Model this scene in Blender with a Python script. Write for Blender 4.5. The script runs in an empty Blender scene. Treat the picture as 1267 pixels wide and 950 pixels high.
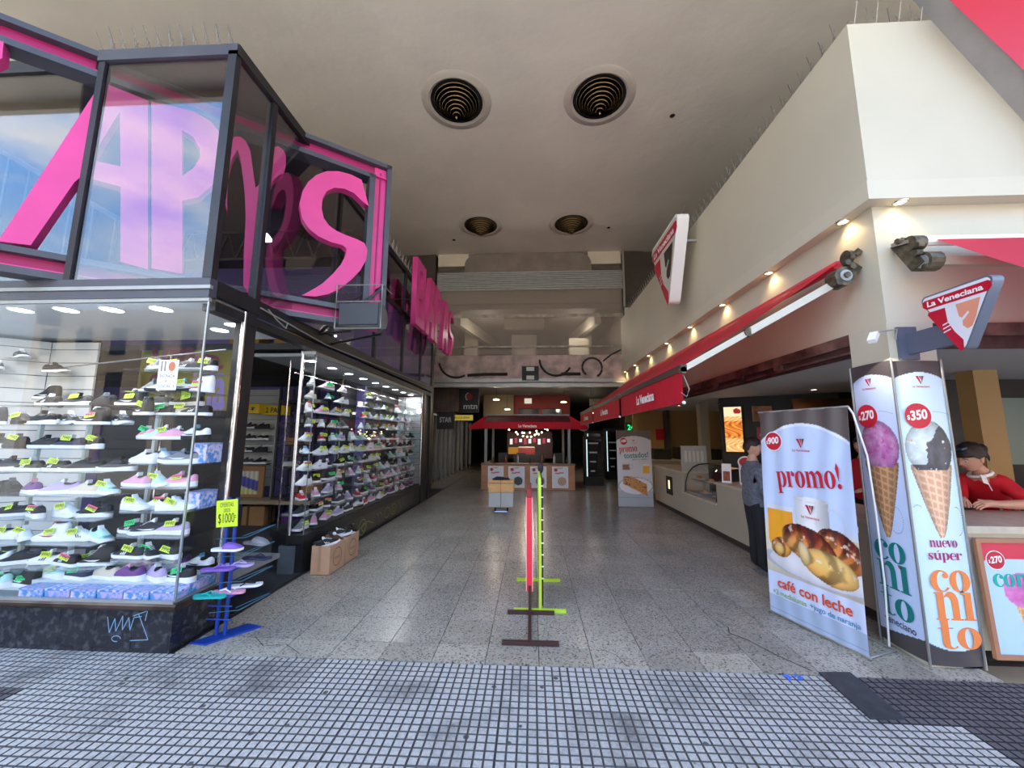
import bpy, bmesh, math, random
import numpy as np
from mathutils import Vector, Matrix, Euler
random.seed(7)
PI = math.pi
SC = bpy.context.scene
COL = SC.collection

# ------------------------------------------------------------------ camera
cam_d = bpy.data.cameras.new('camera'); cam = bpy.data.objects.new('camera', cam_d); COL.objects.link(cam)
cam_d.sensor_fit = 'HORIZONTAL'; cam_d.sensor_width = 36.0; cam_d.lens = 36.0 * 476.0 / 1267.0
cam_d.clip_start = 0.05; cam_d.clip_end = 400
_p, _y, _r = math.radians(7.7), math.radians(2.95), math.radians(0.25)
_fw = Vector((-math.sin(_y) * math.cos(_p), math.cos(_y) * math.cos(_p), math.sin(_p)))
_rt = Vector((math.cos(_y), math.sin(_y), 0)); _up = _rt.cross(_fw)
_R = math.cos(_r) * _rt + math.sin(_r) * _up; _U = -math.sin(_r) * _rt + math.cos(_r) * _up
_m = Matrix((_R, _U, -_fw)).transposed().to_4x4(); _m.translation = Vector((0, 0, 1.6)); cam.matrix_world = _m
SC.camera = cam
SC.view_settings.view_transform = 'Standard'; SC.view_settings.look = 'None'; SC.view_settings.gamma = 1.0
SC.view_settings.use_curve_mapping = False
SC.view_settings.exposure = 0.82
SC.cycles.max_bounces = 12; SC.cycles.transparent_max_bounces = 24; SC.cycles.diffuse_bounces = 5

# ------------------------------------------------------------------ sky and sun
def lin(c):
    return tuple(((v / 255.0) / 12.92 if v / 255.0 <= 0.04045 else ((v / 255.0 + 0.055) / 1.055) ** 2.4) for v in c[:3])
W = bpy.data.worlds.new('sky'); SC.world = W; W.use_nodes = True
nt = W.node_tree; nt.nodes.clear()
_o = nt.nodes.new('ShaderNodeOutputWorld'); _b = nt.nodes.new('ShaderNodeBackground'); _tc = nt.nodes.new('ShaderNodeTexCoord')
_s = nt.nodes.new('ShaderNodeSeparateXYZ'); _cr = nt.nodes.new('ShaderNodeValToRGB'); _n = nt.nodes.new('ShaderNodeTexNoise')
_cr2 = nt.nodes.new('ShaderNodeValToRGB'); _mx = nt.nodes.new('ShaderNodeMixRGB')
_mp = nt.nodes.new('ShaderNodeMapping'); _mp.inputs['Scale'].default_value = (1, 1, 2.4)
nt.links.new(_tc.outputs['Generated'], _s.inputs[0]); nt.links.new(_s.outputs['Z'], _cr.inputs[0])
nt.links.new(_tc.outputs['Generated'], _mp.inputs[0]); nt.links.new(_mp.outputs[0], _n.inputs['Vector'])
_n.inputs['Scale'].default_value = 2.3; _n.inputs['Detail'].default_value = 7; _n.inputs['Roughness'].default_value = 0.55
nt.links.new(_n.outputs[0], _cr2.inputs[0]); nt.links.new(_cr2.outputs[0], _mx.inputs[0])
nt.links.new(_cr.outputs[0], _mx.inputs[1]); _mx.inputs[2].default_value = (1.15, 1.08, 0.98, 1)
nt.links.new(_mx.outputs[0], _b.inputs[0]); nt.links.new(_b.outputs[0], _o.inputs[0])
e = _cr.color_ramp.elements
e[0].position = 0.0; e[0].color = (1.0, 0.96, 0.9, 1); e[1].position = 1.0; e[1].color = (0.3, 0.5, 0.85, 1)
q = e.new(0.18); q.color = (0.66, 0.83, 1.0, 1)
q = e.new(0.4); q.color = (0.2, 0.48, 1.0, 1)
e = _cr2.color_ramp.elements
e[0].position = 0.5; e[0].color = (0, 0, 0, 1); e[1].position = 0.7; e[1].color = (0.85, 0.85, 0.85, 1)
_b.inputs[1].default_value = 2.3
sun_d = bpy.data.lights.new('sun', 'SUN'); sun = bpy.data.objects.new('sun', sun_d); COL.objects.link(sun)
sun_d.energy = 18.0; sun_d.angle = 0.01; sun_d.color = (1.0, 0.94, 0.84)
sun.rotation_euler = Vector((0.2, -0.42, -0.9)).to_track_quat('-Z', 'Y').to_euler()

# ------------------------------------------------------------------ materials
MATS = {}
def mat(name, c, rough=0.6, metal=0.0, noise=None, bump=None, emit=0.0, spec=0.5, trans=0.0, coat=0.0, alpha=1.0, c2=None, stops=None):
    if name in MATS: return MATS[name]
    m = bpy.data.materials.new(name); MATS[name] = m; m.use_nodes = True
    t = m.node_tree; b = t.nodes['Principled BSDF']
    col = lin(c) + (1,)
    b.inputs['Base Color'].default_value = col; b.inputs['Roughness'].default_value = rough; b.inputs['Metallic'].default_value = metal
    b.inputs['Specular IOR Level'].default_value = spec
    if coat: b.inputs['Coat Weight'].default_value = coat
    if emit: b.inputs['Emission Color'].default_value = col; b.inputs['Emission Strength'].default_value = emit
    if noise or bump:
        tc = t.nodes.new('ShaderNodeTexCoord')
    if noise:
        n = t.nodes.new('ShaderNodeTexNoise'); n.inputs['Scale'].default_value = noise[0]; n.inputs['Detail'].default_value = noise[2] if len(noise) > 2 else 5
        r = t.nodes.new('ShaderNodeValToRGB'); t.links.new(tc.outputs['Object'], n.inputs['Vector']); t.links.new(n.outputs[0], r.inputs[0])
        a = noise[1]; d = lin(c2) if c2 else tuple(v * (1 - a) for v in col[:3]); l = tuple(min(1, v * (1 + a * (0 if c2 else 1))) for v in col[:3])
        lo, hi = stops or (0.35, 0.65)
        r.color_ramp.elements[0].position = lo; r.color_ramp.elements[0].color = d + (1,)
        r.color_ramp.elements[1].position = hi; r.color_ramp.elements[1].color = l + (1,)
        t.links.new(r.outputs[0], b.inputs['Base Color'])
    if bump:
        n2 = t.nodes.new('ShaderNodeTexNoise'); n2.inputs['Scale'].default_value = bump[0]; n2.inputs['Detail'].default_value = 6
        bp = t.nodes.new('ShaderNodeBump'); bp.inputs['Strength'].default_value = bump[1]; bp.inputs['Distance'].default_value = 0.022 if bump[1] >= 1 else 0.02
        t.links.new(tc.outputs['Object'], n2.inputs['Vector']); t.links.new(n2.outputs[0], bp.inputs['Height']); t.links.new(bp.outputs[0], b.inputs['Normal'])
    if trans:
        o = t.nodes['Material Output']; tl = t.nodes.new('ShaderNodeBsdfTranslucent'); tl.inputs[0].default_value = col
        mx = t.nodes.new('ShaderNodeMixShader'); mx.inputs[0].default_value = trans
        t.links.new(b.outputs[0], mx.inputs[1]); t.links.new(tl.outputs[0], mx.inputs[2]); t.links.new(mx.outputs[0], o.inputs[0])
    if alpha < 1: b.inputs['Alpha'].default_value = alpha
    return m
def glass(name, refl, tint=(1, 1, 1), rough=0.0, scale=1.0):
    if name in MATS: return MATS[name]
    m = bpy.data.materials.new(name); MATS[name] = m; m.use_nodes = True; t = m.node_tree; t.nodes.clear()
    o = t.nodes.new('ShaderNodeOutputMaterial'); a = t.nodes.new('ShaderNodeBsdfTransparent'); a.inputs[0].default_value = tuple(tint) + (1,)
    g = t.nodes.new('ShaderNodeBsdfGlossy'); g.inputs['Roughness'].default_value = rough
    lw = t.nodes.new('ShaderNodeLayerWeight'); lw.inputs[0].default_value = 0.5
    f = t.nodes.new('ShaderNodeMath'); f.operation = 'POWER'; f.inputs[1].default_value = 5.0; t.links.new(lw.outputs['Facing'], f.inputs[0])
    ma = t.nodes.new('ShaderNodeMath'); ma.operation = 'MULTIPLY_ADD'; ma.inputs[1].default_value = scale; ma.inputs[2].default_value = refl; ma.use_clamp = True
    mx = t.nodes.new('ShaderNodeMixShader')
    t.links.new(f.outputs[0], ma.inputs[0]); t.links.new(ma.outputs[0], mx.inputs[0]); t.links.new(a.outputs[0], mx.inputs[1]); t.links.new(g.outputs[0], mx.inputs[2]); t.links.new(mx.outputs[0], o.inputs[0])
    return m
def vcmat(name='printed_picture', rough=0.45):
    if name in MATS: return MATS[name]
    m = bpy.data.materials.new(name); MATS[name] = m; m.use_nodes = True; t = m.node_tree; b = t.nodes['Principled BSDF']
    a = t.nodes.new('ShaderNodeAttribute'); a.attribute_name = 'Col'; t.links.new(a.outputs['Color'], b.inputs['Base Color']); b.inputs['Roughness'].default_value = rough
    return m

# ------------------------------------------------------------------ object helpers
def props(o, label=None, cat=None, group=None, kind=None):
    if label: o['label'] = label
    if cat: o['category'] = cat
    if group: o['group'] = group
    if kind: o['kind'] = kind
    return o
def thing(name, label, cat, loc=(0, 0, 0), rz=0.0, group=None):
    o = bpy.data.objects.new(name, None); COL.objects.link(o); o.location = loc; o.rotation_euler = (0, 0, rz); o.empty_display_size = 0.1
    return props(o, label, cat, group)
def link(name, me, parent=None, loc=None):
    o = bpy.data.objects.new(name, me); COL.objects.link(o)
    if parent is not None: o.parent = parent
    if loc is not None: o.location = loc
    return o
def copy_thing(src, loc, rot=None, label=None):
    r = src.copy(); COL.objects.link(r); r.location = loc
    if rot is not None: r.rotation_euler = rot
    if label: r['label'] = label
    for c in src.children:
        d = c.copy(); COL.objects.link(d); d.parent = r
        for g in c.children:
            h = g.copy(); COL.objects.link(h); h.parent = d
    return r
class MB:
    """collects shapes in one bmesh; F is an optional frame (Matrix) applied to everything added"""
    def __init__(s, F=None): s.bm = bmesh.new(); s.F = F
    def v(s, p):
        p = Vector(p)
        return s.bm.verts.new(s.F @ p if s.F is not None else p)
    def poly(s, pts): 
        return s.bm.faces.new([s.v(p) for p in pts])
    def box(s, x0, x1, y0, y1, z0, z1):
        if x0 > x1: x0, x1 = x1, x0
        if y0 > y1: y0, y1 = y1, y0
        if z0 > z1: z0, z1 = z1, z0
        a = [s.v(p) for p in ((x0, y0, z0), (x1, y0, z0), (x1, y1, z0), (x0, y1, z0), (x0, y0, z1), (x1, y0, z1), (x1, y1, z1), (x0, y1, z1))]
        for f in ((0, 3, 2, 1), (4, 5, 6, 7), (0, 1, 5, 4), (1, 2, 6, 5), (2, 3, 7, 6), (3, 0, 4, 7)): s.bm.faces.new([a[i] for i in f])
        return s
    def prism(s, pts, h0, h1, ax='z'):
        def P(p, h):
            return {'z': (p[0], p[1], h), 'y': (p[0], h, p[1]), 'x': (h, p[0], p[1])}[ax]
        A = [s.v(P(p, h0)) for p in pts]; B = [s.v(P(p, h1)) for p in pts]; n = len(pts)
        s.bm.faces.new(A[::-1]); s.bm.faces.new(B)
        for i in range(n): s.bm.faces.new((A[i], A[(i + 1) % n], B[(i + 1) % n], B[i]))
        return s
    def tube(s, pts, r, n=8, cap=True):
        pts = [Vector(p) for p in pts]; rs = r if isinstance(r, (list, tuple)) else [r] * len(pts); rings = []
        up = Vector((0, 0, 1))
        for i, p in enumerate(pts):
            d = (pts[min(i + 1, len(pts) - 1)] - pts[max(i - 1, 0)]).normalized()
            u = d.cross(up)
            if u.length < 1e-3: u = d.cross(Vector((0, 1, 0)))
            u.normalize(); w = d.cross(u).normalized()
            rings.append([s.v(p + rs[i] * (math.cos(2 * PI * k / n) * u + math.sin(2 * PI * k / n) * w)) for k in range(n)])
        for a, b in zip(rings, rings[1:]):
            for k in range(n): s.bm.faces.new((a[k], a[(k + 1) % n], b[(k + 1) % n], b[k]))
        if cap: s.bm.faces.new(rings[0][::-1]); s.bm.faces.new(rings[-1])
        return s
    def bar(s, p0, p1, w, h=None):
        p0, p1 = Vector(p0), Vector(p1); h = h or w; d = (p1 - p0).normalized(); u = d.cross(Vector((0, 0, 1)))
        if u.length < 1e-3: u = Vector((1, 0, 0))
        u.normalize(); q = u.cross(d).normalized()
        A = [s.v(p0 + a * u * w / 2 + b * q * h / 2) for a, b in ((-1, -1), (1, -1), (1, 1), (-1, 1))]
        B = [s.v(p1 + a * u * w / 2 + b * q * h / 2) for a, b in ((-1, -1), (1, -1), (1, 1), (-1, 1))]
        s.bm.faces.new(A[::-1]); s.bm.faces.new(B)
        for i in range(4): s.bm.faces.new((A[i], A[(i + 1) % 4], B[(i + 1) % 4], B[i]))
        return s
    def lathe(s, prof, c=(0, 0, 0), n=20, ax='z'):
        rings = []
        for r, h in prof:
            ring = []
            for k in range(n):
                a = 2 * PI * k / n; x, y = r * math.cos(a), r * math.sin(a)
                p = {'z': (x, y, h), 'y': (x, h, y), 'x': (h, x, y)}[ax]
                ring.append(s.v((p[0] + c[0], p[1] + c[1], p[2] + c[2])))
            rings.append(ring)
        for a, b in zip(rings, rings[1:]):
            for k in range(n): s.bm.faces.new((a[k], a[(k + 1) % n], b[(k + 1) % n], b[k]))
        if prof[0][0] > 1e-4: s.bm.faces.new(rings[0][::-1])
        if prof[-1][0] > 1e-4: s.bm.faces.new(rings[-1])
        return s
    def ball(s, c, r, n=10, sq=(1, 1, 1)):
        prof = [(max(1e-4, math.sin(PI * i / n)), -math.cos(PI * i / n)) for i in range(n + 1)]
        rings = [[s.v((c[0] + r * sq[0] * a * math.cos(2 * PI * k / n), c[1] + r * sq[1] * a * math.sin(2 * PI * k / n), c[2] + r * sq[2] * h)) for k in range(n)] for a, h in prof]
        for a, b in zip(rings, rings[1:]):
            for k in range(n): s.bm.faces.new((a[k], a[(k + 1) % n], b[(k + 1) % n], b[k]))
        return s
    def mesh(s, name, m=None, smooth=False, shift=None, bevel=0.0):
        if bevel: bmesh.ops.bevel(s.bm, geom=s.bm.edges[:], offset=bevel, segments=2, affect='EDGES')
        bmesh.ops.recalc_face_normals(s.bm, faces=s.bm.faces)
        if shift is not None:
            for v in s.bm.verts: v.co -= shift
        me = bpy.data.meshes.new(name); s.bm.to_mesh(me); s.bm.free()
        if m is not None: me.materials.append(m)
        if smooth: me.polygons.foreach_set('use_smooth', [True] * len(me.polygons))
        return me
    def build(s, name, m, parent=None, smooth=False, bevel=0.0, world=True, kind=None, label=None, smooth_ang=None):
        """world=True: coordinates are world ones and the parent (chain) has no rotation"""
        shift = None; loc = None
        if parent is not None and world:
            shift = Vector(); q = parent
            while q is not None: shift += q.location; q = q.parent
        elif parent is None:
            co = [v.co for v in s.bm.verts]
            shift = Vector((sum(c.x for c in co) / len(co), sum(c.y for c in co) / len(co), min(c.z for c in co))); loc = shift.copy()
        me = s.mesh(name, m, smooth, shift, bevel); o = link(name, me, parent, loc)
        if kind: o['kind'] = kind
        if label: o['label'] = label
        return o
def struct(name, mb, m, **k): return mb.build(name, m, kind='structure', **k)

def smoothed(o, ang=40):
    me = o.data; me.polygons.foreach_set('use_smooth', [True] * len(me.polygons))
    try: me.set_sharp_from_angle(angle=math.radians(ang))
    except Exception: pass
    return o

def frame(O, u, v):
    """matrix mapping local (a,b,c) to O + a u + b v + c n"""
    u = Vector(u).normalized(); n = u.cross(Vector(v)).normalized(); v = n.cross(u)
    M = Matrix((u, v, n)).transposed().to_4x4(); M.translation = Vector(O); return M

# filled 2D outlines (with holes) given thickness, through a 2D curve
def plate(outlines, t, F=None):
    cu = bpy.data.curves.new('outline', 'CURVE'); cu.dimensions = '2D'; cu.fill_mode = 'BOTH' if t > 0 else 'FRONT'; cu.extrude = t / 2
    for pts in outlines:
        sp = cu.splines.new('POLY'); sp.points.add(len(pts) - 1); sp.use_cyclic_u = True
        for i, p in enumerate(pts): sp.points[i].co = (p[0], p[1], 0, 1)
    o = bpy.data.objects.new('outline', cu); COL.objects.link(o)
    me = bpy.data.meshes.new_from_object(o); bpy.data.objects.remove(o); bpy.data.curves.remove(cu)
    if t > 0: me.transform(Matrix.Translation((0, 0, t / 2)))
    if F is not None: me.transform(F)
    return me
def text_mesh(s, bold=0.0, shear=0.0, t=0.0, spacing=1.0):
    cu = bpy.data.curves.new('text', 'FONT'); cu.body = s; cu.offset = bold; cu.shear = shear; cu.extrude = t / 2; cu.resolution_u = 3; cu.space_character = spacing
    o = bpy.data.objects.new('text', cu); COL.objects.link(o)
    dg = bpy.context.evaluated_depsgraph_get(); me = bpy.data.meshes.new_from_object(o.evaluated_get(dg)); bpy.data.objects.remove(o); bpy.data.curves.remove(cu)
    return me
def bounds(me):
    co = np.empty(len(me.vertices) * 3); me.vertices.foreach_get('co', co); co = co.reshape(-1, 3)
    return co.min(0), co.max(0)
def fit(me, x, y, w, h=None, z=0.0015):
    """scale mesh into the box at x,y with width w (and height h)"""
    a, b = bounds(me); sx = w / max(1e-6, b[0] - a[0]); sy = h / max(1e-6, b[1] - a[1]) if h else sx
    me.transform(Matrix.Translation((x, y, z)) @ Matrix.Diagonal((sx, sy, 1, 1)) @ Matrix.Translation((-a[0], -a[1], 0)))
    return me
def place(me, name, m, F, parent, label=None):
    """put a local-frame mesh on frame F; parent unrotated"""
    me.transform(F); sh = Vector(); q = parent
    while q is not None: sh += q.location; q = q.parent
    me.transform(Matrix.Translation(-sh)); me.materials.clear(); me.materials.append(m); me.name = name
    o = link(name, me, parent)
    if label: o['label'] = label
    return o
def write(s, x, y, w, h, F, parent, m, name='lettering', bold=0.0, shear=0.0, t=0.0, z=0.0015, rot=0.0, spacing=1.0):
    me = text_mesh(s, bold, shear, t, spacing); fit(me, 0, 0, w, h, 0)
    return place(me, name, m, F @ Matrix.Translation((x, y, z)) @ Matrix.Rotation(rot, 4, 'Z'), parent)
def join_meshes(ms):
    bm = bmesh.new()
    for me in ms: bm.from_mesh(me); bpy.data.meshes.remove(me)
    me = bpy.data.meshes.new('joined'); bm.to_mesh(me); bm.free(); return me
def arc(cx, cy, rx, ry, a0, a1, n=16):
    return [(cx + rx * math.cos(math.radians(a0 + (a1 - a0) * i / n)), cy + ry * math.sin(math.radians(a0 + (a1 - a0) * i / n))) for i in range(n + 1)]
def disc(cx, cy, rx, ry=None, n=28): return arc(cx, cy, rx, ry or rx, 0, 360 * (n - 1) / n, n - 1)

# fat high-contrast serif letters drawn as outlines (x height 1)
def ringsec(cx, cy, rx, ry, ix, iy, irx, iry, a0, a1): return arc(cx, cy, rx, ry, a0, a1, 18) + arc(ix, iy, irx, iry, a1, a0, 18)
def rect(x0, y0, x1, y1): return [(x0, y0), (x1, y0), (x1, y1), (x0, y1)]
H = 0.055
GL = {
 'o': (0.92, [[disc(.44, .5, .44, .53), disc(.44, .5, .15, .47)]]),
 'c': (0.80, [[ringsec(.44, .5, .44, .53, .5, .5, .22, .46, 42, 322)], [disc(.66, .76, .13)]]),
 'e': (0.80, [[ringsec(.44, .5, .44, .53, .5, .5, .22, .46, 0, 318)], [rect(.2, .48, .86, .56)], [rect(.72, .5, .88, .56)]]),
 'n': (1.04, [[rect(.1, 0, .36, 1)], [rect(0, 0, .46, H)], [rect(0, 1 - H, .2, 1)], [ringsec(.62, .62, .28, .41, .47, .6, .17, .24, 0, 158)], [rect(.64, 0, .9, .64)], [rect(.54, 0, 1.0, H)]]),
 'm': (1.58, [[rect(.1, 0, .36, 1)], [rect(0, 0, .46, H)], [rect(0, 1 - H, .2, 1)], [ringsec(.62, .62, .28, .41, .47, .6, .17, .24, 0, 158)], [rect(.64, 0, .9, .64)], [rect(.54, 0, 1.0, H)],
               [ringsec(1.16, .62, .28, .41, 1.01, .6, .17, .24, 0, 158)], [rect(1.18, 0, 1.44, .64)], [rect(1.08, 0, 1.54, H)]]),
 'u': (1.04, [[rect(.1, .36, .36, 1)], [rect(0, 1 - H, .2, 1)], [ringsec(.38, .38, .28, .41, .53, .4, .17, .24, 180, 338)], [rect(.64, 0, .9, 1)], [rect(.54, 1 - H, .7, 1)], [rect(.8, 0, 1.0, H)]]),
 'i': (0.52, [[rect(.11, 0, .37, 1)], [rect(0, 0, .48, H)], [rect(0, 1 - H, .2, 1)]]),
 't': (0.66, [[rect(.13, .2, .39, 1.36)], [rect(0, 1 - H, .56, 1)], [ringsec(.42, .22, .29, .25, .5, .24, .12, .2, 180, 330)]]),
 'r': (0.80, [[rect(.1, 0, .36, 1)], [rect(0, 0, .5, H)], [rect(0, 1 - H, .2, 1)], [disc(.64, .82, .14)], [ringsec(.56, .62, .22, .4, .5, .62, .16, .34, 60, 160)]]),
 'p': (0.98, [[rect(.1, -.42, .36, 1)], [rect(0, -.42, .48, -.42 + H)], [rect(0, 1 - H, .2, 1)], [disc(.56, .5, .37, .53), disc(.48, .5, .16, .47)]]),
 's': (0.70, [[[(.6, .98), (.6, .7), (.55, .7), (.42, .93), (.25, .9), (.22, .78), (.58, .5), (.64, .3), (.58, .1), (.4, -.03), (.15, .02), (.02, .06), (.02, .36), (.08, .36), (.2, .1), (.36, .05), (.44, .14), (.42, .24), (.1, .5), (.02, .68), (.06, .88), (.24, 1.03), (.45, 1.0)]]]),
 'v': (0.92, [[[(.04, 1), (.34, 1), (.55, .35), (.8, 1), (.88, 1), (.5, -.02), (.42, -.02)]], [rect(0, 1 - H, .4, 1)], [rect(.66, 1 - H, .94, 1)]]),
 '!': (0.44, [[disc(.2, .13, .15)], [[(.2, .34), (.34, 1.15), (.2, 1.5), (.06, 1.15)]]]),
 ' ': (0.4, []),
}
GL['ú'] = (GL['u'][0], GL['u'][1] + [[[(.45, 1.12), (.6, 1.4), (.78, 1.4), (.52, 1.12)]]])
def didone(s, idot=True):
    ms = []; x = 0
    for ch in s:
        adv, prims = GL[ch]
        pr = list(prims)
        if ch == 'i' and idot: pr = pr + [[disc(.24, 1.24, .14)]]
        for k_, pz in enumerate(pr): ms.append(plate([[(a + x, b) for a, b in o] for o in pz], 0, Matrix.Translation((0, 0, .0003 * k_))))
        x += adv
    return join_meshes(ms)
def serif(s, x, y, w, h, F, parent, m, name='lettering', rot=0.0, idot=True, z=0.002):
    me = didone(s, idot); fit(me, 0, 0, w, h, 0)
    return place(me, name, m, F @ Matrix.Translation((x, y, z)) @ Matrix.Rotation(rot, 4, 'Z'), parent)

def picture(func, w, h, nx, ny, F, parent, name='printed_face', bend=None, rough=0.45, z=0.0):
    """flat print: a grid of w x h coloured per corner by func(U,V) -> (N,3) sRGB 0..255"""
    U, V = np.meshgrid(np.linspace(0, 1, nx), np.linspace(0, 1, ny)); U = U.ravel(); V = V.ravel()
    C = func(U, V); C = np.clip(C / 255.0, 0, 1); C = np.where(C <= 0.04045, C / 12.92, ((C + 0.055) / 1.055) ** 2.4)
    Zb = bend(U, V) if bend else np.zeros_like(U)
    co = np.stack([U * w, V * h, Zb + z], 1)
    idx = np.arange(nx * ny).reshape(ny, nx); q = np.stack([idx[:-1, :-1], idx[:-1, 1:], idx[1:, 1:], idx[1:, :-1]], -1).reshape(-1, 4)
    me = bpy.data.meshes.new(name); me.vertices.add(len(co)); me.vertices.foreach_set('co', co.ravel())
    me.loops.add(q.size); me.loops.foreach_set('vertex_index', q.ravel()); me.polygons.add(len(q)); me.polygons.foreach_set('loop_start', np.arange(0, q.size, 4))
    me.update(calc_edges=True); me.validate()
    a = me.color_attributes.new('Col', 'FLOAT_COLOR', 'POINT'); a.data.foreach_set('color', np.concatenate([C, np.ones((len(C), 1))], 1).ravel())
    me.polygons.foreach_set('use_smooth', [True] * len(me.polygons))
    return place(me, name, vcmat('printed_picture', rough), F, parent)
# ------------------------------------------------------------------ shared materials
def speckle(name, base, dark, light, rough, scale=70, world=True, coat=0.0, dirt=0.35, bump=0.0):
    m = bpy.data.materials.new(name); MATS[name] = m; m.use_nodes = True; t = m.node_tree; b = t.nodes['Principled BSDF']
    g = t.nodes.new('ShaderNodeNewGeometry'); v = t.nodes.new('ShaderNodeTexVoronoi'); v.inputs['Scale'].default_value = scale
    t.links.new(g.outputs['Position'], v.inputs['Vector'])
    r = t.nodes.new('ShaderNodeValToRGB'); e = r.color_ramp.elements; r.color_ramp.interpolation = 'CONSTANT'
    e[0].position = 0; e[0].color = lin(base) + (1,); e[1].position = 0.5; e[1].color = lin(light) + (1,)
    k = e.new(0.82); k.color = lin(tuple((a + c) / 2 for a, c in zip(base, dark))) + (1,); k = e.new(0.95); k.color = lin(dark) + (1,)
    s = t.nodes.new('ShaderNodeSeparateColor'); t.links.new(v.outputs['Color'], s.inputs[0]); t.links.new(s.outputs[0], r.inputs[0])
    n = t.nodes.new('ShaderNodeTexNoise'); n.inputs['Scale'].default_value = 1.7; n.inputs['Detail'].default_value = 6; t.links.new(g.outputs['Position'], n.inputs['Vector'])
    oi = t.nodes.new('ShaderNodeObjectInfo'); ad = t.nodes.new('ShaderNodeMath'); ad.operation = 'MULTIPLY_ADD'; ad.inputs[1].default_value = 0.35
    t.links.new(oi.outputs['Random'], ad.inputs[0]); t.links.new(n.outputs[0], ad.inputs[2])
    r2 = t.nodes.new('ShaderNodeValToRGB'); r2.color_ramp.elements[0].position = 0.35; r2.color_ramp.elements[0].color = (1 - dirt,) * 3 + (1,); r2.color_ramp.elements[1].position = 0.85
    r2.color_ramp.elements[1].color = (1, 1, 1, 1); t.links.new(ad.outputs[0], r2.inputs[0])
    mx = t.nodes.new('ShaderNodeMixRGB'); mx.blend_type = 'MULTIPLY'; mx.inputs[0].default_value = 1; t.links.new(r.outputs[0], mx.inputs[1]); t.links.new(r2.outputs[0], mx.inputs[2])
    t.links.new(mx.outputs[0], b.inputs['Base Color']); b.inputs['Roughness'].default_value = rough; b.inputs['Coat Weight'].default_value = coat; b.inputs['Coat Roughness'].default_value = 0.12
    return m
def paver_mat(name, c, dark):
    m = bpy.data.materials.new(name); MATS[name] = m; m.use_nodes = True; t = m.node_tree; b = t.nodes['Principled BSDF']; b.inputs['Roughness'].default_value = 0.62
    g = t.nodes.new('ShaderNodeNewGeometry'); n = t.nodes.new('ShaderNodeTexNoise'); n.inputs['Scale'].default_value = 3.1; n.inputs['Detail'].default_value = 9; n.inputs['Roughness'].default_value = 0.65
    n3 = t.nodes.new('ShaderNodeTexNoise'); n3.inputs['Scale'].default_value = 55; n3.inputs['Detail'].default_value = 3
    t.links.new(g.outputs['Position'], n.inputs['Vector']); t.links.new(g.outputs['Position'], n3.inputs['Vector'])
    oi = t.nodes.new('ShaderNodeObjectInfo'); ad = t.nodes.new('ShaderNodeMath'); ad.operation = 'MULTIPLY_ADD'; ad.inputs[1].default_value = 0.22; t.links.new(oi.outputs['Random'], ad.inputs[0]); t.links.new(n.outputs[0], ad.inputs[2])
    r = t.nodes.new('ShaderNodeValToRGB'); e = r.color_ramp.elements; e[0].position = 0.36; e[0].color = lin(dark) + (1,); e[1].position = 0.62; e[1].color = lin(c) + (1,)
    k = e.new(0.48); k.color = lin(tuple(a * 0.86 + 3 for a in c)) + (1,)
    t.links.new(ad.outputs[0], r.inputs[0])
    r3 = t.nodes.new('ShaderNodeValToRGB'); r3.color_ramp.elements[0].position = 0.3; r3.color_ramp.elements[0].color = (.72, .72, .72, 1); r3.color_ramp.elements[1].position = 0.6; t.links.new(n3.outputs[0], r3.inputs[0])
    v = t.nodes.new('ShaderNodeTexVoronoi'); v.inputs['Scale'].default_value = 5.5; t.links.new(g.outputs['Position'], v.inputs['Vector'])
    r4 = t.nodes.new('ShaderNodeValToRGB'); r4.color_ramp.elements[0].position = 0.075; r4.color_ramp.elements[0].color = (.16, .16, .17, 1); r4.color_ramp.elements[1].position = 0.10; t.links.new(v.outputs['Distance'], r4.inputs[0])
    m1 = t.nodes.new('ShaderNodeMixRGB'); m1.blend_type = 'MULTIPLY'; m1.inputs[0].default_value = 1; m2 = t.nodes.new('ShaderNodeMixRGB'); m2.blend_type = 'MULTIPLY'; m2.inputs[0].default_value = 1
    t.links.new(r.outputs[0], m1.inputs[1]); t.links.new(r3.outputs[0], m1.inputs[2]); t.links.new(m1.outputs[0], m2.inputs[1]); t.links.new(r4.outputs[0], m2.inputs[2]); t.links.new(m2.outputs[0], b.inputs['Base Color'])
    return m
M_black = mat('black_metal', (30, 29, 31), 0.42, noise=(4, .3))
M_dgrey = mat('dark_grey_metal', (70, 72, 80), 0.42, noise=(3, .12))
M_chrome = mat('chrome', (205, 205, 205), 0.22, 1.0)
M_steel = mat('galvanised_steel', (165, 168, 166), 0.5, 0.55, noise=(6, .06))
M_white = mat('white_paint', (232, 232, 230), 0.5)
M_whitep = mat('white_plastic', (240, 240, 240), 0.35)
M_pink = mat('pink_panel', (216, 62, 138), 0.45, noise=(2.5, .06))
M_terr = speckle('terrazzo', (156, 148, 137), (96, 88, 80), (172, 165, 154), 0.27, 105, coat=0.12, dirt=0.22)
M_terr2 = speckle('terrazzo_threshold', (170, 162, 148), (88, 76, 64), (184, 176, 163), 0.42, 90, dirt=0.38)
M_marble = mat('black_marble', (38, 38, 43), 0.2, noise=(20, .6, 8), c2=(80, 80, 84), stops=(0.26, 0.5))
M_ceil = mat('ceiling_plaster', (228, 219, 203), 0.75, noise=(0.9, .05, 8), bump=(1.7, 1.0))
M_cream = mat('cream_render', (194, 188, 168), 0.6, noise=(0.8, .05, 8), bump=(8, .04))
M_dark = mat('dark_interior', (26, 25, 27), 0.6, noise=(2, .3))
M_purple = mat('purple_panel', (98, 88, 150), 0.5, noise=(1.4, .1))
M_red = mat('red_awning_fabric', (205, 22, 48), 0.7, trans=0.35)
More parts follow.
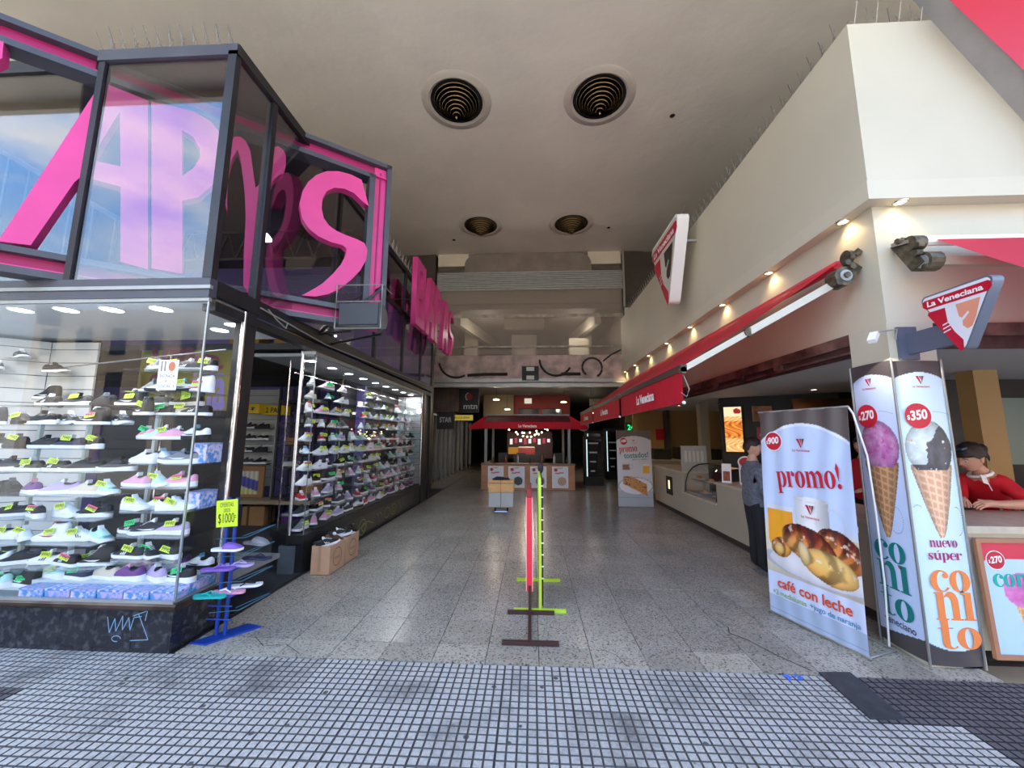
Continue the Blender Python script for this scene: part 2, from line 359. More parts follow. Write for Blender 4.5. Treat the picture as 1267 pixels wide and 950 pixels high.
M_red2 = mat('red_gloss', (190, 22, 50), 0.35)
M_glassF = glass('street_glass', 0.015)
M_glassU = glass('reflective_bay_glass', 0.10, (0.92, 0.92, 0.93))
M_glassS = glass('shelf_glass', 0.02, (0.86, 0.92, 0.92))

# ------------------------------------------------------------------ ground
# sidewalk of square relief tiles
TW, NSQ = 0.432, 8
def paver_mesh(nm, top, side):
    mb = MB(); g = 0.0032; st = (TW - 0.002) / NSQ
    mb.box(-TW / 2 + .001, TW / 2 - .001, -TW / 2 + .001, TW / 2 - .001, -0.04, -0.007)
    for f in mb.bm.faces: f.material_index = 1
    for i in range(NSQ):
        for j in range(NSQ):
            x0 = -TW / 2 + .001 + i * st + g; x1 = x0 + st - 2 * g; y0 = -TW / 2 + .001 + j * st + g; y1 = y0 + st - 2 * g; c = 0.0025
            A = [mb.v(p) for p in ((x0, y0, -.007), (x1, y0, -.007), (x1, y1, -.007), (x0, y1, -.007))]
            B = [mb.v(p) for p in ((x0 + c, y0 + c, 0), (x1 - c, y0 + c, 0), (x1 - c, y1 - c, 0), (x0 + c, y1 - c, 0))]
            mb.bm.faces.new(B)
            for k in range(4): 
                f = mb.bm.faces.new((A[k], A[(k + 1) % 4], B[(k + 1) % 4], B[k])); f.material_index = 1
    me = bpy.data.meshes.new(nm); mb.bm.to_mesh(me); mb.bm.free(); me.materials.append(top); me.materials.append(side); return me
P_light = paver_mesh('paving_tile', paver_mat('paver_top', (190, 187, 184), (122, 118, 116)), mat('paver_groove', (92, 88, 86), .8))
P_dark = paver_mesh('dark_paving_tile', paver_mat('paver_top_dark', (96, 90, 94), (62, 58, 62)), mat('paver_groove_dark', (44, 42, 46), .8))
sidewalk = struct('sidewalk', MB().box(-14, 14, -4.2, 2.955, -0.16, -0.04), mat('sidewalk_bed', (104, 106, 110), .8, noise=(5, .2)))
sidewalk['label'] = 'grey sidewalk of small raised squares in front of the arcade'
so = Vector(sidewalk.location)
for j in range(5):
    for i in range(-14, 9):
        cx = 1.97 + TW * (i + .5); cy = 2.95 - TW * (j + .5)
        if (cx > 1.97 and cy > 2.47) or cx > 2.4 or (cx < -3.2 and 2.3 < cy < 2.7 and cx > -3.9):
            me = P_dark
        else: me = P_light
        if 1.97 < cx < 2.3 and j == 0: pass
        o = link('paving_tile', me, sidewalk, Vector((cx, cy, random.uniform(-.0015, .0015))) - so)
        o.rotation_euler = (random.uniform(-.002, .002), random.uniform(-.002, .002), 0)
t_ = MB(); st = .044
for j in range(11):
    for i in range(-32, 28):
        x0 = 1.97 + i * TW; y0 = 2.95 - (j + 6) * TW
        t_.box(x0 + .004, x0 + TW - .004, y0 + .004, y0 + TW - .004, -0.04, -.004)
t_.build('far_paving', MATS['paver_top'], sidewalk, kind='stuff')
road = struct('road', MB().box(-40, 40, -16, -4.2, -0.25, -0.16), mat('asphalt', (150, 146, 140), .85, noise=(6, .2)))
kerb = struct('kerb', MB().box(-40, 40, -4.35, -4.2, -0.25, -0.035), mat('kerb_stone', (150, 150, 150), .8, noise=(6, .2)))
pl = MB().prism([(1.955, 2.975), (2.17, 2.985), (2.13, 2.55), (1.93, 2.54)], -.002, .012).build('cover_plate', mat('dark_rubber', (52, 54, 60), .55, noise=(12, .25)))
props(pl, 'dark rubber cover plate lying on the sidewalk before the banner', 'cover plate')

floor = struct('floor', MB().box(-2.7, 3.02, 2.955, 30, -0.15, -0.012), mat('floor_bed', (44, 41, 38), .8)); fo = Vector(floor.location)
floor['label'] = 'polished speckled terrazzo floor of the arcade'
def slab_mesh(w, d, m):
    mb = MB(); mb.box(-w / 2 + .0022, w / 2 - .0022, -d / 2 + .0018, d / 2 - .0018, -.014, 0)
    return mb.mesh('floor_slab', m, bevel=.0012)
SW, SD = 0.385, 0.40
s1 = slab_mesh(SW, .24, M_terr2); s2 = slab_mesh(SW, SD, M_terr); s3 = slab_mesh(SW, SD, M_terr2)
xs = [-2.647 + SW * i for i in range(15)]
for j in range(10):
    for i, x in enumerate(xs):
        w = SW
        cy = 3.08 if j == 0 else 3.2 + SD * (j - .5)
        link('floor_slab', s1 if j == 0 else (s3 if (j == 1 and (i + j) % 3 == 0) or (j < 5 and i > 11) else s2), floor, Vector((x + SW / 2, cy, random.uniform(-.0012, .0008))) - fo)
mb = MB()
for j in range(10, 62):
    for i, x in enumerate(xs):
        mb.box(x + .0015, x + SW - .0015, 3.2 + SD * (j - 1) + .0015, 3.2 + SD * j - .0015, -.014, random.uniform(-.0006, .0004))
mb.build('distant_slabs', M_terr, floor, kind='stuff')
# cracks along the slabs near the banner
def ribbon(mb, pts, w, z):
    for a, b in zip(pts, pts[1:]):
        a = Vector((a[0], a[1], z)); b = Vector((b[0], b[1], z)); d = (b - a).normalized(); n = Vector((-d.y, d.x, 0)) * w
        mb.poly([a - n, b - n, b + n, a + n])
mb = MB(); ribbon(mb, [(1.62, 3.72), (1.66, 3.6), (1.62, 3.5), (1.72, 3.38), (1.78, 3.24), (1.86, 3.1), (1.93, 3.0)], .0035, .0022); ribbon(mb, [(1.64, 3.48), (1.52, 3.44)], .002, .0022)
ribbon(mb, [(-2.2, 3.2), (-2.05, 3.08), (-1.9, 3.12), (-1.72, 3.0)], .0025, .0022); ribbon(mb, [(.5, 3.2), (.62, 3.12), (.66, 2.98)], .002, .0022)
mb.build('floor_crack', mat('crack_dirt', (44, 40, 38), .9), floor)
entry = struct('floor_shop', MB().box(-9, -2.7, 2.96, 12, -0.15, 0.004), mat('dark_shop_floor', (46, 47, 52), .55, noise=(3, .2)))
entry2 = struct('floor_cafe', MB().box(3.02, 12, 3.1, 14, -0.15, 0.02), mat('cafe_floor', (70, 62, 56), .4, noise=(3, .2)))

# ------------------------------------------------------------------ ceiling with four round diffusers
VENTS = [(-1.32, 6.07), (1.2, 6.1), (-1.43, 10.14), (1.12, 10.16)]
me = plate([rect(-13, .28, 13, 12.1)] + [disc(x, y, .49, n=40) for x, y in VENTS], .25, Matrix.Translation((0, 0, 7.5)))
me.materials.append(M_ceil); ceil = link('ceiling', me); ceil['kind'] = 'structure'; ceil['label'] = 'high cracked plaster ceiling over the arcade entrance'
struct('ceiling_edge', MB().box(-13, 13, .18, .28, 7.35, 9.0), M_ceil)
struct('building_front', MB().box(-13, 13, .2, 1.0, 9.0, 12), mat('upper_facade', (150, 140, 128), .8))
struct('building_roof', MB().box(-13, 13, .2, 30, 12, 12.3), mat('roof', (120, 116, 110), .9))
struct('wall_outer_left', MB().box(-13.2, -13, .2, 30, 0, 12), M_ceil)
struct('wall_outer_right', MB().box(13, 13.2, .2, 30, 0, 12), M_ceil)
M_bronze = mat('bronze_louvre', (178, 150, 106), 0.4, 0.25); M_hole = mat('duct_black', (8, 8, 8), .9)
where = ['nearest left of the four', 'nearest right of the four', 'far left of the four', 'far right of the four']
for k, (x, y) in enumerate(VENTS):
    t = thing('ceiling_diffuser', 'round ceiling air diffuser with bronze cone rings, ' + where[k], 'ceiling vent', (x, y, 7.5), group='round diffusers in the arcade ceiling')
    mb = MB(); mb.lathe([(.47, .02), (.46, -.005), (.5, -.03), (.60, -.012), (.62, .001)], (x, y, 7.5), 40); smoothed(mb.build('rim', mat('diffuser_rim', (196, 186, 172), .5), t))
    MB().lathe([(.001, .3), (.52, .3), (.52, .0)], (x, y, 7.5), 28).build('duct', M_hole, t)
    for i in range(9):
        r = .44 - .047 * i; z = 7.52 - .036 * i
        mb = MB(); mb.lathe([(r, 0), (r + .004, .004), (r - .028, .06), (r - .033, .058), (r, 0)], (x, y, z), 32)
        smoothed(mb.build('cone_ring', M_bronze, t))
    MB().ball((x, y, 7.19), .02, 8).build('hub', M_bronze, t)
    MB().tube([(x, y, 7.2), (x, y, 7.75)], .01, 6).build('stem', M_hole, t)
for k, (x, y) in enumerate([(2.62, 6.55), (2.2, 10.4), (-2.35, 10.9)]):
    o = MB().lathe([(.001, -.02), (.03, -.018), (.05, .001)], (x, y, 7.5), 12).build('ceiling_hook', M_hole)
    props(o, ['small dark hook in the ceiling above the right wall', 'small dark hook in the ceiling near the far right diffuser', 'small dark hook in the ceiling near the far left diffuser'][k], 'hook', 'dark hooks in the plaster')

# ------------------------------------------------------------------ right building front (cream corner)
wr = struct('wall_right', MB().prism([(2.8, 3.1), (13, 3.1), (13, 3.3), (3.0, 3.3), (3.0, 11.9), (2.8, 11.9)], 3.66, 5.23), M_cream); wr['label'] = 'upper cream wall of the cafe corner'
struct('trim_1', MB().prism([(2.75, 3.05), (13, 3.05), (13, 3.17), (2.87, 3.17), (2.87, 11.9), (2.75, 11.9)], 3.53, 3.69), mat('cream_band', (198, 192, 172), .55, noise=(.8, .04)))
struct('wall_fascia', MB().prism([(2.87, 3.17), (13, 3.17), (13, 3.37), (3.07, 3.37), (3.07, 11.9), (2.87, 11.9)], 2.5, 3.66), M_cream)
struct('wall_roof', MB().box(3.0, 13, 3.3, 11.9, 5.0, 5.1), M_dark)
struct('ceiling_cafe', MB().box(2.9, 12.8, 3.2, 12.6, 2.42, 2.5), mat('cafe_ceiling', (205, 205, 205), .7))
M_rail = mat('dirty_rail', (120, 92, 82), .5, noise=(5, .5, 8), c2=(48, 34, 32))
rl = thing('shutter_rail', 'dirty brown shutter rail under the cafe fascia on the passage side', 'rail', (2.84, 3.5, 2.33))
MB().box(2.80, 2.9, 3.46, 11.8, 2.40, 2.5).build('housing', M_rail, rl)
MB().box(2.825, 2.86, 3.46, 11.8, 2.30, 2.40).build('guide', mat('rail_dark', (66, 46, 44), .5, noise=(7, .4)), rl)
MB().box(2.79, 2.82, 3.46, 11.8, 2.325, 2.345).build('lip', M_rail, rl)
for y in (4.4, 5.2, 5.9, 7.1, 8.6): MB().box(2.785, 2.82, y, y + .12, 2.35, 2.40).build('bracket', M_rail, rl)
r2 = thing('shutter_rail', 'dark shutter rail under the cafe fascia on the street side', 'rail', (6, 3.15, 2.33))
MB().box(3.17, 12, 3.12, 3.2, 2.40, 2.5).build('housing', M_rail, r2); MB().box(3.17, 12, 3.14, 3.17, 2.3, 2.4).build('guide', MATS['rail_dark'], r2)
# pillar at the cafe corner
pc = struct('pillar', MB().prism([(2.8, 3.1), (3.15, 3.1), (3.15, 3.46), (2.8, 3.46)], 0, 2.5), M_cream)
pc['label'] = 'cream corner pillar carrying the cone banners'

# downlights in the ledge soffit
M_bulb = mat('warm_lamp', (255, 226, 170), emit=9); M_cool = mat('white_led_disc', (250, 252, 255), emit=7)
LY = [3.4, 4.5, 5.62, 6.8, 8.0, 9.25, 10.5, 11.6]
NTH = ['first', 'second', 'third', 'fourth', 'fifth', 'sixth', 'seventh', 'eighth', 'ninth', 'tenth', 'eleventh', 'twelfth', 'thirteenth', 'fourteenth', 'fifteenth', 'sixteenth', 'seventeenth', 'eighteenth', 'nineteenth', 'twentieth', 'twenty-first', 'twenty-second', 'twenty-third', 'twenty-fourth', 'twenty-fifth', 'twenty-sixth']
def downlight(x, y, z, label, group, r=.034, energy=2.2, d=(0, 0, -1), col=(1, .72, .38)):
    t = thing('downlight', label, 'downlight', (x, y, z), group=group)
    smoothed(MB().lathe([(r, .0), (r * 1.05, -.006), (r * 1.5, -.008), (r * 1.6, .0)], (x, y, z), 20).build('bezel', M_chrome, t))
    MB().lathe([(.001, -.002), (r, -.002), (r, .0)], (x, y, z), 16).build('lamp', M_bulb, t)
    if energy:
        l = bpy.data.lights.new('spot', 'SPOT'); l.energy = energy; l.spot_size = 2.3; l.spot_blend = .7; l.color = col; l.shadow_soft_size = .03
        o = bpy.data.objects.new('spot', l); COL.objects.link(o); o.parent = t; o.location = (0, 0, -.012); o.rotation_euler = Vector(d).to_track_quat('-Z', 'Y').to_euler()
    return t
for k, y in enumerate(LY): downlight(2.815, y, 3.53, f'{NTH[k]} warm downlight along the passage ledge, counted from the street', 'downlights under the cafe ledge', energy=5)
downlight(3.05, 3.11, 3.53, 'warm downlight under the street side ledge over the awning bracket', 'downlights under the cafe ledge', energy=5)

# ------------------------------------------------------------------ far wall with the rolled mesh shutter
M_taupe = mat('shutter_mesh_backing', (96, 88, 80), .8, noise=(3, .25, 8))
wb = struct('wall_back', MB().box(-13, 13, 12.1, 12.25, 5.9, 7.62), mat('upper_back_wall', (100, 92, 84), .8, noise=(1.2, .15)))
struct('wall_back_left', MB().box(-13, -3.12, 11.85, 12.1, 0, 7.5), mat('back_side_wall', (74, 66, 60), .8, noise=(1.2, .2)))
struct('wall_back_right', MB().box(2.93, 13, 11.9, 12.1, 3.2, 7.5), MATS['back_side_wall'])
# cream capitals and the dark rounded recess between them
for k, (x0, x1) in enumerate([(-3.05, -2.05), (1.82, 2.86)]):
    struct(f'trim_{k + 2}', MB().box(x0, x1, 11.83, 12.1, 7.08, 7.5), mat('capital_cream', (206, 196, 174), .6, noise=(2, .06)))
pts = arc(-1.75, 6.9, .42, .6, 90, 180, 8) + arc(1.5, 6.9, .42, .6, 0, 90, 8)
pts = [(-2.17, 6.5)] + [p for p in arc(-1.75, 7.08, .42, .4, 180, 90, 8)] + [p for p in arc(1.5, 7.08, .42, .4, 90, 0, 8)] + [(1.92, 6.5)]
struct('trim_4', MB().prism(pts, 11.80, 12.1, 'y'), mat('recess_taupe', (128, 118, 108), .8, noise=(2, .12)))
for sx, a0, a1, nm in ((-3.12, 90, 180, 'trim_5'), (2.93, 0, 90, 'trim_6')):
    s = -1 if sx < 0 else 1
    P = [(sx, 5.6), (sx, 7.48)] + [(sx + s * (.5 + .7 * math.sin(a)), 6.8 + .66 * math.cos(a)) for a in [i * PI / 16 for i in range(9)]] + [(sx + s * 1.2, 5.6)]
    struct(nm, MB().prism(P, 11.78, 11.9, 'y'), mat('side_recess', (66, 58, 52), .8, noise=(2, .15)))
sh = thing('mesh_shutter', 'wide rolled metal mesh shutter hanging across the arcade above the kiosk', 'shutter', (-.15, 11.8, 3.12))
for i in range(9):
    z = 6.22 + .07 * i
    mb = MB(); mb.prism([(11.80, z), (11.765, z + .018), (11.76, z + .035), (11.765, z + .052), (11.80, z + .07), (11.81, z + .035)], -3.05, 2.88, 'x'); mb.build('slat', M_steel, sh)
mm = bpy.data.materials.new('perforated_mesh'); mm.use_nodes = True; t = mm.node_tree; b = t.nodes['Principled BSDF']; b.inputs['Base Color'].default_value = lin((168, 156, 142)) + (1,); b.inputs['Roughness'].default_value = .6
g = t.nodes.new('ShaderNodeNewGeometry'); w1 = t.nodes.new('ShaderNodeTexNoise'); w1.inputs['Scale'].default_value = 60; w1.inputs['Detail'].default_value = 3
rr = t.nodes.new('ShaderNodeValToRGB'); rr.color_ramp.elements[0].position = .3; rr.color_ramp.elements[0].color = (.38,) * 3 + (1,); rr.color_ramp.elements[1].position = .7; rr.color_ramp.elements[1].color = (.6,) * 3 + (1,)
tr = t.nodes.new('ShaderNodeBsdfTransparent'); mx = t.nodes.new('ShaderNodeMixShader')
t.links.new(g.outputs['Position'], w1.inputs['Vector']); t.links.new(w1.outputs[0], rr.inputs[0]); t.links.new(rr.outputs[0], mx.inputs[0]); t.links.new(tr.outputs[0], mx.inputs[1]); t.links.new(b.outputs[0], mx.inputs[2]); t.links.new(mx.outputs[0], t.nodes['Material Output'].inputs[0])
mb = MB(); mb.poly([(-3.08, 11.8, 3.95), (2.85, 11.8, 3.95), (2.85, 11.8, 6.22), (-3.08, 11.8, 6.22)]); mb.build('mesh_curtain', mm, sh)
for z, h in ((5.32, .1), (4.35, .05)): MB().box(-3.06, 2.86, 11.775, 11.8, z, z + h).build('cross_bar', mat('mesh_bar', (150, 142, 130), .5, .3, noise=(5, .3)), sh)
# painted lower band with scrolls
MB().box(-3.06, 2.84, 11.78, 11.84, 3.35, 4.1).build('painted_band', mat('band_paint', (196, 170, 164), .7, noise=(3, .3, 9), c2=(140, 130, 122)), sh)
mb = MB()
def swirl(mb, cx, cz, r, y=11.772, w=.035, a0=180, a1=380, n=14, grow=1.0):
    P = [(cx + r * (1 + (grow - 1) * i / n) * math.cos(math.radians(a0 + (a1 - a0) * i / n)), y, cz + r * (1 + (grow - 1) * i / n) * math.sin(math.radians(a0 + (a1 - a0) * i / n))) for i in range(n + 1)]
    mb.tube(P, w, 5)
swirl(mb, -2.35, 3.95, .55, a0=190, a1=300); swirl(mb, .75, 3.95, .5, a0=180, a1=330); swirl(mb, 1.85, 3.7, .32, a0=-60, a1=230, grow=.9)
mb.tube([(-2.0, 11.77, 3.47), (-1.4, 11.77, 3.5), (-.75, 11.77, 3.5)], .05, 5); mb.tube([(.9, 11.77, 3.5), (1.5, 11.77, 3.5)], .05, 5); mb.tube([(2.2, 11.77, 3.9), (2.45, 11.77, 4.1), (2.75, 11.77, 4.25)], .025, 5)
mb.build('painted_scroll', mat('scroll_dark', (40, 38, 38), .6), sh, kind='stuff')
MB().box(-.3, .22, 11.755, 11.78, 3.3, 3.75).build('dark_hatch', M_dark, sh)
for z in (3.33, 3.6): MB().box(-.16, .08, 11.74, 11.76, z, z + .12).build('hatch_plate', M_steel, sh)
mb = MB(); mb.box(-3.1, 2.88, 11.72, 11.9, 3.1, 3.2); mb.box(-3.1, 2.88, 11.76, 11.9, 3.2, 3.36); mb.build('bottom_rail', M_steel, sh)
mb = MB(); mb.tube([(-3.06, 11.7, 3.24), (-1.5, 11.7, 3.22), (0, 11.7, 3.25), (2.8, 11.7, 3.23)], .02, 6); mb.build('conduit', M_steel, sh)
# what shows through the mesh: an upper gallery
struct('wall_gallery_left', MB().box(-3.3, -3.1, 12.1, 20, 3.4, 5.9), mat('gallery_side', (110, 100, 90), .8)); struct('wall_gallery_right', MB().box(2.95, 3.1, 12.1, 20, 3.4, 5.9), MATS['gallery_side'])
M_gal = mat('gallery_cream', (150, 140, 122), .7)
struct('ceiling_gallery', MB().box(-3.2, 3, 12.25, 20, 5.75, 5.9), mat('gallery_ceiling', (84, 76, 70), .8))
struct('wall_gallery_back', MB().box(-4, 4, 19.8, 20, 3.4, 5.8), mat('gallery_wall', (92, 82, 74), .8))
struct('floor_gallery', MB().box(-13, 13, 12.25, 28, 3.36, 3.5), mat('gallery_floor', (90, 84, 78), .8))
for k, (x0, x1, y, z0, z1) in enumerate([(-.95, .45, 13, 5.35, 5.75), (-.75, .2, 14.2, 3.6, 5.4), (-.55, .1, 13.9, 4.1, 4.75), (-2.6, -2.1, 14.5, 4.3, 5.75), (1.75, 2.3, 14.5, 4.3, 5.75), (-2.3, -1.2, 15.5, 4.35, 4.62), (1.35, 2.05, 13.6, 4.35, 5.1), (-3, 2.9, 15.8, 5.0, 5.2), (-3, 2.9, 15.2, 4.2, 4.35)]):
    struct(f'trim_{k + 7}', MB().box(x0, x1, y, y + .3, z0, z1), M_gal if k not in (1, 7, 8) else MATS['gallery_side'])
for k, x in enumerate((-2.6, 2.1)):
    struct(f'trim_{k + 17}', MB().prism([(x, 12.5), (x + .2, 12.5), (x * .62 + .2, 16.5), (x * .62, 16.5)], 5.3, 5.7), M_gal)
gl_ = thing('gallery_fill', 'added fill light brightening the gallery behind the mesh shutter', 'lamp', (-2.4, 12.9, 3.9)); MB().ball((-2.3, 12.6, 3.6), .04, 8).build('bulb', mat('gallery_fill_glow', (255, 240, 210), emit=4), gl_); MB().tube([(-2.3, 12.6, 3.5), (-2.3, 12.6, 3.57)], .015, 6).build('holder', M_black, gl_)  # added fill, not a known lamp, so the gallery shows through the mesh
for x in (-1.6, 1.6):
    l = bpy.data.lights.new('gallery', 'POINT'); l.energy = 26; l.color = (1, .93, .82); l.shadow_soft_size = .03; o = bpy.data.objects.new('gallery', l); COL.objects.link(o); o.parent = gl_; o.location = (x + 2.4, .1, 1.2)  # added point lights brighten the gallery, away from the bulb
pp = thing('drain_pipe', 'thin grey vertical pipe at the right end of the mesh shutter', 'pipe', (2.9, 11.72, 3.3))
MB().tube([(2.9, 11.72, 3.3), (2.9, 11.72, 7.45)], .035, 8).build('pipe', mat('pipe_grey', (150, 142, 132), .5), pp)
fl = thing('small_floodlight', 'small square white floodlight clamped on the thin pipe beside the mesh shutter', 'floodlight', (2.95, 11.55, 5.2))
MB().box(2.82, 3.1, 11.56, 11.63, 5.22, 5.55).build('housing', M_black, fl); MB().box(2.85, 3.07, 11.54, 11.56, 5.26, 5.52).build('lamp_face', mat('pale_lens', (190, 190, 186), .3), fl); MB().bar((2.95, 11.6, 5.22), (2.9, 11.72, 5.1), .03).build('bracket', M_black, fl)

# bird spikes, thin wires on a strip
def spikes(label, p0, p1, n, seed):
    rnd = random.Random(seed); p0 = Vector(p0); p1 = Vector(p1); t = thing('bird_spikes', label, 'bird spikes', tuple(p0)); mb = MB()
    d = (p1 - p0).normalized(); s = d.cross(Vector((0, 0, 1)))
    MB().bar(p0 + Vector((0, 0, .006)), p1 + Vector((0, 0, .006)), .04, .012).build('strip', mat('spike_strip', (150, 146, 140), .5), t)
    for i in range(n):
        p = p0 + (p1 - p0) * (i + .5) / n
        q = p + Vector((0, 0, .17 + rnd.uniform(-.02, .02))) + s * (.075, -.06, .02)[i % 3] + d * (-.02 + rnd.uniform(-.008, .008))
        mb.tube([p, q], .0042, 3, cap=False)
    mb.build('wires', mat('spike_wire', (150, 146, 138), .4, .6), t, kind='stuff')
spikes('bird spikes along the top of the cream wall on the passage side', (2.84, 3.2, 5.235), (2.84, 11.6, 5.235), 170, 1)
spikes('bird spikes along the top of the cream wall on the street side', (2.86, 3.14, 5.23), (6, 3.14, 5.23), 50, 2)

# ------------------------------------------------------------------ across the street (seen in reflections)
M_fac = mat('street_facade', (186, 172, 152), .8, noise=(.6, .1)); M_win = mat('facade_window', (40, 48, 58), .15)
for k, (x0, x1, h, c) in enumerate([(-34, -14, 10, (176, 160, 140)), (-14, -3, 8.2, (190, 182, 168)), (-3, 9, 11.5, (168, 150, 134)), (9, 34, 9.4, (186, 176, 156))]):
    b = thing('building', ['low tan building across the street', 'pale low building across the street', 'tall brown building across the street', 'cream long building across the street'][k], 'building', ((x0 + x1) / 2, -18, 0), group='buildings opposite the arcade')
    MB().box(x0, x1, -24, -18, -.1, h).build('walls', mat(f'facade_{["tan","pale","brown","cream"][k]}', c, .8, noise=(.6, .1)), b)
    nw = int((x1 - x0) / 2.4)
    for fl_ in range(int((h - 3.4) / 3)):
        for i in range(nw):
            xx = x0 + (i + .5) * (x1 - x0) / nw
            w = MB().box(xx - .55, xx + .55, -18.05, -17.97, 3.9 + fl_ * 3, 5.7 + fl_ * 3).build('window', M_win, b)
    for i in range(max(1, nw // 2)):
        xx = x0 + (i + .5) * (x1 - x0) / max(1, nw // 2); MB().box(xx - 1.6, xx + 1.6, -18.05, -17.95, .1, 2.8).build('shopfront', M_win, b)
struct('far_sidewalk', MB().box(-40, 40, -18, -16, -.25, -.03), MATS['sidewalk_bed'])
# ================================================================== LEFT: shoe shop
XL = -2.68
# ---- shoes
SOLE_OUT = [(-.14, .012), (-.132, .028), (-.11, .037), (-.06, .037), (-.01, .036), (.04, .041), (.085, .047), (.115, .044), (.138, .03), (.148, .01)]
def sole_mesh(th=.026, sc=1.03, heel=.0):
    mb = MB(); rings = []
    for z, k in ((0, .96), (.006, 1.0), (th, 1.0)):
        P = [(x * sc, y * k * sc) for x, y in SOLE_OUT] + [(x * sc, -y * k * sc) for x, y in SOLE_OUT[::-1]]
        rings.append([mb.v((x, y, z + (.012 * max(0, (x - .08) / .06) ** 2 if z < th else .006 * max(0, (x - .08) / .06)) + (heel * max(0, -x / .14) if z >= th else 0))) for x, y in P])
    n = len(rings[0])
    for a, b in zip(rings, rings[1:]):
        for k in range(n): mb.bm.faces.new((a[k], a[(k + 1) % n], b[(k + 1) % n], b[k]))
    mb.bm.faces.new(rings[0][::-1]); mb.bm.faces.new(rings[-1]); me = mb.mesh('sole'); me.polygons.foreach_set('use_smooth', [True] * len(me.polygons)); me.set_sharp_from_angle(angle=.8); return me
def upper_mesh(st, z0=.02):
    mb = MB(); rings = []
    for x, w, top in st:
        ring = []
        for k in range(9):
            a = PI * k / 8; c, s = math.cos(a), math.sin(a)
            ring.append(mb.v((x, w * (abs(c) ** .75) * (1 if c >= 0 else -1), z0 + (top - z0) * (s ** .62))))
        rings.append(ring)
    for a, b in zip(rings, rings[1:]):
        for k in range(8): mb.bm.faces.new((a[k], a[k + 1], b[k + 1], b[k]))
    mb.bm.faces.new(rings[0]); mb.bm.faces.new(rings[-1][::-1]); return mb.mesh('upper', smooth=True)
LOW = [(-.139, .014, .06), (-.134, .028, .083), (-.115, .036, .09), (-.085, .037, .079), (-.045, .036, .077), (-.012, .037, .094), (.015, .038, .09), (.05, .041, .073), (.08, .045, .058), (.11, .043, .05), (.13, .031, .042), (.142, .012, .032)]
RUN = [(-.142, .012, .07), (-.136, .027, .096), (-.118, .034, .1), (-.085, .036, .082), (-.045, .035, .08), (-.012, .036, .104), (.015, .037, .098), (.05, .04, .078), (.08, .044, .06), (.11, .042, .048), (.13, .03, .04), (.144, .011, .032)]
HIGH = [(-.138, .014, .12), (-.132, .028, .15), (-.112, .035, .152), (-.08, .037, .15), (-.045, .037, .148), (-.02, .036, .15), (.005, .037, .12), (.03, .039, .094), (.06, .042, .074), (.09, .045, .058), (.12, .039, .048), (.142, .012, .034)]
def topz(st, x):
    for a, b in zip(st, st[1:]):
        if a[0] <= x <= b[0]: return a[2] + (b[2] - a[2]) * (x - a[0]) / (b[0] - a[0])
    return .05
def shoe_parts(st, th, heel=0):
    P = {}
    P['sole'] = sole_mesh(th, heel=heel); P['upper'] = upper_mesh(st, th - .006)
    cz = topz(st, -.07); mb = MB(); n = 14; ring = [mb.v((-.072 + .046 * math.cos(2 * PI * k / n), .027 * math.sin(2 * PI * k / n), topz(st, -.072 + .046 * math.cos(2 * PI * k / n)) + .001)) for k in range(n)]
    inn = [mb.v((-.072 + .036 * math.cos(2 * PI * k / n), .019 * math.sin(2 * PI * k / n), cz - .03)) for k in range(n)]
    out = [mb.v((-.072 + .052 * math.cos(2 * PI * k / n), .033 * math.sin(2 * PI * k / n), topz(st, -.072 + .05 * math.cos(2 * PI * k / n)) - .006)) for k in range(n)]
    for k in range(n):
        mb.bm.faces.new((ring[k], ring[(k + 1) % n], out[(k + 1) % n], out[k]))
    mb.bm.faces.new(ring); P['collar'] = mb.mesh('collar', smooth=False)
    mb = MB(); zt = topz(st, -.01); mb.prism([(-.03, zt - .012), (.0, zt - .004), (-.022, zt + .022), (-.034, zt + .02)], -.017, .017, 'y'); P['tongue'] = mb.mesh('tongue')
    mb = MB()
    for i in range(5):
        x = .004 + .014 * i; z = topz(st, x) + .001
        mb.bar((x, -.02, z - .006), (x + .002, 0, z + .002), .005, .003); mb.bar((x + .002, 0, z + .002), (x, .02, z - .006), .005, .003)
    P['laces'] = mb.mesh('laces')
    mb = MB()
    for i in range(3):
        for s in (-1, 1):
            x = .002 + .017 * i
            mb.poly([(x, s * .0405, .032), (x + .009, s * .0412, .032), (x - .012, s * .0335, .066), (x - .021, s * .0325, .066)])
    P['side_stripes'] = mb.mesh('side_stripes')
    mb = MB()
    for s in (-1, 1):
        mb.poly([(-.05, s * .0395, .048), (-.02, s * .0405, .036), (.03, s * .043, .038), (.075, s * .0455, .052), (.03, s * .042, .046), (-.01, s * .0405, .047)][::s])
    P['side_curve'] = mb.mesh('side_curve')
    return P
STY = {'low': shoe_parts(LOW, .026), 'runner': shoe_parts(RUN, .03, .012), 'high': shoe_parts(HIGH, .028)}
C_ = {'white': (236, 238, 240), 'black': (17, 17, 19), 'grey': (128, 130, 136), 'pink': (226, 160, 186), 'navy': (38, 44, 74), 'red': (190, 30, 44), 'beige': (214, 200, 178), 'blue': (120, 178, 214),
      'dark grey': (46, 48, 54), 'mint': (186, 228, 222), 'purple': (112, 64, 130), 'lilac': (190, 170, 214), 'neon': (206, 240, 40), 'green': (34, 160, 96), 'brown': (96, 62, 44), 'coral': (238, 110, 100), 'cream': (238, 232, 214)}
def sm(c): return mat('shoe_' + c.replace(' ', '_'), C_[c], .6)
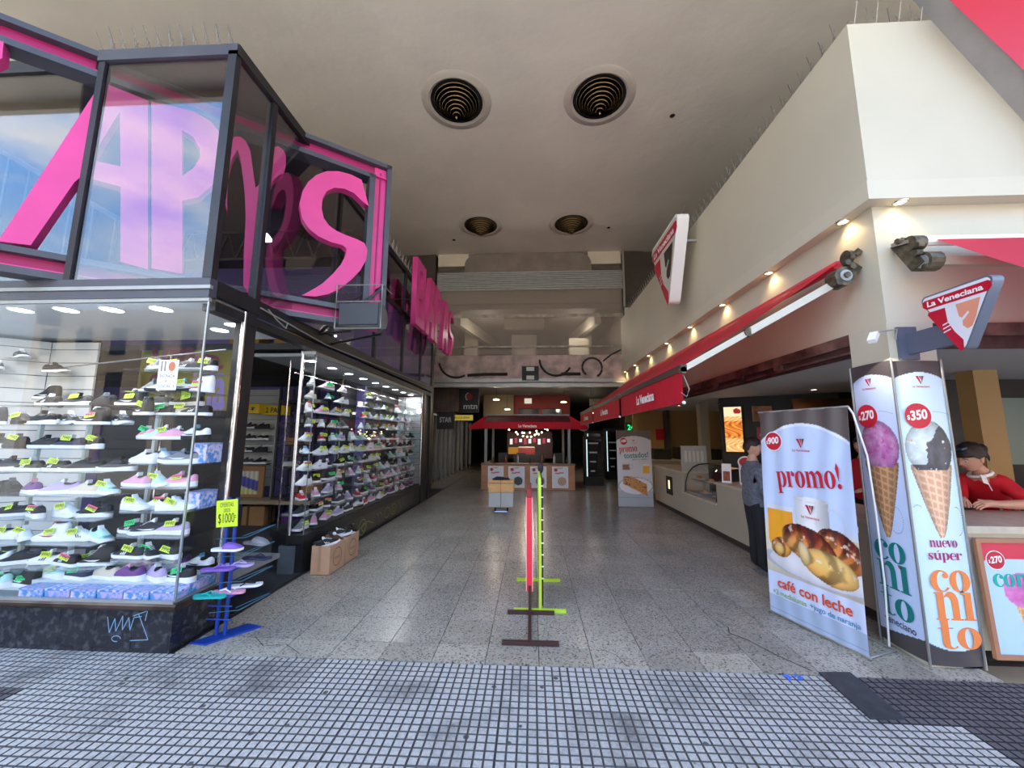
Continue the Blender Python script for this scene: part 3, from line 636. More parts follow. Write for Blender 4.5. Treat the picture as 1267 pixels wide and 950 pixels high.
def shoe(style, up, sole, det, mark, loc, rz, label, group, tilt=0.0, roll=0.0, sc=1.0, name='sneaker'):
    t = thing(name, label, 'shoe', loc, group=group); t.rotation_euler = (roll, tilt, rz); t.scale = (sc,) * 3
    P = STY[style]
    for nm, c in (('sole', sole), ('upper', up), ('collar', 'black' if up != 'black' else 'dark grey'), ('tongue', det), ('laces', det)) + ((('side_stripes', mark[1]),) if mark and mark[0] == 's' else (('side_curve', mark[1]),) if mark and mark[0] == 'c' else ()):
        me = P[nm]
        if not me.materials: me.materials.append(sm('white'))
        o = link(nm, me, t); o.material_slots[0].link = 'OBJECT'; o.material_slots[0].material = sm(c)
    return t
SN = {'low': 'low trainer', 'runner': 'running shoe', 'high': 'high-top trainer'}
WAYS = [('low', 'white', 'white', 'white', ('s', 'black')), ('low', 'black', 'white', 'white', ('s', 'white')), ('runner', 'black', 'white', 'black', None), ('low', 'white', 'white', 'white', None),
        ('runner', 'black', 'white', 'white', ('c', 'white')), ('low', 'beige', 'white', 'white', None), ('runner', 'grey', 'white', 'grey', ('c', 'white')), ('high', 'white', 'white', 'red', ('c', 'red')),
        ('low', 'pink', 'white', 'white', None), ('high', 'black', 'white', 'white', ('c', 'white')), ('low', 'navy', 'white', 'white', None), ('runner', 'white', 'white', 'white', None),
        ('low', 'black', 'white', 'black', None), ('runner', 'dark grey', 'white', 'black', None), ('low', 'red', 'white', 'white', None), ('runner', 'mint', 'white', 'white', None), ('runner', 'black', 'black', 'grey', None),
        ('runner', 'pink', 'white', 'lilac', None), ('low', 'brown', 'beige', 'beige', None), ('runner', 'lilac', 'white', 'white', None), ('runner', 'purple', 'white', 'pink', None), ('runner', 'white', 'black', 'blue', ('c', 'navy'))]
def way_label(w):
    s = f'{w[1]} {SN[w[0]]}'
    if w[4]: s += f' with {w[4][1]} {"stripes" if w[4][0] == "s" else "curve"}'
    return s
# price tags
TAGC = {'yellow': mat('fluor_yellow', (214, 240, 60), .6), 'green': mat('fluor_green', (40, 214, 120), .6), 'pink': mat('fluor_pink', (246, 110, 130), .6)}
M_ink = mat('marker_ink', (30, 30, 34), .6)
card = MB().box(-.045, .045, -.0006, .0006, 0, .042).mesh('card'); cardh = MB().box(-.045, .045, -.0009, .0009, .021, .042).mesh('card_top')
figs = []
for s in ('11990', '9990', '14990', '12500', '7990'):
    me = text_mesh(s, .012); fit(me, -.038, .006, .076, .03, .0012); me.transform(Matrix.Rotation(PI / 2, 4, 'X')); me.materials.append(M_ink); figs.append(me)
card.materials.append(TAGC['yellow']); cardh.materials.append(TAGC['pink'])
def tag(col, loc, rot, label, group, sc=1.0):
    t = thing('price_tag', label, 'price tag', loc, group=group); t.rotation_euler = rot; t.scale = (sc,) * 3
    o = link('card', card, t); o.material_slots[0].link = 'OBJECT'; o.material_slots[0].material = TAGC['yellow' if col == 'pink' else col]
    if col == 'pink': link('card_top', cardh, t)
    link('figures', random.choice(figs), t); return t

# ---- corner display case
case = thing('display_case', 'glazed corner display case of the shoe shop on a black marble base', 'display case', (-4.5, 3.5, 0))
MB().prism([(-6.6, 2.97), (-2.7, 2.97), (-2.7, 3.44), (-3.5, 4.2), (-6.6, 4.2)], 0, .30).build('base', M_dark, case)
for i in range(13): MB().box(XL - .012 - .292 * (i + 1) + .001, XL - .012 - .292 * i - .001, 2.945, 2.972, 0, .295).build('marble_tile', M_marble, case, bevel=.001)
for y0, y1 in ((2.947, 3.18), (3.182, 3.44)): MB().box(-2.702, XL, y0, y1, 0, .295).build('marble_tile', M_marble, case, bevel=.001)
me_s = MB(); me_s.prism([(2.93, .295), (2.92, .31), (2.92, .33), (2.93, .342), (2.99, .342), (2.99, .295)], -6.6, XL + .03, 'x')
me_s.build('front_sill', mat('bronze_sill', (92, 78, 68), .35, .7, noise=(5, .4)), case)
MB().box(-2.73, XL + .03, 2.99, 3.44, .295, .342).build('side_sill', MATS['bronze_sill'], case)
MB().box(-6.6, XL, 2.935, 2.96, .342, .36).build('bottom_channel', M_steel, case)
MB().box(XL - .02, XL, 2.96, 3.36, .342, .36).build('bottom_channel', M_steel, case)
MB().box(-6.6, -2.7, 2.96, 4.2, .30, .346).build('case_floor', mat('case_floor_grey', (120, 122, 124), .5), case)
mb = MB(); mb.box(-6.6, XL + .004, 2.948, 2.954, .36, 2.71); mb.build('front_pane', M_glassF, case)
mb = MB(); mb.box(XL - .003, XL + .003, 2.955, 3.34, .36, 2.71); mb.build('side_pane', M_glassF, case)
MB().box(XL - .006, XL + .008, 2.942, 2.955, .36, 2.71).build('corner_strip', mat('corner_strip', (160, 170, 172), .25, .6), case)
MB().tube([(XL, 3.35, .34), (XL, 3.35, 2.74)], .021, 12).build('chrome_post', M_chrome, case)
MB().box(-6.6, XL + .01, 2.935, 2.96, 2.70, 2.73).build('top_trim', M_steel, case); MB().box(XL - .01, XL + .012, 2.96, 3.37, 2.70, 2.74).build('top_trim', M_chrome, case)
MB().box(-6.6, -2.72, 2.97, 4.2, 2.70, 2.74).build('case_ceiling', mat('case_ceiling_white', (212, 216, 218), .6), case)
MB().box(-6.62, -6.6, 2.96, 4.2, 0, 2.74).build('left_end', M_dark, case)
# slat wall boards, two leaves meeting at a corner
M_slat = mat('slatwall_white', (186, 190, 190), .5)
def slats(parent, p0, p1, z0, z1, h=.155, m=None, t=.02, name='slat_board'):
    p0 = Vector((p0[0], p0[1], 0)); p1 = Vector((p1[0], p1[1], 0)); L = (p1 - p0).length; F = frame(p0, p1 - p0, (0, 0, 1)); z = z0
    while z < z1 - .01:
        mb = MB(F); mb.box(0, L, z + .004, min(z + h, z1) - .004, -t, 0); mb.build(name, m or M_slat, parent); z += h
    mb = MB(F); mb.box(0, L, z0, z1, -t - .012, -t - .002); mb.build('slat_backing', M_dark, parent)
slats(case, (-6.6, 3.25), (-5.58, 4.1), .4, 2.66); slats(case, (-5.57, 4.1), (-5.02, 4.12), .4, 2.66)
def led(x, y, z, label, group, parent=None, energy=6, r=.075):
    t = thing('ceiling_light', label, 'ceiling light', (x, y, z), group=group)
    smoothed(MB().lathe([(r, -.0), (r * 1.12, -.006), (r * 1.18, .0)], (x, y, z), 24).build('ring', M_whitep, t)); MB().lathe([(.001, -.004), (r, -.004), (r, .0)], (x, y, z), 24).build('lens', M_cool, t)
    if energy:
        l = bpy.data.lights.new('led', 'AREA'); l.shape = 'DISK'; l.size = .15; l.energy = energy; l.color = (.93, .97, 1); o = bpy.data.objects.new('led', l); COL.objects.link(o); o.parent = t; o.location = (0, 0, -.012)
    return t
for k, (x, y) in enumerate([(-5.4, 3.1), (-4.98, 3.1), (-4.57, 3.1), (-4.15, 3.11), (-3.73, 3.12), (-3.27, 3.12), (-3.0, 3.62), (-3.3, 3.8)]):
    led(x, y, 2.70, f'{NTH[k]} round LED light in the corner case ceiling, from the left', 'round lights over the corner case', energy=2.9)
# racks: uprights and glass shelves
M_up = mat('rack_upright', (196, 206, 206), .4)
rack = thing('shelf_rack', 'glass shelf rack filling the corner display case', 'shelf rack', (-3.8, 3.2, .346))
LV = [.53, .72, .91, 1.10, 1.29, 1.48, 1.68]
for x in (-4.62, -4.14, -3.50): MB().bar((x, 3.42, .35), (x + (.03 if x > -4 else 0), 3.42, 1.75), .03, .03).build('upright', M_up, rack)
for x in (-3.42, -2.80): MB().bar((x, 3.42, .35), (x, 3.42, 2.35), .012, .012).build('upright', M_chrome, rack)
for z in LV: MB().box(-5.1, -3.5, 3.02, 3.42, z - .008, z).build('glass_shelf', M_glassS, rack)
LR = [.60, .79, .98, 1.17, 1.36, 1.56, 1.76, 1.96, 2.15]
for z in LR: MB().box(-3.44, -2.78, 3.02, 3.42, z - .008, z).build('glass_shelf', M_glassS, rack)
for z in (2.25,): MB().tube([(-4.6, 3.5, z), (-2.78, 3.3, z + .12)], .008, 6).build('hanging_rail', M_chrome, rack)
CASEG = 'shoes shown in the corner display case'
used = {}
def put(way, loc, rz, where, group, tilt=0.0, sc=1.0, tagc=None, taggroup=None, facing=-1):
    lab = f'{way_label(way)}, {where}'
    t = shoe(*way, loc, rz, lab, group, tilt=tilt, sc=sc)
    if tagc:
        a = random.uniform(-.35, .35)
        dx = math.cos(rz) * -.02; dy = math.sin(rz) * -.02
        off = Vector((0, -.052, 0)) if facing == -1 else Vector((.052, -.02, 0))
        tag(tagc, (loc[0] + off.x + dx, loc[1] + off.y + dy, loc[2] + .055 + random.uniform(0, .02)), (random.uniform(-.5, -.2), a, 0 if facing == -1 else 1.0), f'{tagc} price tag on the shoe {where}', taggroup)
    return t
rnd = random.Random(11)
SHN = ['lowest', 'second lowest', 'third lowest', 'fourth lowest', 'fifth lowest', 'sixth lowest', 'seventh lowest', 'eighth lowest', 'top']
TG = 'price tags in the corner display case'
def rowfill(zs, x0, x1, step, y, rackname, pool, tagp=.55):
    for j, z in enumerate(zs):
        x = x0 + rnd.uniform(0, .05); i = 0
        while x < x1:
            w = rnd.choice(pool[j % len(pool)])
            side = rnd.random(); rz = PI + rnd.uniform(-.55, .55) if side < .75 else rnd.uniform(-.5, .3)
            tc = None
            if rnd.random() < tagp: tc = rnd.choice(['yellow', 'yellow', 'yellow', 'pink', 'green'] if rackname[0] == 'r' else ['yellow', 'yellow', 'yellow', 'pink'])
            put(w, (x, y + rnd.uniform(-.03, .03), z), rz, f'{NTH[i]} from left, {SHN[j]} shelf, {rackname} rack', CASEG, tagc=tc, taggroup=TG)
            x += step * rnd.uniform(.85, 1.12); i += 1
B = [w for w in WAYS if w[1] in ('black', 'dark grey')]; Wh = [w for w in WAYS if w[1] in ('white', 'mint', 'grey', 'beige')]; Pk = [w for w in WAYS if w[1] in ('pink', 'red', 'lilac', 'navy', 'purple')]
rowfill(LV, -4.72, -3.52, .235, 3.17, 'left', [B + Wh, Wh + Wh + B, Wh + B, Wh + Pk + B, B + B, Wh + Pk + B, B], .45)
rowfill(LR, -3.34, -2.84, .155, 3.17, 'right', [B + Pk, B + Pk, B + Wh, Wh + Pk, Pk + Wh, Wh + Pk, B + Wh, B + Wh, B + Wh], .5)
MB().box(-4.35, -2.95, 3.72, 3.74, .346, 1.84).build('added_shade_sheet', M_dark, rack)  # added dark sheet standing in for the shade behind the racks
# back shelf row
for i in range(6): put(rnd.choice(B), (-4.5 + .27 * i, 3.36, 1.86), PI + rnd.uniform(-.3, .3), f'{NTH[i]} from left, loose shelf behind racks', CASEG, tagc='yellow' if i % 2 else None, taggroup=TG)
MB().box(-5.1, -3.1, 3.25, 3.5, 1.852, 1.86).build('glass_shelf', M_glassS, rack)
# slat wall shoes (little brackets hold them)
for k, (x, y, z, w, r) in enumerate([(-5.62, 3.88, 2.42, B[0], -.4), (-5.3, 3.97, 2.28, B[4], 0), (-5.72, 3.78, 2.27, B[2], -.6), (-5.35, 3.97, 1.98, B[3], PI), (-5.85, 3.68, 2.02, Wh[3], -.6), (-5.3, 3.97, 1.72, B[2], PI), (-5.8, 3.7, 1.75, B[1], -.5), (-5.95, 3.6, 2.5, Wh[0], -.5)]):
    put(w, (x, y, z), r, f'{NTH[k]} on the white slat wall at back left', CASEG)
    MB().box(x - .1, x + .1, y - .06, y + .08, z - .006, z).build('slat_bracket', M_chrome, case)
# floor of the case: blue patterned boxes in front, shoes on them
M_pat = mat('blue_pattern_box', (70, 140, 205), .4, noise=(28, .3), c2=(216, 204, 232), stops=(.42, .58))
M_pat2 = mat('lilac_pattern_box', (182, 168, 214), .4, noise=(30, .3), c2=(90, 150, 205), stops=(.42, .55))
def gift(x0, x1, y0, y1, z0, z1, lab, k=0, g='patterned boxes in the corner case'):
    t = thing('patterned_box', lab, 'box', ((x0 + x1) / 2, (y0 + y1) / 2, z0), group=g)
    MB().box(x0, x1, y0, y1, z0, z1 - .014).build('carton', M_pat if k % 2 == 0 else M_pat2, t, bevel=.002); MB().box(x0 - .002, x1 + .002, y0 - .002, y1 + .002, z1 - .014, z1).build('lid', M_pat2 if k % 2 == 0 else M_pat, t, bevel=.002)
for i in range(6): gift(-3.98 + .215 * i, -3.775 + .215 * i, 2.975, 3.09, .346, .415, f'{NTH[i]} flat blue patterned box along the front glass floor, from the left', i)
for i in range(3): gift(-2.83, -2.71, 3.1 + .1 * i, 3.195 + .1 * i, .346, .43, f'{NTH[i]} flat patterned box along the side glass, from the corner', i)
gift(-2.9, -2.78, 3.2, 3.4, 1.36, 1.53, 'blue glitter box at the right end of the fifth right shelf', 0); gift(-2.93, -2.79, 3.2, 3.4, .98, 1.12, 'blue patterned box at the right end of the third right shelf', 0); gift(-3.3, -3.1, 3.28, 3.4, 1.36, 1.45, 'flat blue box behind the shoes of the fifth right shelf', 0)
for i in range(9):
    x = -4.62 + .22 * i; w = rnd.choice(Wh + B + Pk); put(w, (x, 3.16 + .02 * (i % 2), .43 if i > 2 else .36), PI + rnd.uniform(-.6, -.1), f'{NTH[i]} from left, front row, corner case floor', CASEG, tagc=rnd.choice(['yellow', 'green', None]), taggroup=TG, sc=1.08)
MB().box(-4.9, -2.8, 3.1, 3.3, .346, .36).build('low_riser', M_up, rack); MB().box(-4.08, -2.8, 3.1, 3.3, .36, .43).build('low_riser', M_up, rack)
for i in range(8):
    x = -4.6 + .25 * i; put(rnd.choice(Wh + B + Pk), (x, 3.33, .47), PI + rnd.uniform(-.4, .4), f'{NTH[i]} from left, second row, corner case floor', CASEG, tagc=rnd.choice(['yellow', None]), taggroup=TG)
MB().box(-4.9, -2.8, 3.3, 3.42, .36, .47).build('low_riser', M_up, rack)
# paper notice and hanging banner in the case
nt_ = thing('paper_notice', 'white paper notice taped inside the front glass near the corner', 'notice', (-2.98, 2.975, 1.95))
FN = frame((-3.07, 2.972, 1.96), (1, 0, 0), (0, 0, 1))
mb = MB(FN); mb.box(0, .17, 0, .25, -.002, 0); mb.build('sheet', M_whitep, nt_)
for k, s in enumerate(['LOCAL 3', 'A', 'ENTRADA']): write(s, .02 if k != 1 else .07, .02 + .042 * k, .13 if k != 1 else .02, .024, FN, nt_, M_ink, z=.001)
for x, w in ((.02, .012), (.05, .012)): 
    mb = MB(FN); mb.box(x, x + w, .155, .24, 0, .0008); mb.build('printed_mark', mat('notice_grey', (120, 120, 124)), nt_)
mb = MB(FN); mb.prism(disc(.115, .195, .03, .04, 16), 0, .0008); mb.build('printed_mark', mat('notice_orange', (200, 110, 70)), nt_)
hb = thing('hanging_banner', 'dim yellow and purple banner hanging behind the corner case', 'banner', (-4.2, 4.55, 1.7))
MB().box(-4.95, -3.72, 4.55, 4.58, 1.7, 2.66).build('cloth', mat('olive_yellow', (104, 100, 44), .7), hb)
FB = frame((-4.95, 4.55, 1.7), (1, 0, 0), (0, 0, 1)); write('ym', .12, .5, .6, .5, FB, hb, mat('maroon', (96, 40, 60), .7), bold=.03, z=.004); write('ma', .72, .2, .45, .4, FB, hb, M_purple, bold=.03, z=.004); write('ca', .3, .7, .8, .2, FB, hb, MATS['maroon'], bold=.03, z=.004)
# graffiti on the marble
gr = thing('graffiti_tag', 'pale blue spray scribble on the black marble base of the corner case', 'graffiti', (-3.0, 2.943, .1))
mb = MB(); P = [(-3.19, .24), (-3.16, .13), (-3.13, .23), (-3.11, .14), (-3.07, .25), (-3.06, .15), (-3.02, .24), (-3.0, .15), (-2.98, .24), (-2.92, .25)]
ribs = [P, [(-2.99, .25), (-2.88, .29), (-2.89, .22)], [(-2.95, .27), (-2.85, .09), (-2.99, .08)]]; 
for R_ in ribs + [[(-3.1 + .035 * math.cos(a), .09 + .02 * math.sin(a)) for a in [i * .5 for i in range(11)]]]:
    for a, b in zip(R_, R_[1:]):
        d = Vector((b[0] - a[0], 0, b[1] - a[1])).normalized(); n = Vector((-d.z, 0, d.x)) * .003; A = Vector((a[0], 2.9435, a[1])); Bq = Vector((b[0], 2.9435, b[1])); mb.poly([A - n, Bq - n, Bq + n, A + n])
mb.build('spray_line', mat('spray_blue', (120, 160, 190), .7), gr, kind='stuff')

# ---- black framework of the facade
fr = thing('shop_facade', 'black metal frame around the shoe shop windows and doorway', 'shop frame', (XL, 5, 0))
def fb(x0, x1, y0, y1, z0, z1, nm='frame_bar', m=None): return MB().box(x0, x1, y0, y1, z0, z1).build(nm, m or M_black, fr)
fb(-6.6, XL + .012, 2.925, 3.0, 2.73, 2.90, 'front_beam', M_dgrey); fb(-6.6, XL + .03, 2.91, 2.94, 2.80, 2.83, 'beam_lip', M_steel)
fb(XL - .1, XL + .015, 3.0, 10.25, 2.64, 2.72, 'side_beam'); fb(XL - .06, XL + .02, 3.0, 10.25, 2.76, 2.9, 'side_beam')
fb(XL - .1, XL + .01, 3.37, 3.5, 0, 2.76, 'door_post'); fb(-2.88, XL - .01, 4.24, 4.34, 0.0, 2.7, 'door_post') if False else None
fb(XL - .12, XL + .005, 9.42, 9.62, 0, 2.7, 'end_post'); fb(XL - .3, XL + .01, 10.05, 10.25, 0, 5.13, 'end_post'); fb(-2.8, -2.72, 9.6, 10.1, 0, 2.7, 'end_panel', M_dark)
# upper storey along the passage
for y in (2.95, 3.47, 4.9, 6.3, 7.7, 9.0, 10.1): fb(XL - .06, XL + .02, y - .03, y + .03, 2.9, 5.06, 'mullion')
fb(XL - .08, XL + .03, 2.93, 10.25, 5.03, 5.13, 'top_beam'); fb(XL - .05, XL + .02, 4.9, 10.1, 4.1, 4.18, 'transom')
fb(-4.0, XL + .02, 2.92, 2.98, 5.02, 5.13, 'top_beam', M_dgrey); fb(-3.99, -3.93, 2.93, 2.99, 2.9, 5.06, 'mullion'); fb(-6.6, -4.0, 2.98, 3.06, 5.0, 5.13, 'top_beam')
fb(-5.3, -5.24, 2.96, 3.04, 2.9, 5.06, 'mullion')
for (y0, y1) in ((2.98, 3.44), (3.5, 4.87), (4.93, 6.27), (6.33, 7.67), (7.73, 8.97), (9.03, 10.07)):
    MB().box(XL - .006, XL, y0, y1, 2.9, 5.03).build('window_pane', M_glassU, fr)
MB().box(-3.93, XL - .03, 2.948, 2.956, 2.9, 5.02).build('window_pane', M_glassU, fr); MB().box(-6.6, -4.0, 3.0, 3.008, 2.9, 5.02).build('window_pane', M_glassU, fr)
for (y0, y1) in ((5.6, 6.25), (6.35, 7.66), (7.74, 8.96), (9.04, 10.06)): MB().box(XL - .05, XL - .03, y0, y1, 2.92, 4.1).build('purple_panel', M_purple, fr)
MB().box(-9, XL - .02, 3.0, 10.25, 5.08, 5.13).build('roof', M_black, fr)
MB().box(-9, -2.75, 4.55, 10.2, 2.66, 2.74).build('upper_deck', M_dark, fr)
MB().tube([(XL + .035, 3.5, 2.83), (XL + .04, 4.7, 2.75), (XL + .04, 9.6, 2.86)], .008, 6).build('cable', mat('grey_cable', (140, 136, 128), .6), fr)
MB().tube([(XL + .04, 3.6, 2.85), (XL + .06, 3.7, 2.78), (XL + .07, 3.85, 2.72), (XL + .05, 3.9, 2.8)], .006, 6).build('cable', MATS['grey_cable'], fr)
spikes('bird spikes on the roof edge of the corner window bay', (-4.0, 2.95, 5.13), (-2.7, 2.95, 5.13), 34, 4)
spikes('bird spikes on the roof edge along the passage', (-2.66, 4.7, 5.13), (-2.66, 10.2, 5.13), 90, 5)
# inside the upper storey: truss, wall, lamp, bars for a reflected railing
tr_ = thing('lattice_truss', 'dark lattice truss inside the upper window bay', 'truss', (-4.4, 5.5, 4.3))
for z in (4.3, 4.75): MB().box(-6.6, -2.8, 5.47, 5.53, z, z + .04).build('chord', M_black, tr_)
for i in range(12):
    x = -6.5 + i * .31; MB().bar((x, 5.5, 4.33), (x + .155, 5.5, 4.76), .025).build('brace', M_black, tr_); MB().bar((x + .155, 5.5, 4.76), (x + .31, 5.5, 4.33), .025).build('brace', M_black, tr_)
struct('wall_shop_left', MB().box(-9.1, -9, 2.96, 12, 0, 5.1), mat('shop_wall_dark', (60, 58, 62), .7)); struct('wall_shop_back', MB().box(-9, -3.3, 7.42, 7.5, 0, 5.08), M_purple)
struct('wall_shop_far', MB().box(-3.4, -3.3, 7.5, 10.2, 0, 5.1), M_dark)
ul = thing('hanging_lamp', 'small bright lamp inside the upper bay behind the side glass', 'lamp', (-3.4, 4.4, 4.1))
MB().prism([(-3.52, 4.36), (-3.3, 4.36), (-3.34, 4.5), (-3.48, 4.5)], 4.06, 4.1).build('lamp_face', M_cool, ul); MB().tube([(-3.41, 4.43, 4.1), (-3.41, 4.43, 5.05)], .01, 6).build('stem', M_black, ul)
rg = thing('reflected_railing', 'dark bars behind the left upper glass imitating a reflected railing', 'railing', (-5.2, 3.6, 3.0))  # added bars imitate a railing mirrored in the left pane
MB().bar((-6.4, 3.7, 5.0), (-4.1, 3.7, 3.7), .05).build('reflection_top_bar', M_black, rg)
for i in range(8): MB().bar((-6.2 + .28 * i, 3.7, 4.86 - .158 * i), (-6.2 + .28 * i, 3.7, 2.9), .025).build('reflection_bar', M_black, rg)

# ---- big diagonal pink sign
FS = frame((-4.5, 2.59, 0), (.799, .602, 0), (0, 0, 1))
sg = thing('letter_sign', 'large pink letter sign in a dark frame cutting diagonally through the corner window bay', 'sign', (-4.5, 2.59, 2.9))
def sbox(a0, a1, z0, z1, c0, c1, nm, m):
    mb = MB(FS); mb.box(a0, a1, z0, z1, c0, c1); return mb.build(nm, m, sg)
M_pink_shade = mat('pink_channel', (160, 22, 92), .5)  # darker pink paints the shade inside the channel
S0, S1 = -1.6, 3.324
for nm, z0, z1 in (('top', 4.87, 5.13), ('bottom', 2.90, 3.13)):
    e = S1 if nm == 'top' else 2.85
    sbox(S0, e, z1 - .055, z1, -.16, .02, 'outer_rail', M_dgrey); sbox(S0, e - (.2 if nm == 'top' else 0), z0, z0 + .06, -.16, .02, 'inner_rail', M_dgrey); sbox(S0, e, z0 + .06, z1 - .055, -.14, -.06, 'pink_channel', M_pink_shade)
    sbox(S0, e, z0 + .055, z0 + .075, -.06, .0, 'pink_lip', M_pink)
sbox(3.265, 3.324, 2.9, 5.13, -.16, .02, 'outer_rail', M_dgrey); sbox(3.05, 3.12, 3.0, 4.93, -.16, .02, 'inner_rail', M_dgrey); sbox(3.12, 3.265, 2.9, 5.07, -.14, -.04, 'pink_channel', M_pink); sbox(3.185, 3.2, 3.0, 5.0, -.04, -.02, 'pink_lip', M_pink_shade)
def smooth_poly(P, n=4):
    out = []
    for i in range(len(P)):
        p0, p1, p2, p3 = [Vector((*P[(i + k - 1) % len(P)], 0)) for k in range(4)]
        for j in range(n):
            t = j / n; q = .5 * ((2 * p1) + (p2 - p0) * t + (2 * p0 - 5 * p1 + 4 * p2 - p3) * t * t + (3 * p1 - p0 - 3 * p2 + p3) * t ** 3); out.append((q.x, q.y))
    return out
def sletter(outl, nm, t=.11, c0=-.08):
    me = plate(outl, t, Matrix.Translation((0, 0, c0))); bm = bmesh.new(); bm.from_mesh(me); bmesh.ops.recalc_face_normals(bm, faces=bm.faces); bm.to_mesh(me); bm.free(); return place(me, nm, M_pink, FS, sg)
sletter([[(-1.15, 4.85), (.06, 4.87), (.07, 4.72), (-.75, 3.35), (.02, 3.35), (.0, 3.14), (-1.2, 3.14), (-1.2, 3.3), (-.42, 4.62), (-1.15, 4.62)]], 'letter_z')
sletter([[(.232, 3.14), (.404, 3.156), (.585, 3.80), (.62, 3.87), (.868, 3.866), (.939, 3.156), (1.128, 3.127), (.965, 4.811), (.646, 4.83)], [(.655, 4.043), (.848, 4.063), (.79, 4.60)]], 'letter_a')
pb = [(.989, 4.81), (1.15, 3.148), (1.372, 3.147), (1.304, 3.889), (1.42, 3.97), (1.512, 4.127), (1.57, 4.35), (1.585, 4.55), (1.55, 4.716), (1.45, 4.83), (1.303, 4.873), (1.15, 4.85)]
sletter([pb, [(1.235, 4.626), (1.32, 4.6), (1.385, 4.5), (1.395, 4.40), (1.36, 4.27), (1.28, 4.14)]], 'letter_p')
sletter([smooth_poly([(1.93, 4.45), (1.96, 4.70), (2.05, 4.83), (2.13, 4.74), (2.12, 4.52), (2.03, 4.40), (1.96, 3.9), (1.98, 3.14), (1.86, 3.14), (1.82, 3.9), (1.76, 4.35), (1.69, 4.62), (1.63, 4.30), (1.66, 3.9), (1.62, 4.1), (1.585, 4.35), (1.62, 4.68), (1.70, 4.78), (1.80, 4.66), (1.88, 4.25)], 2)], 'letter_a')  # left leaf of the outline builds a ghost reflection into the letter
import itertools
So = [(2.31, 4.28), (2.34, 4.45), (2.42, 4.62), (2.54, 4.73), (2.68, 4.79), (2.82, 4.80), (2.93, 4.78), (3.0, 4.73)]
S_out = smooth_poly([(2.29, 4.25), (2.335, 4.46), (2.44, 4.65), (2.60, 4.76), (2.78, 4.80), (2.94, 4.77)], 1) 
S_poly = [(2.30, 4.22), (2.32, 4.38), (2.37, 4.52), (2.45, 4.64), (2.55, 4.73), (2.68, 4.785), (2.82, 4.80), (2.95, 4.78), (3.01, 4.60), (3.055, 4.46), (2.97, 4.50), (2.87, 4.57), (2.76, 4.585), (2.65, 4.555), (2.57, 4.48), (2.53, 4.37), (2.53, 4.24), (2.56, 4.13), (2.62, 4.06), (2.70, 4.02), (2.80, 4.0), (2.93, 3.985), (3.03, 3.96), (3.07, 3.88), (3.06, 3.75), (3.0, 3.6), (2.9, 3.45), (2.78, 3.31), (2.66, 3.22), (2.53, 3.165), (2.40, 3.15), (2.50, 3.24), (2.60, 3.34), (2.70, 3.48), (2.78, 3.62), (2.825, 3.75), (2.83, 3.83), (2.78, 3.86), (2.66, 3.86), (2.52, 3.89), (2.42, 3.95), (2.34, 4.05)]
sletter([S_poly], 'letter_s')
# second sign along the passage
FZ = frame((-2.34, 7.1, 3.76), (0, 1, 0), (0, 0, 1))
s2 = thing('letter_sign', 'smaller pink letter sign seen edge on along the passage wall', 'sign', (-2.3, 7.1, 3.76))
def pl2(outl, nm, a):
    me = plate([[(x + a, y) for x, y in o] for o in outl], .10, None); return place(me, nm, M_pink, FZ, s2)
pl2([[(0, 0), (.62, 0), (.62, 1.35), (0, 1.35)], [(.2, .18), (.42, .18), (.42, .58), (.2, .58)], [(.2, .78), (.42, .78), (.42, 1.17), (.2, 1.17)]], 'letter_z', 0)
pl2([[(0, 0), (.22, 0), (.28, .35), (.44, .35), (.44, 0), (.68, 0), (.62, 1.35), (.3, 1.35)], [(.32, .6), (.44, .6), (.44, 1.0)]], 'letter_a', .74)
pl2([[(0, 0), (.22, 0), (.22, .5), (.45, .55), (.62, .75), (.66, 1.0), (.55, 1.25), (.35, 1.35), (0, 1.35)], [(.22, .75), (.38, .8), (.42, .98), (.36, 1.12), (.22, 1.14)]], 'letter_p', 1.48)
pl2([[(0, 0), (.22, 0), (.28, .35), (.44, .35), (.44, 0), (.68, 0), (.62, 1.35), (.3, 1.35)], [(.32, .6), (.44, .6), (.44, 1.0)]], 'letter_a', 2.2)
pl2([[((x - 2.29) * .85, (z - 3.14) * .8) for x, z in S_poly]], 'letter_s', 2.95)
for y in (7.0, 7.8, 8.5, 9.3, 10.0): MB().bar((XL, y, 4.2), (-2.3, y, 4.2), .02).build('bracket', M_black, s2)
# floodlight on its cage under the sign
fd = thing('floodlight', 'grey drum floodlight in a wire cage under the right end of the pink sign', 'floodlight', (-2.0, 4.35, 2.84))
mb = MB(); n = 10; P = [(4.30 + .13 * math.sin(a), 3.0 + .15 * math.cos(a)) for a in [PI * i / n for i in range(n + 1)]] ; P = [(4.22, 3.13), (4.34, 3.15), (4.46, 3.10), (4.5, 2.98), (4.46, 2.88), (4.3, 2.84), (4.24, 2.86)]
mb.prism(P, -2.24, -1.76, 'x'); mb.build('drum', mat('flood_drum', (104, 108, 112), .4, .4, noise=(3, .3)), fd, bevel=.006)
MB().box(-2.23, -1.77, 4.205, 4.235, 2.87, 3.12).build('lens', mat('flood_lens', (62, 64, 68), .5), fd)
M_wire = mat('cage_wire', (150, 150, 146), .4, .6)
for x in (-2.27, -1.73): 
    MB().tube([(x, 4.2, 2.82), (x, 4.2, 3.34), (x, 4.5, 3.34)], .009, 6).build('cage_bar', M_wire, fd)
for z in (2.82, 3.14): MB().tube([(-2.27, 4.2, z), (-1.73, 4.2, z)], .009, 6).build('cage_bar', M_wire, fd)
MB().tube([(-2.27, 4.2, 3.34), (-1.73, 4.2, 3.34)], .007, 6).build('cage_bar', M_wire, fd)
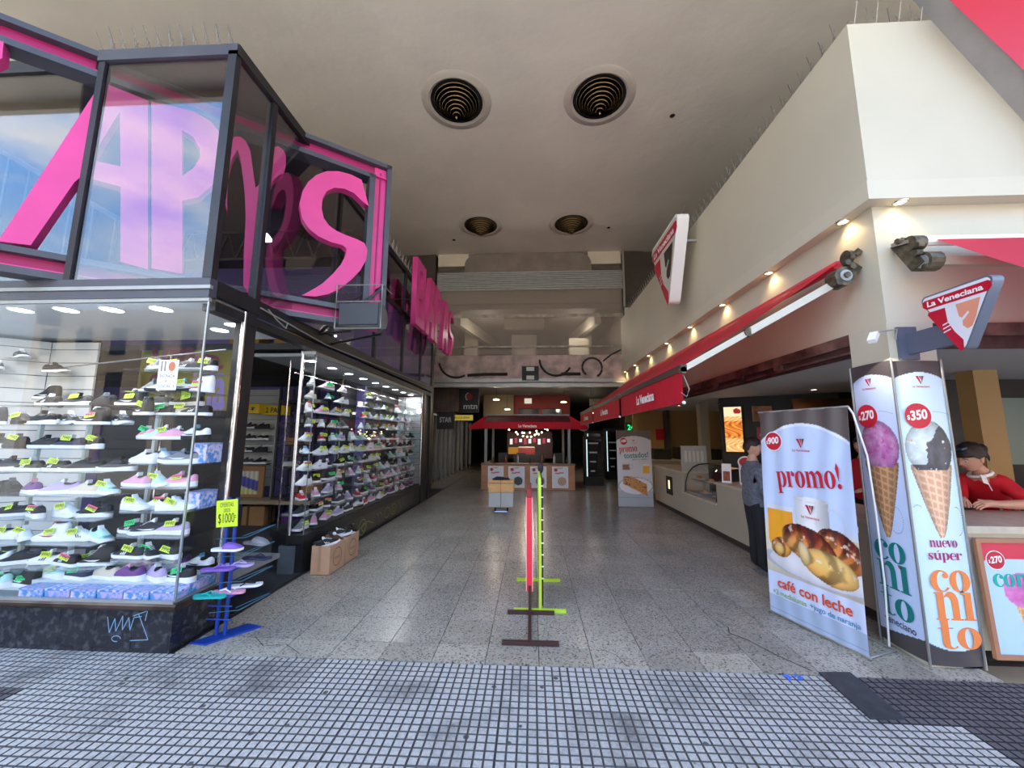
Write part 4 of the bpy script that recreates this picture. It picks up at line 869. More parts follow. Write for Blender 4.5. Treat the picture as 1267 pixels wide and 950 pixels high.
for a, b in (((-2.2, 4.3, 3.16), (-2.0, 4.6, 3.42)), ((-2.0, 4.6, 3.42), (-1.78, 4.35, 3.38)), ((-1.78, 4.35, 3.38), (-1.95, 4.3, 3.16)), ((-2.7, 4.6, 2.86), (-2.25, 4.4, 3.1)), ((-2.7, 4.6, 2.86), (-2.2, 4.45, 2.86)), ((-2.7, 4.9, 2.8), (-1.8, 4.4, 2.8)), ((-2.1, 4.35, 3.15), (-1.85, 4.5, 3.4))): MB().bar(a, b, .022).build('arm', M_black, fd)

# ---- long display case along the passage
c2 = thing('display_case', 'long glazed display case of the shoe shop along the passage on a black base', 'display case', (-3.0, 7, 0))
MB().prism([(-2.88, 4.62), (-2.72, 4.62), (-2.72, 9.42), (-3.3, 9.42), (-3.3, 4.95)], 0.0, .33).build('base', mat('black_base', (34, 34, 36), .3, noise=(6, .3)), c2)
for i in range(11): MB().box(-2.722, -2.70, 4.62 + .436 * i, 4.62 + .436 * i + .433, 0, .325).build('base_tile', MATS['black_base'], c2, bevel=.0015)
MB().prism([(-2.88, 4.57), (XL, 4.60), (XL, 9.44), (-3.3, 9.44), (-3.3, 4.9)], .33, .43).build('ledge', M_black, c2)
MB().box(-2.96, -2.78, 4.57, 4.61, 0.0, .31).build('side_plate', mat('zinc_plate', (112, 120, 130), .4, .5, noise=(5, .15)), c2)
MB().box(-3.28, -2.71, 4.9, 9.4, .43, .445).build('case_floor', M_dark, c2)
MB().box(-2.704, -2.698, 4.62, 9.40, .44, 2.6).build('front_pane', M_glassF, c2); MB(frame((-2.86, 4.585, 0), (.16, .03, 0), (0, 0, 1))).box(0, .16, .44, 2.6, -.003, .003).build('end_pane', M_glassF, c2)
MB().tube([(-2.86, 4.59, .43), (-2.86, 4.59, 2.64)], .02, 12).build('chrome_post', M_chrome, c2); MB().tube([(-2.705, 4.62, .43), (-2.705, 4.62, 2.62)], .006, 6).build('corner_strip', MATS['corner_strip'], c2); MB().tube([(-2.705, 9.38, .43), (-2.705, 9.38, 2.6)], .02, 10).build('chrome_post', M_chrome, c2)
MB().box(-2.88, -2.69, 4.58, 9.42, 2.6, 2.64).build('top_trim', M_steel, c2); MB().box(-3.5, -2.72, 4.6, 9.42, 2.58, 2.62).build('case_ceiling', mat('case_ceiling_grey', (120, 124, 126), .5), c2)
MB().box(-3.5, -3.46, 6.8, 9.42, .44, 2.6).build('dark_interior_sheet', M_dark, c2)  # dark sheet stands in for the shaded shop seen through the case
slats(c2, (-3.46, 9.36), (-2.73, 9.36), .45, 2.56, .15)
for k in range(9): led(-2.93, 4.9 + .53 * k, 2.578, f'{NTH[k]} round LED light in the long case ceiling, from the doorway', 'round lights over the long case', energy=3.2, r=.06)
L2 = [.62, .80, .98, 1.16, 1.34, 1.52, 1.70, 1.88, 2.06, 2.22]
rk2 = thing('shelf_rack', 'glass shelf rack filling the long display case', 'shelf rack', (-2.95, 7, .445))
for z in L2:
    for a, b in ((4.72, 6.1), (6.15, 7.7), (7.75, 9.3)): MB().box(-3.1, -2.74, a, b, z - .006, z).build('glass_shelf', M_glassS, rk2)
for y in (4.73, 6.12, 7.72, 9.28):
    for x in (-3.1,): MB().tube([(x, y, .445), (x, y, 2.56)], .009, 6).build('upright', M_chrome, rk2)
for z in (2.4,): MB().tube([(-3.05, 4.75, z), (-3.05, 9.3, z)], .008, 6).build('hanging_rail', M_chrome, rk2)
rnd = random.Random(5); G2 = 'shoes shown in the long display case'; TG2 = 'price tags in the long display case'
lv_lab = ['case floor'] + ['lowest shelf', 'second shelf', 'third shelf', 'fourth shelf', 'fifth shelf', 'sixth shelf', 'seventh shelf', 'eighth shelf', 'ninth shelf', 'tenth shelf']
ntag = 0
for j, z in enumerate([.445] + L2):
    y = 4.8; i = 0; pool = [Pk + Wh, Pk + B, Wh + Pk, Wh + Pk + B, B + Wh, Wh + B, B + Wh + Pk, Wh, Wh + Pk, Wh + B, B + Pk][j]
    step = .30 if j < 9 else .42
    while y < 9.2:
        w = rnd.choice(pool); rz = -PI / 2 + rnd.uniform(-.25, .9)
        tc = rnd.choice(['yellow', 'yellow', 'pink', 'green']) if (y < 7.6 and rnd.random() < .5) else None
        if j == 10 and y > 7: break
        if not (6.05 < y < 6.12 or 7.66 < y < 7.74): put(w, (-2.86 + rnd.uniform(-.02, .02), y, z), rz, f'{NTH[i]} from doorway, {lv_lab[j]}, long case', G2, tagc=tc, taggroup=TG2, facing=1)
        y += step * rnd.uniform(.9, 1.15); i += 1
# yellow scribble on the base
g2 = thing('graffiti_tag', 'yellow green looping spray scribble on the black base of the long case', 'graffiti', (-2.695, 6, .1)); mb = MB()
def loop(cy, cz, ry, rz, a0=0, a1=6.6): return [(cy + ry * math.cos(a0 + (a1 - a0) * i / 14), cz + rz * math.sin(a0 + (a1 - a0) * i / 14)) for i in range(15)]
for R_ in (loop(5.55, .15, .13, .09), loop(5.9, .18, .1, .1, 1, 6), loop(6.25, .15, .14, .12), [(6.0, .08), (6.2, .16), (6.45, .2), (6.7, .12)], loop(6.3, .14, .07, .06), [(6.8, .26), (6.9, .2)], [(6.95, .26), (7.05, .18)], loop(7.3, .18, .13, .09), loop(7.65, .18, .14, .1), loop(7.65, .17, .06, .04), [(7.95, .26), (8.1, .12), (8.2, .24)], [(5.2, .25), (5.3, .2), (5.4, .26)]):
    for a, b in zip(R_, R_[1:]):
        d = Vector((0, b[0] - a[0], b[1] - a[1])).normalized(); n = Vector((0, -d.z, d.y)) * .007; A = Vector((-2.6985, a[0], a[1])); Bq = Vector((-2.6985, b[0], b[1])); mb.poly([A - n, Bq - n, Bq + n, A + n])
mb.build('spray_line', mat('spray_yellow', (150, 154, 70), .7), g2, kind='stuff')

# ---- inside the shop, through the doorway
sw = thing('slat_wall', 'white slat wall on the purple back wall seen through the doorway', 'slat wall', (-5.4, 7.36, .6)); slats(sw, (-5.95, 7.38), (-5.0, 7.38), .62, 2.5, .16)
for k in range(12):
    x = -5.75 + .26 * (k % 3); z = [1.05, 1.28, 1.5, 1.72][k // 3]; put(rnd.choice(B), (x, 7.26, z), PI, f'{NTH[k % 3]} from left, {["lowest", "second", "third", "top"][k // 3]} row, back slat wall', 'dark shoes on the back slat wall')
for z in (1.05, 1.28, 1.5, 1.72): MB().box(-5.9, -5.05, 7.18, 7.35, z - .012, z).build('shelf', M_dgrey, sw)
MB().box(-5.0, -4.975, 7.3, 7.4, .3, 2.5).build('end_strip', M_slat, sw)
po = thing('cardboard_poster', 'brown display board with a sneaker picture leaning under the slat wall', 'poster', (-5.3, 7.1, .45))
MB().box(-5.85, -4.98, 7.08, 7.12, .45, 1.02).build('board', mat('kraft', (150, 108, 66), .7), po)
FP = frame((-5.85, 7.08, .45), (1, 0, 0), (0, 0, 1)); picture(lambda U, V: np.stack([np.where(np.abs(V - .5 + .3 * (U - .5)) < .22, 60, 190) + 30 * np.sin(U * 30), np.where(np.abs(V - .5 + .3 * (U - .5)) < .22, 66, 186) + 20 * np.sin(U * 30), 120 + 60 * V], 1), .42, .42, 24, 24, FP @ Matrix.Translation((.35, .06, .003)), po)
bn = thing('bench', 'long low wooden bench along the back of the shoe shop', 'bench', (-5.2, 6.95, 0)); MB().box(-6.6, -3.9, 6.8, 7.25, .38, .44).build('seat', mat('bench_wood', (150, 128, 100), .6), bn)
for x in (-6.4, -5.2, -4.0): MB().box(x - .03, x + .03, 6.85, 7.2, 0.004, .38).build('leg', M_black, bn)
for k in range(4): props(MB().box(-6.0 + .32 * k, -5.72 + .32 * k, 6.86, 7.16, .004, .33).build('shoe_carton', MATS['kraft'], bevel=.004), f'{NTH[k]} brown carton under the shop bench, from the left', 'carton', 'cartons under the shop bench')
ys = thing('yellow_sign', 'small yellow box sign projecting from the slat wall in the shop', 'sign', (-5.0, 7.1, 1.98)); MB().box(-5.35, -5.12, 6.98, 7.3, 2.0, 2.18).build('box', mat('sign_yellow', (226, 190, 30), .5), ys); MB().box(-5.12, -4.72, 7.1, 7.3, 1.98, 2.16).build('box', MATS['sign_yellow'], ys)
write('2 PAR', .03, .03, .3, .1, frame((-5.1, 7.1, 1.99), (1, 0, 0), (0, 0, 1)), ys, M_ink, bold=.02); write('*', .06, .05, .08, .08, frame((-5.34, 6.98, 2.0), (1, 0, 0), (0, 0, 1)), ys, M_ink, bold=.02)
st_ = thing('storage_rack', 'black open storage rack against the purple wall of the shop', 'rack', (-4.2, 7.1, 0))
for x in (-4.7, -4.2, -3.75):
    for y in (6.95, 7.35): MB().bar((x, y, .004), (x, y, 2.5), .035).build('post', M_black, st_)
for z in (.45, 1.0, 1.4, 1.8, 2.2): MB().box(-4.72, -3.73, 6.93, 7.37, z, z + .03).build('shelf', M_black, st_)
for z in (.5, 1.05, 1.45): MB().bar((-4.7, 6.94, z), (-4.2, 6.94, z + .35), .015).build('brace', M_black, st_); MB().bar((-4.2, 6.94, z), (-4.7, 6.94, z + .35), .015).build('brace', M_black, st_)
for k, (x, z, w, h, c) in enumerate([(-4.55, 1.43, .3, .12, 'kraft'), (-4.3, 1.83, .35, .07, 'slatwall_white'), (-4.6, 1.03, .4, .08, 'slatwall_white'), (-4.3, .48, .35, .2, 'kraft')]):
    props(MB().box(x, x + w, 7.0, 7.25, z, z + h).build('stock_box', MATS[c], bevel=.003), ['brown box on the fourth shelf of the black rack', 'flat white box on the top shelf of the black rack', 'flat white box on the middle shelf of the black rack', 'brown box on the lowest shelf of the black rack'][k], 'box')
dk = struct('floor_mezzanine', MB().box(-9, -3.3, 6.5, 7.42, 2.56, 2.66), M_dark)
k = 0
for (x, w, h, c) in [(-6.0, .3, .35, 'box_grey'), (-5.66, .3, .5, 'box_grey'), (-5.33, .2, .3, 'mustard'), (-5.08, .32, .42, 'box_grey'), (-4.72, .3, .6, 'mustard'), (-4.38, .2, .3, 'box_grey')]:
    m_ = mat('box_grey', (120, 120, 112), .7, noise=(14, .4)) if c == 'box_grey' else mat('mustard', (150, 108, 30), .7)
    props(MB().box(x, x + w, 6.7, 7.0, 2.66, 2.66 + h).build('stock_box', m_, bevel=.003), f'{NTH[k]} stock box on the mezzanine above the doorway, from the left', 'box', 'stock boxes on the mezzanine'); k += 1
for k in range(2): props(MB().box(-5.9 + .9 * k, -5.3 + .9 * k, 7.05, 7.35, 2.66, 3.6).build('stock_box', MATS['mustard'], bevel=.003), ['tall mustard carton at the back left of the mezzanine', 'tall mustard carton at the back right of the mezzanine'][k], 'box')
pbin = props(MB().lathe([(.1, .004), (.12, .5), (.13, .52), (.12, .52)], (-3.35, 5.4, 0), 18).build('waste_bin', mat('dark_purple', (62, 22, 84), .5)), 'dark purple bin standing inside the shop doorway', 'bin')

# ---- flip-flop rack by the doorway
M_blue = mat('blue_enamel', (22, 62, 150), .4)
ff = thing('sandal_rack', 'blue metal rack on a square base displaying sandals by the corner case', 'rack', (-2.46, 3.25, 0))
MB().prism([(-2.64, 3.08), (-2.5, 3.06), (-2.27, 3.36), (-2.42, 3.40)], 0, .012).build('base_plate', M_blue, ff)
MB().tube([(-2.53, 3.2, .01), (-2.53, 3.2, 1.08)], .014, 8).build('post', M_blue, ff); MB().tube([(-2.46, 3.2, .01), (-2.46, 3.2, 1.08)], .014, 8).build('post', M_blue, ff)
for z in (.14, .24): MB().tube([(-2.6, 3.17, z), (-2.4, 3.17, z)], .006, 6).build('brace', M_blue, ff)
for z in (.2, .42, .62, .76): MB().tube([(-2.56, 3.14, z), (-2.36, 3.2, z), (-2.24, 3.3, z + .06), (-2.22, 3.36, z + .07), (-2.26, 3.36, z + .06), (-2.42, 3.24, z)], .004, 5).build('wire_arm', mat('teal_wire', (40, 90, 110), .4), ff)
for z in (.33, .53, .67): MB().box(-2.58, -2.38, 3.12, 3.22, z - .006, z).build('rack_shelf', M_blue, ff)
of = thing('offer_card', 'fluorescent yellow offer card on top of the sandal rack', 'sign', (-2.45, 3.1, .84))
FO = frame((-2.575, 3.14, .85), (.25, -.09, .035), (.0, 0, 1))
mb = MB(FO); mb.box(0, .265, 0, .21, -.003, 0); mb.build('card', mat('offer_yellow', (208, 238, 40), .6), of)
write('OFERTAS', .05, .155, .17, .035, FO, of, M_ink, bold=-.005, z=.002); write('DESDE', .095, .115, .085, .028, FO, of, M_ink, bold=-.01, z=.002); write('$1000', .03, .02, .2, .085, FO, of, M_ink, bold=-.006, z=.002); write('=', .235, .065, .02, .02, FO, of, M_ink, z=.002)
def sandal(loc, rz, c, strap, label, tilt=0.0, kind='flip'):
    t = thing('sandal', label, 'sandal', loc, group=None); t.rotation_euler = (0, tilt, rz)
    me = sole_mesh(.018, .85); me.materials.append(mat('sandal_' + c, {**C_, 'teal': (32, 178, 168), 'violet': (128, 92, 184)}[c], .6)); link('footbed', me, t)
    if kind == 'flip':
        mb = MB(); mb.tube([(-.03, -.034, .018), (.01, -.026, .04), (.07, .0, .024)], .005, 5); mb.tube([(-.03, .034, .018), (.01, .026, .04), (.07, .0, .024)], .005, 5); me = mb.mesh('strap', mat('sandal_' + strap, {**C_, 'teal': (32, 178, 168), 'violet': (128, 92, 184)}[strap], .6)); link('strap', me, t)
    else:
        me = upper_mesh([(-.02, .034, .05), (.0, .036, .066), (.05, .039, .058), (.09, .037, .042), (.115, .02, .03)]); me.materials.append(mat('sandal_' + strap, {**C_, 'teal': (32, 178, 168), 'violet': (128, 92, 184)}[strap], .6)); link('strap', me, t)
    return t
sandal((-2.47, 3.15, .67), .1, 'white', 'violet', 'violet closed clog with a white sole on the highest rack shelf', kind='clog'); sandal((-2.34, 3.3, .68), -.2, 'grey', 'grey', 'grey clog at the back of the highest rack shelf', kind='clog')
sandal((-2.5, 3.11, .53), .25, 'violet', 'violet', 'violet flip-flop in front on the middle rack shelf'); sandal((-2.42, 3.22, .53), .1, 'lilac', 'lilac', 'lilac flip-flop behind on the middle rack shelf')
sandal((-2.32, 3.3, .56), .0, 'navy', 'navy', 'dark blue sandal at the back of the middle rack shelf')
sandal((-2.53, 3.1, .33), PI + .1, 'teal', 'teal', 'teal flip-flop in front on the lowest rack shelf'); sandal((-2.45, 3.19, .33), PI + .2, 'pink', 'white', 'pink flip-flop with white straps on the lowest rack shelf'); sandal((-2.38, 3.28, .35), .3, 'white', 'black', 'white flip-flop with dark straps at the back of the lowest rack shelf')

# ---- cartons with shoes
def carton(x0, x1, y0, y1, h, label):
    t = thing('carton', label, 'carton', ((x0 + x1) / 2, (y0 + y1) / 2, 0), group='open cartons of shoes beside the long case'); m = mat('carton_board', (190, 152, 120), .75, noise=(7, .06)); w = .006
    MB().box(x0, x1, y0, y0 + w, 0, h).build('front_wall', m, t); MB().box(x0, x1, y1 - w, y1, 0, h).build('rear_wall', m, t); MB().box(x0, x0 + w, y0 + w, y1 - w, 0, h).build('side_wall', m, t); MB().box(x1 - w, x1, y0 + w, y1 - w, 0, h).build('side_wall', m, t); MB().box(x0, x1, y0, y1, 0, .005).build('bottom', m, t)
    MB().box(x0 + .08, x0 + .115, y0 - .001, y0, .04, h).build('tape', mat('tape', (176, 138, 104), .35), t)
    F = frame((x1 + .0012, y0, 0), (0, 1, 0), (0, 0, 1)); cy = (y1 - y0) / 2
    me = plate([disc(cy, h * .5, .105, .105, 32), disc(cy, h * .5, .098, .098, 32)], 0); place(me, 'printed_ring', M_ink, F, t)
    me = join_meshes([plate([disc(cy - .07, h * .5, .017), disc(cy - .07, h * .5, .013)], 0)]); bpy.data.meshes.remove(me)
    write('shoebox', cy - .07, h * .5 - .02, .14, .035, F, t, mat('kraft_ink', (110, 80, 64), .7), z=0); return t
carton(-2.56, -2.34, 4.57, 4.93, .32, 'nearer brown carton of shoes standing against the long case'); carton(-2.56, -2.34, 4.98, 5.32, .32, 'farther brown carton of shoes standing against the long case')
for x0, y0 in ((-2.55, 4.58), (-2.55, 4.99)): pass
for k, (x, y, z, w, rz, tl) in enumerate([(-2.45, 4.7, .29, B[0], .3, -.25), (-2.43, 4.83, .3, ('low', 'brown', 'white', 'white', None), 1.2, .2), (-2.48, 5.08, .30, B[2], .5, -.2), (-2.42, 5.22, .3, B[1], 1.4, .25)]):
    shoe(*w, (x, y, z), rz, ['black slip-on shoe lying on top in the nearer carton', 'tan shoe with white sole lying on top in the nearer carton', 'dark shoe lying on top in the farther carton', 'black shoe with thick white sole on top in the farther carton'][k], 'shoes heaped in the cartons', tilt=tl)
# ================================================================== BACK: kiosk and the dark arcade behind it
ar = struct('wall_arcade_left', MB().box(-3.5, -3.4, 10.25, 30, 0, 3.4), mat('arcade_wall', (60, 54, 50), .6, noise=(1.5, .3)))
struct('wall_arcade_right', MB().box(4.2, 4.3, 12.3, 30, 0, 3.4), MATS['arcade_wall']); struct('wall_arcade_end', MB().box(-13, 13, 26, 26.2, 0, 6), M_dark)
struct('ceiling_arcade', MB().box(-3.5, 4.3, 12.1, 26, 3.3, 3.36), mat('arcade_ceiling', (84, 78, 72), .7))
struct('wall_behind_left', MB().box(-13, -3.5, 10.2, 10.3, 0, 5.1), M_dark); struct('wall_behind_right', MB().box(4.3, 13, 12.7, 12.8, 0, 3.4), mat('cafe_tan', (176, 140, 88), .7))
struct('floor_arcade', MB().box(-3.5, -2.7, 10.25, 30, -.15, -.002), M_terr); struct('floor_arcade_right', MB().box(3.02, 4.3, 14, 30, -.15, -.002), M_terr)
# left arcade shop fronts
M_alu = mat('aluminium', (150, 152, 152), .35, .6)
for k, (y0, w) in enumerate([(10.6, 1.5), (12.2, 1.4), (13.7, 1.4), (15.2, 1.5), (16.8, 1.8), (18.8, 2.4)]):
    t = thing('arcade_shop', f'{NTH[k]} dark aluminium shop front along the left arcade wall beyond the long case', 'shop front', (-3.35, y0 + w / 2, 0), group='small shop fronts in the dark arcade')
    for y in (y0, y0 + w / 2, y0 + w): MB().box(-3.4, -3.32, y - .03, y + .03, 0, 2.35).build('frame_post', M_alu, t)
    MB().box(-3.4, -3.33, y0, y0 + w, 2.3, 2.36).build('frame_head', M_alu, t); MB().box(-3.4, -3.39, y0, y0 + w, .1, 2.3).build('dark_pane', mat('dark_pane', (22, 24, 28), .08), t)
    MB().box(-3.42, -3.28, y0, y0 + w, 2.4, 2.95).build('fascia_panel', [mat('sign_maroon', (74, 14, 18), .5), mat('sign_black', (14, 14, 16), .5), mat('sign_navy', (24, 34, 60), .5)][k % 3], t)
    if k in (1, 3): MB().box(-3.388, -3.38, y0 + .2, y0 + .26, .5, 2.1).build('light_strip', mat('cool_strip', (200, 230, 235), emit=.7), t)
t = thing('arcade_shop', 'dark shop entrance recessed behind the end post of the shoe shop', 'shop front', (-3.0, 10.4, 0))
MB().box(-3.4, -2.72, 10.3, 10.34, 2.3, 2.85).build('sign_board', M_dark, t); MB().tube([(-3.38, 10.3, 0), (-3.38, 10.3, 2.3)], .02, 8).build('post', M_alu, t)
def signboard(label, x0, x1, z0, z1, y, m, txt, tm, cat='sign', extra=None):
    t = thing('shop_sign', label, cat, ((x0 + x1) / 2, y, z0)); MB().box(x0, x1, y, y + .08, z0, z1).build('board', m, t); F = frame((x0, y, z0), (1, 0, 0), (0, 0, 1)); W_, H_ = x1 - x0, z1 - z0
    for xr in (x0 + .05, x1 - .05): MB().tube([(xr, y + .04, z1), (xr, y + .04, 3.32)], .008, 5).build('hanging_rod', M_black, t)
    if txt: write(txt[0], W_ * txt[1], H_ * txt[2], W_ * txt[3], H_ * txt[4], F, t, tm, bold=.02)
    return t, F
t, F = signboard('tall black hanging sign with red ball and white letters, dark arcade', -2.75, -1.8, 2.38, 3.2, 13, MATS['sign_black'] if 'sign_black' in MATS else M_dark, ('mtn', .45, .15, .5, .2), mat('dull_white', (190, 190, 190), .5))
place(plate([disc(.62, .55, .11, .12)], 0), 'printed_ball', mat('deep_red', (150, 20, 26), .5), F @ Matrix.Translation((0, 0, .002)), t)
place(plate([arc(.62, .55, .14, .15, 100, 240) + arc(.62, .55, .11, .12, 240, 100)], 0), 'printed_crescent', MATS['dull_white'], F @ Matrix.Translation((0, 0, .003)), t)
signboard('yellow and white lit strip sign under the black hanging sign', -2.7, -2.0, 2.12, 2.3, 13, mat('lit_yellow', (200, 180, 70), emit=.25), ('PELUQUERIA', .05, .25, .8, .45), M_ink)
signboard('small dark sign with grey capital letters on the left of the arcade', -3.0, -2.45, 1.8, 2.35, 12.1, M_dark, ('STAR', .15, .4, .7, .3), MATS['dull_white'])
signboard('dark red shop sign at the far left of the arcade', -3.38, -3.05, 1.85, 2.4, 11.5, MATS['sign_maroon'], ('M', .3, .3, .4, .4), MATS['deep_red'])
signboard('dim cream sign with red letters high on the arcade right side', 1.95, 2.9, 2.62, 2.85, 13, mat('sign_cream', (140, 130, 112), .6), ('TATUAJES PIERCING', .1, .5, .8, .3), MATS['deep_red'])
# curtain-like panelled wall and red back wall over the kiosk
pw = thing('panelled_wall', 'brown vertical boards above the left arcade shops', 'panelling', (-3.0, 12.6, 2.4))
for k in range(7): MB().box(-3.38 + .14 * k, -3.25 + .14 * k, 12.6 + .01 * (k % 2), 12.66, 2.4, 3.3).build('board', mat('brown_board', (84, 66, 52), .7, noise=(3, .3)), pw)
cw = struct('wall_arcade_cream', MB().box(-2.0, -.75, 15.9, 16, 2.0, 3.3), mat('arcade_cream', (128, 112, 88), .7)); 
rw = struct('wall_arcade_red', MB().box(-.75, 1.6, 16.2, 16.3, 1.9, 3.3), mat('arcade_red', (120, 26, 18), .6))
for k, (x0, x1) in enumerate([(-.55, .3), (.45, 1.25)]):
    t = thing('dark_window', f'dark upper window in the red wall behind the kiosk, {"left" if k == 0 else "right"} one', 'window', ((x0 + x1) / 2, 16.15, 2.2)); MB().box(x0, x1, 16.15, 16.2, 2.0, 2.72).build('pane', MATS['dark_pane'], t); MB().box(x0 - .03, x1 + .03, 16.16, 16.2, 2.72, 2.75).build('head', M_dark, t)
bx = thing('ceiling_box_light', 'small white square light box above the red wall behind the kiosk', 'light', (-.1, 15.8, 3.0)); MB().box(-.3, -.0, 15.9, 16.1, 2.95, 3.15).build('box', mat('dim_lens', (200, 196, 184), emit=.5), bx)
for k, (x, y, z) in enumerate([(-1.25, 13.5, 2.86), (-.95, 15, 2.62), (1.2, 14.5, 2.86), (.35, 15.5, 2.35), (-1.9, 17, 2.4), (2.6, 17, 2.6)]):
    t = thing('pendant_lamp', f'{NTH[k]} small disc pendant lamp hanging in the arcade behind the shutter', 'pendant lamp', (x, y, z), group='pendant lamps in the arcade'); MB().lathe([(.001, .05), (.09, .03), (.12, .0), (.001, .0)], (x, y, z), 16).build('shade', mat('pendant_glow', (255, 236, 200), emit=3), t); MB().tube([(x, y, z + .04), (x, y, 3.3)], .008, 5).build('cord', M_black, t)
    l = bpy.data.lights.new('pendant', 'POINT'); l.energy = 7; l.color = (1, .85, .65); l.shadow_soft_size = .08; o = bpy.data.objects.new('pendant', l); COL.objects.link(o); o.parent = t; o.location = (0, 0, -.08)
# right arcade lit displays
for k, (x, y, h) in enumerate([(2.05, 13, 1.5), (2.3, 14.5, 1.7), (3.1, 15, 1.8), (3.5, 13.6, 1.6), (2.9, 17, 1.7)]):
    t = thing('lit_fridge', f'{NTH[k]} dim lit glass cabinet in the arcade right of the kiosk', 'cabinet', (x, y, 0), group='lit cabinets beyond the kiosk'); MB().box(x - .3, x + .3, y, y + .5, -.002, h + .1).build('body', M_dark, t); MB().box(x - .25, x + .25, y - .004, y, .3, h).build('door', MATS['dark_pane'], t)
    for j in range(4): MB().box(x - .12 - .02 * j, x + .02 + .04 * j, y - .008, y - .004, .45 + .3 * j, .5 + .3 * j).build('lit_shelf', mat('lit_products', (120, 128, 134), emit=.12, noise=None), t)
    MB().box(x - .25, x - .22, y - .01, y - .004, .3, h).build('light_strip', MATS['cool_strip'], t)
signboard('small green lit sign behind the far promotion banner', 3.0, 3.35, 1.7, 2.05, 12.6, mat('green_sign', (10, 70, 40), emit=.3), ('24', .2, .3, .6, .5), mat('green_letters', (40, 220, 120), emit=1))
cl = thing('wall_clock', 'round pale wall clock in the dark arcade right of the kiosk', 'clock', (1.75, 13.2, 1.9)); MB().lathe([(.001, 0), (.17, 0), (.19, .02), (.19, .05)], (1.75, 13.2, 1.95), 24, 'y').build('face', mat('clock_face', (130, 128, 140), .5), cl); MB().bar((1.75, 13.19, 1.95), (1.75, 13.19, 2.07), .012).build('hand', M_ink, cl); MB().bar((1.75, 13.19, 1.95), (1.84, 13.19, 1.95), .012).build('hand', M_ink, cl)

# ---- kiosk
kx0, kx1, ky0, ky1, kh = -1.54, 1.29, 11.9, 14.4, .75
ki = thing('kiosk', 'wood-clad cafe kiosk counter in the middle of the arcade', 'kiosk', (-.12, 13, 0))
M_wood = mat('oak_cladding', (176, 128, 92), .5, noise=(3, .12)); M_top = mat('kiosk_top', (120, 96, 78), .4)
for i in range(5): MB().box(kx0, kx1, ky0, ky0 + .04, .145 * i + .002, .145 * (i + 1) - .002).build('plank', M_wood, ki)
for x in (kx0, kx1 - .04): MB().box(x, x + .04, ky0 + .04, ky1, 0, .72).build('side_panel', M_wood, ki)
MB().box(kx0 - .02, kx1 + .02, ky0 - .02, ky0 + .45, .725, .765).build('counter_top', M_top, ki); MB().box(kx0 + .04, kx1 - .04, ky0 + .04, ky1, 0, .1).build('plinth', M_dark, ki)
M_post = mat('kiosk_post', (112, 118, 120), .4, .3)
for x in (-1.42, 1.14):
    for y in (12.0, 14.3): MB().box(x - .04, x + .04, y - .04, y + .04, .1, 1.95).build('post', M_post, ki)
aw = thing('kiosk_awning', 'red hipped awning over the kiosk with a lettered valance', 'awning', (-.12, 13, 1.8))
M_redd = mat('dusty_red_fabric', (112, 44, 52), .8, noise=(3, .15))
mb = MB(); mb.poly([(-1.46, 11.9, 2.02), (1.2, 11.9, 2.02), (1.2, 12.7, 2.28), (-1.46, 12.7, 2.28)]); mb.build('front_slope', M_redd, aw)
MB().box(-1.46, 1.2, 11.885, 11.9, 1.82, 2.03).build('valance', M_red, aw); MB().box(-1.48, 1.22, 12.65, 12.72, 2.26, 2.31).build('ridge_tube', M_post, aw)
for s, x, xo in ((-1, -1.46, -1.95), (1, 1.2, 1.72)):
    mb = MB(); mb.poly([(x, 11.9, 2.2), (xo, 12.0, 1.9), (xo, 12.0, 1.80), (x, 11.9, 1.82)]); mb.poly([(x, 11.9, 2.2), (xo, 12.0, 1.9), (xo, 14.4, 1.9), (x, 14.4, 2.25)]); mb.build('hip_side', M_red, aw)
MB().box(-1.46, 1.2, 12.7, 14.4, 2.28, 2.3).build('top_sheet', M_redd, aw)
FK = frame((-1.46, 11.884, 1.82), (1, 0, 0), (0, 0, 1)); write('La Veneciana', 1.05, .045, .56, .09, FK, aw, M_whitep, bold=.03)
for k, (x, w) in enumerate([(-1.33, .47), (-.71, .49), (-.05, .49), (.61, .48)]):
    t = thing('menu_poster', f'white framed menu poster on the kiosk front, {["leftmost, behind the trolley", "second from left", "third from left", "rightmost"][k]}', 'poster', (x + w / 2, 11.88, .06), group='posters on the kiosk front')
    F = frame((x, 11.895, .06), (1, 0, 0), (0, 0, 1)); mb = MB(F); mb.box(0, w, 0, .63, -.003, .01); mb.build('frame', M_whitep, t)
    c = [(170, 90, 50), (60, 74, 66), (120, 90, 130), (190, 160, 130)][k]
    def pf(U, V, c=c):
        bg = np.stack([222 + 0 * U, 226 + 0 * U, 232 + 0 * U], 1); d = ((U - .62) / .3) ** 2 + ((V - .3) / .22) ** 2
        bg[d < 1] = np.array(c) + 18 * np.sin(40 * U[d < 1, None] + 30 * V[d < 1, None]); bg[((U - .5) ** 2 + (V - 1.15) ** 2 * 2 < .1)] = (180, 170, 160); bg[(U - .2) ** 2 + ((V - .88) * 1.3) ** 2 < .014] = (196, 30, 56); bg[(abs(V - .72 - .1 * (U - .5)) < .03) & (U > .15) & (U < .75)] = (206, 90, 110); return bg
    picture(pf, w - .05, .58, 30, 36, F @ Matrix.Translation((.025, .025, .0115)), t)
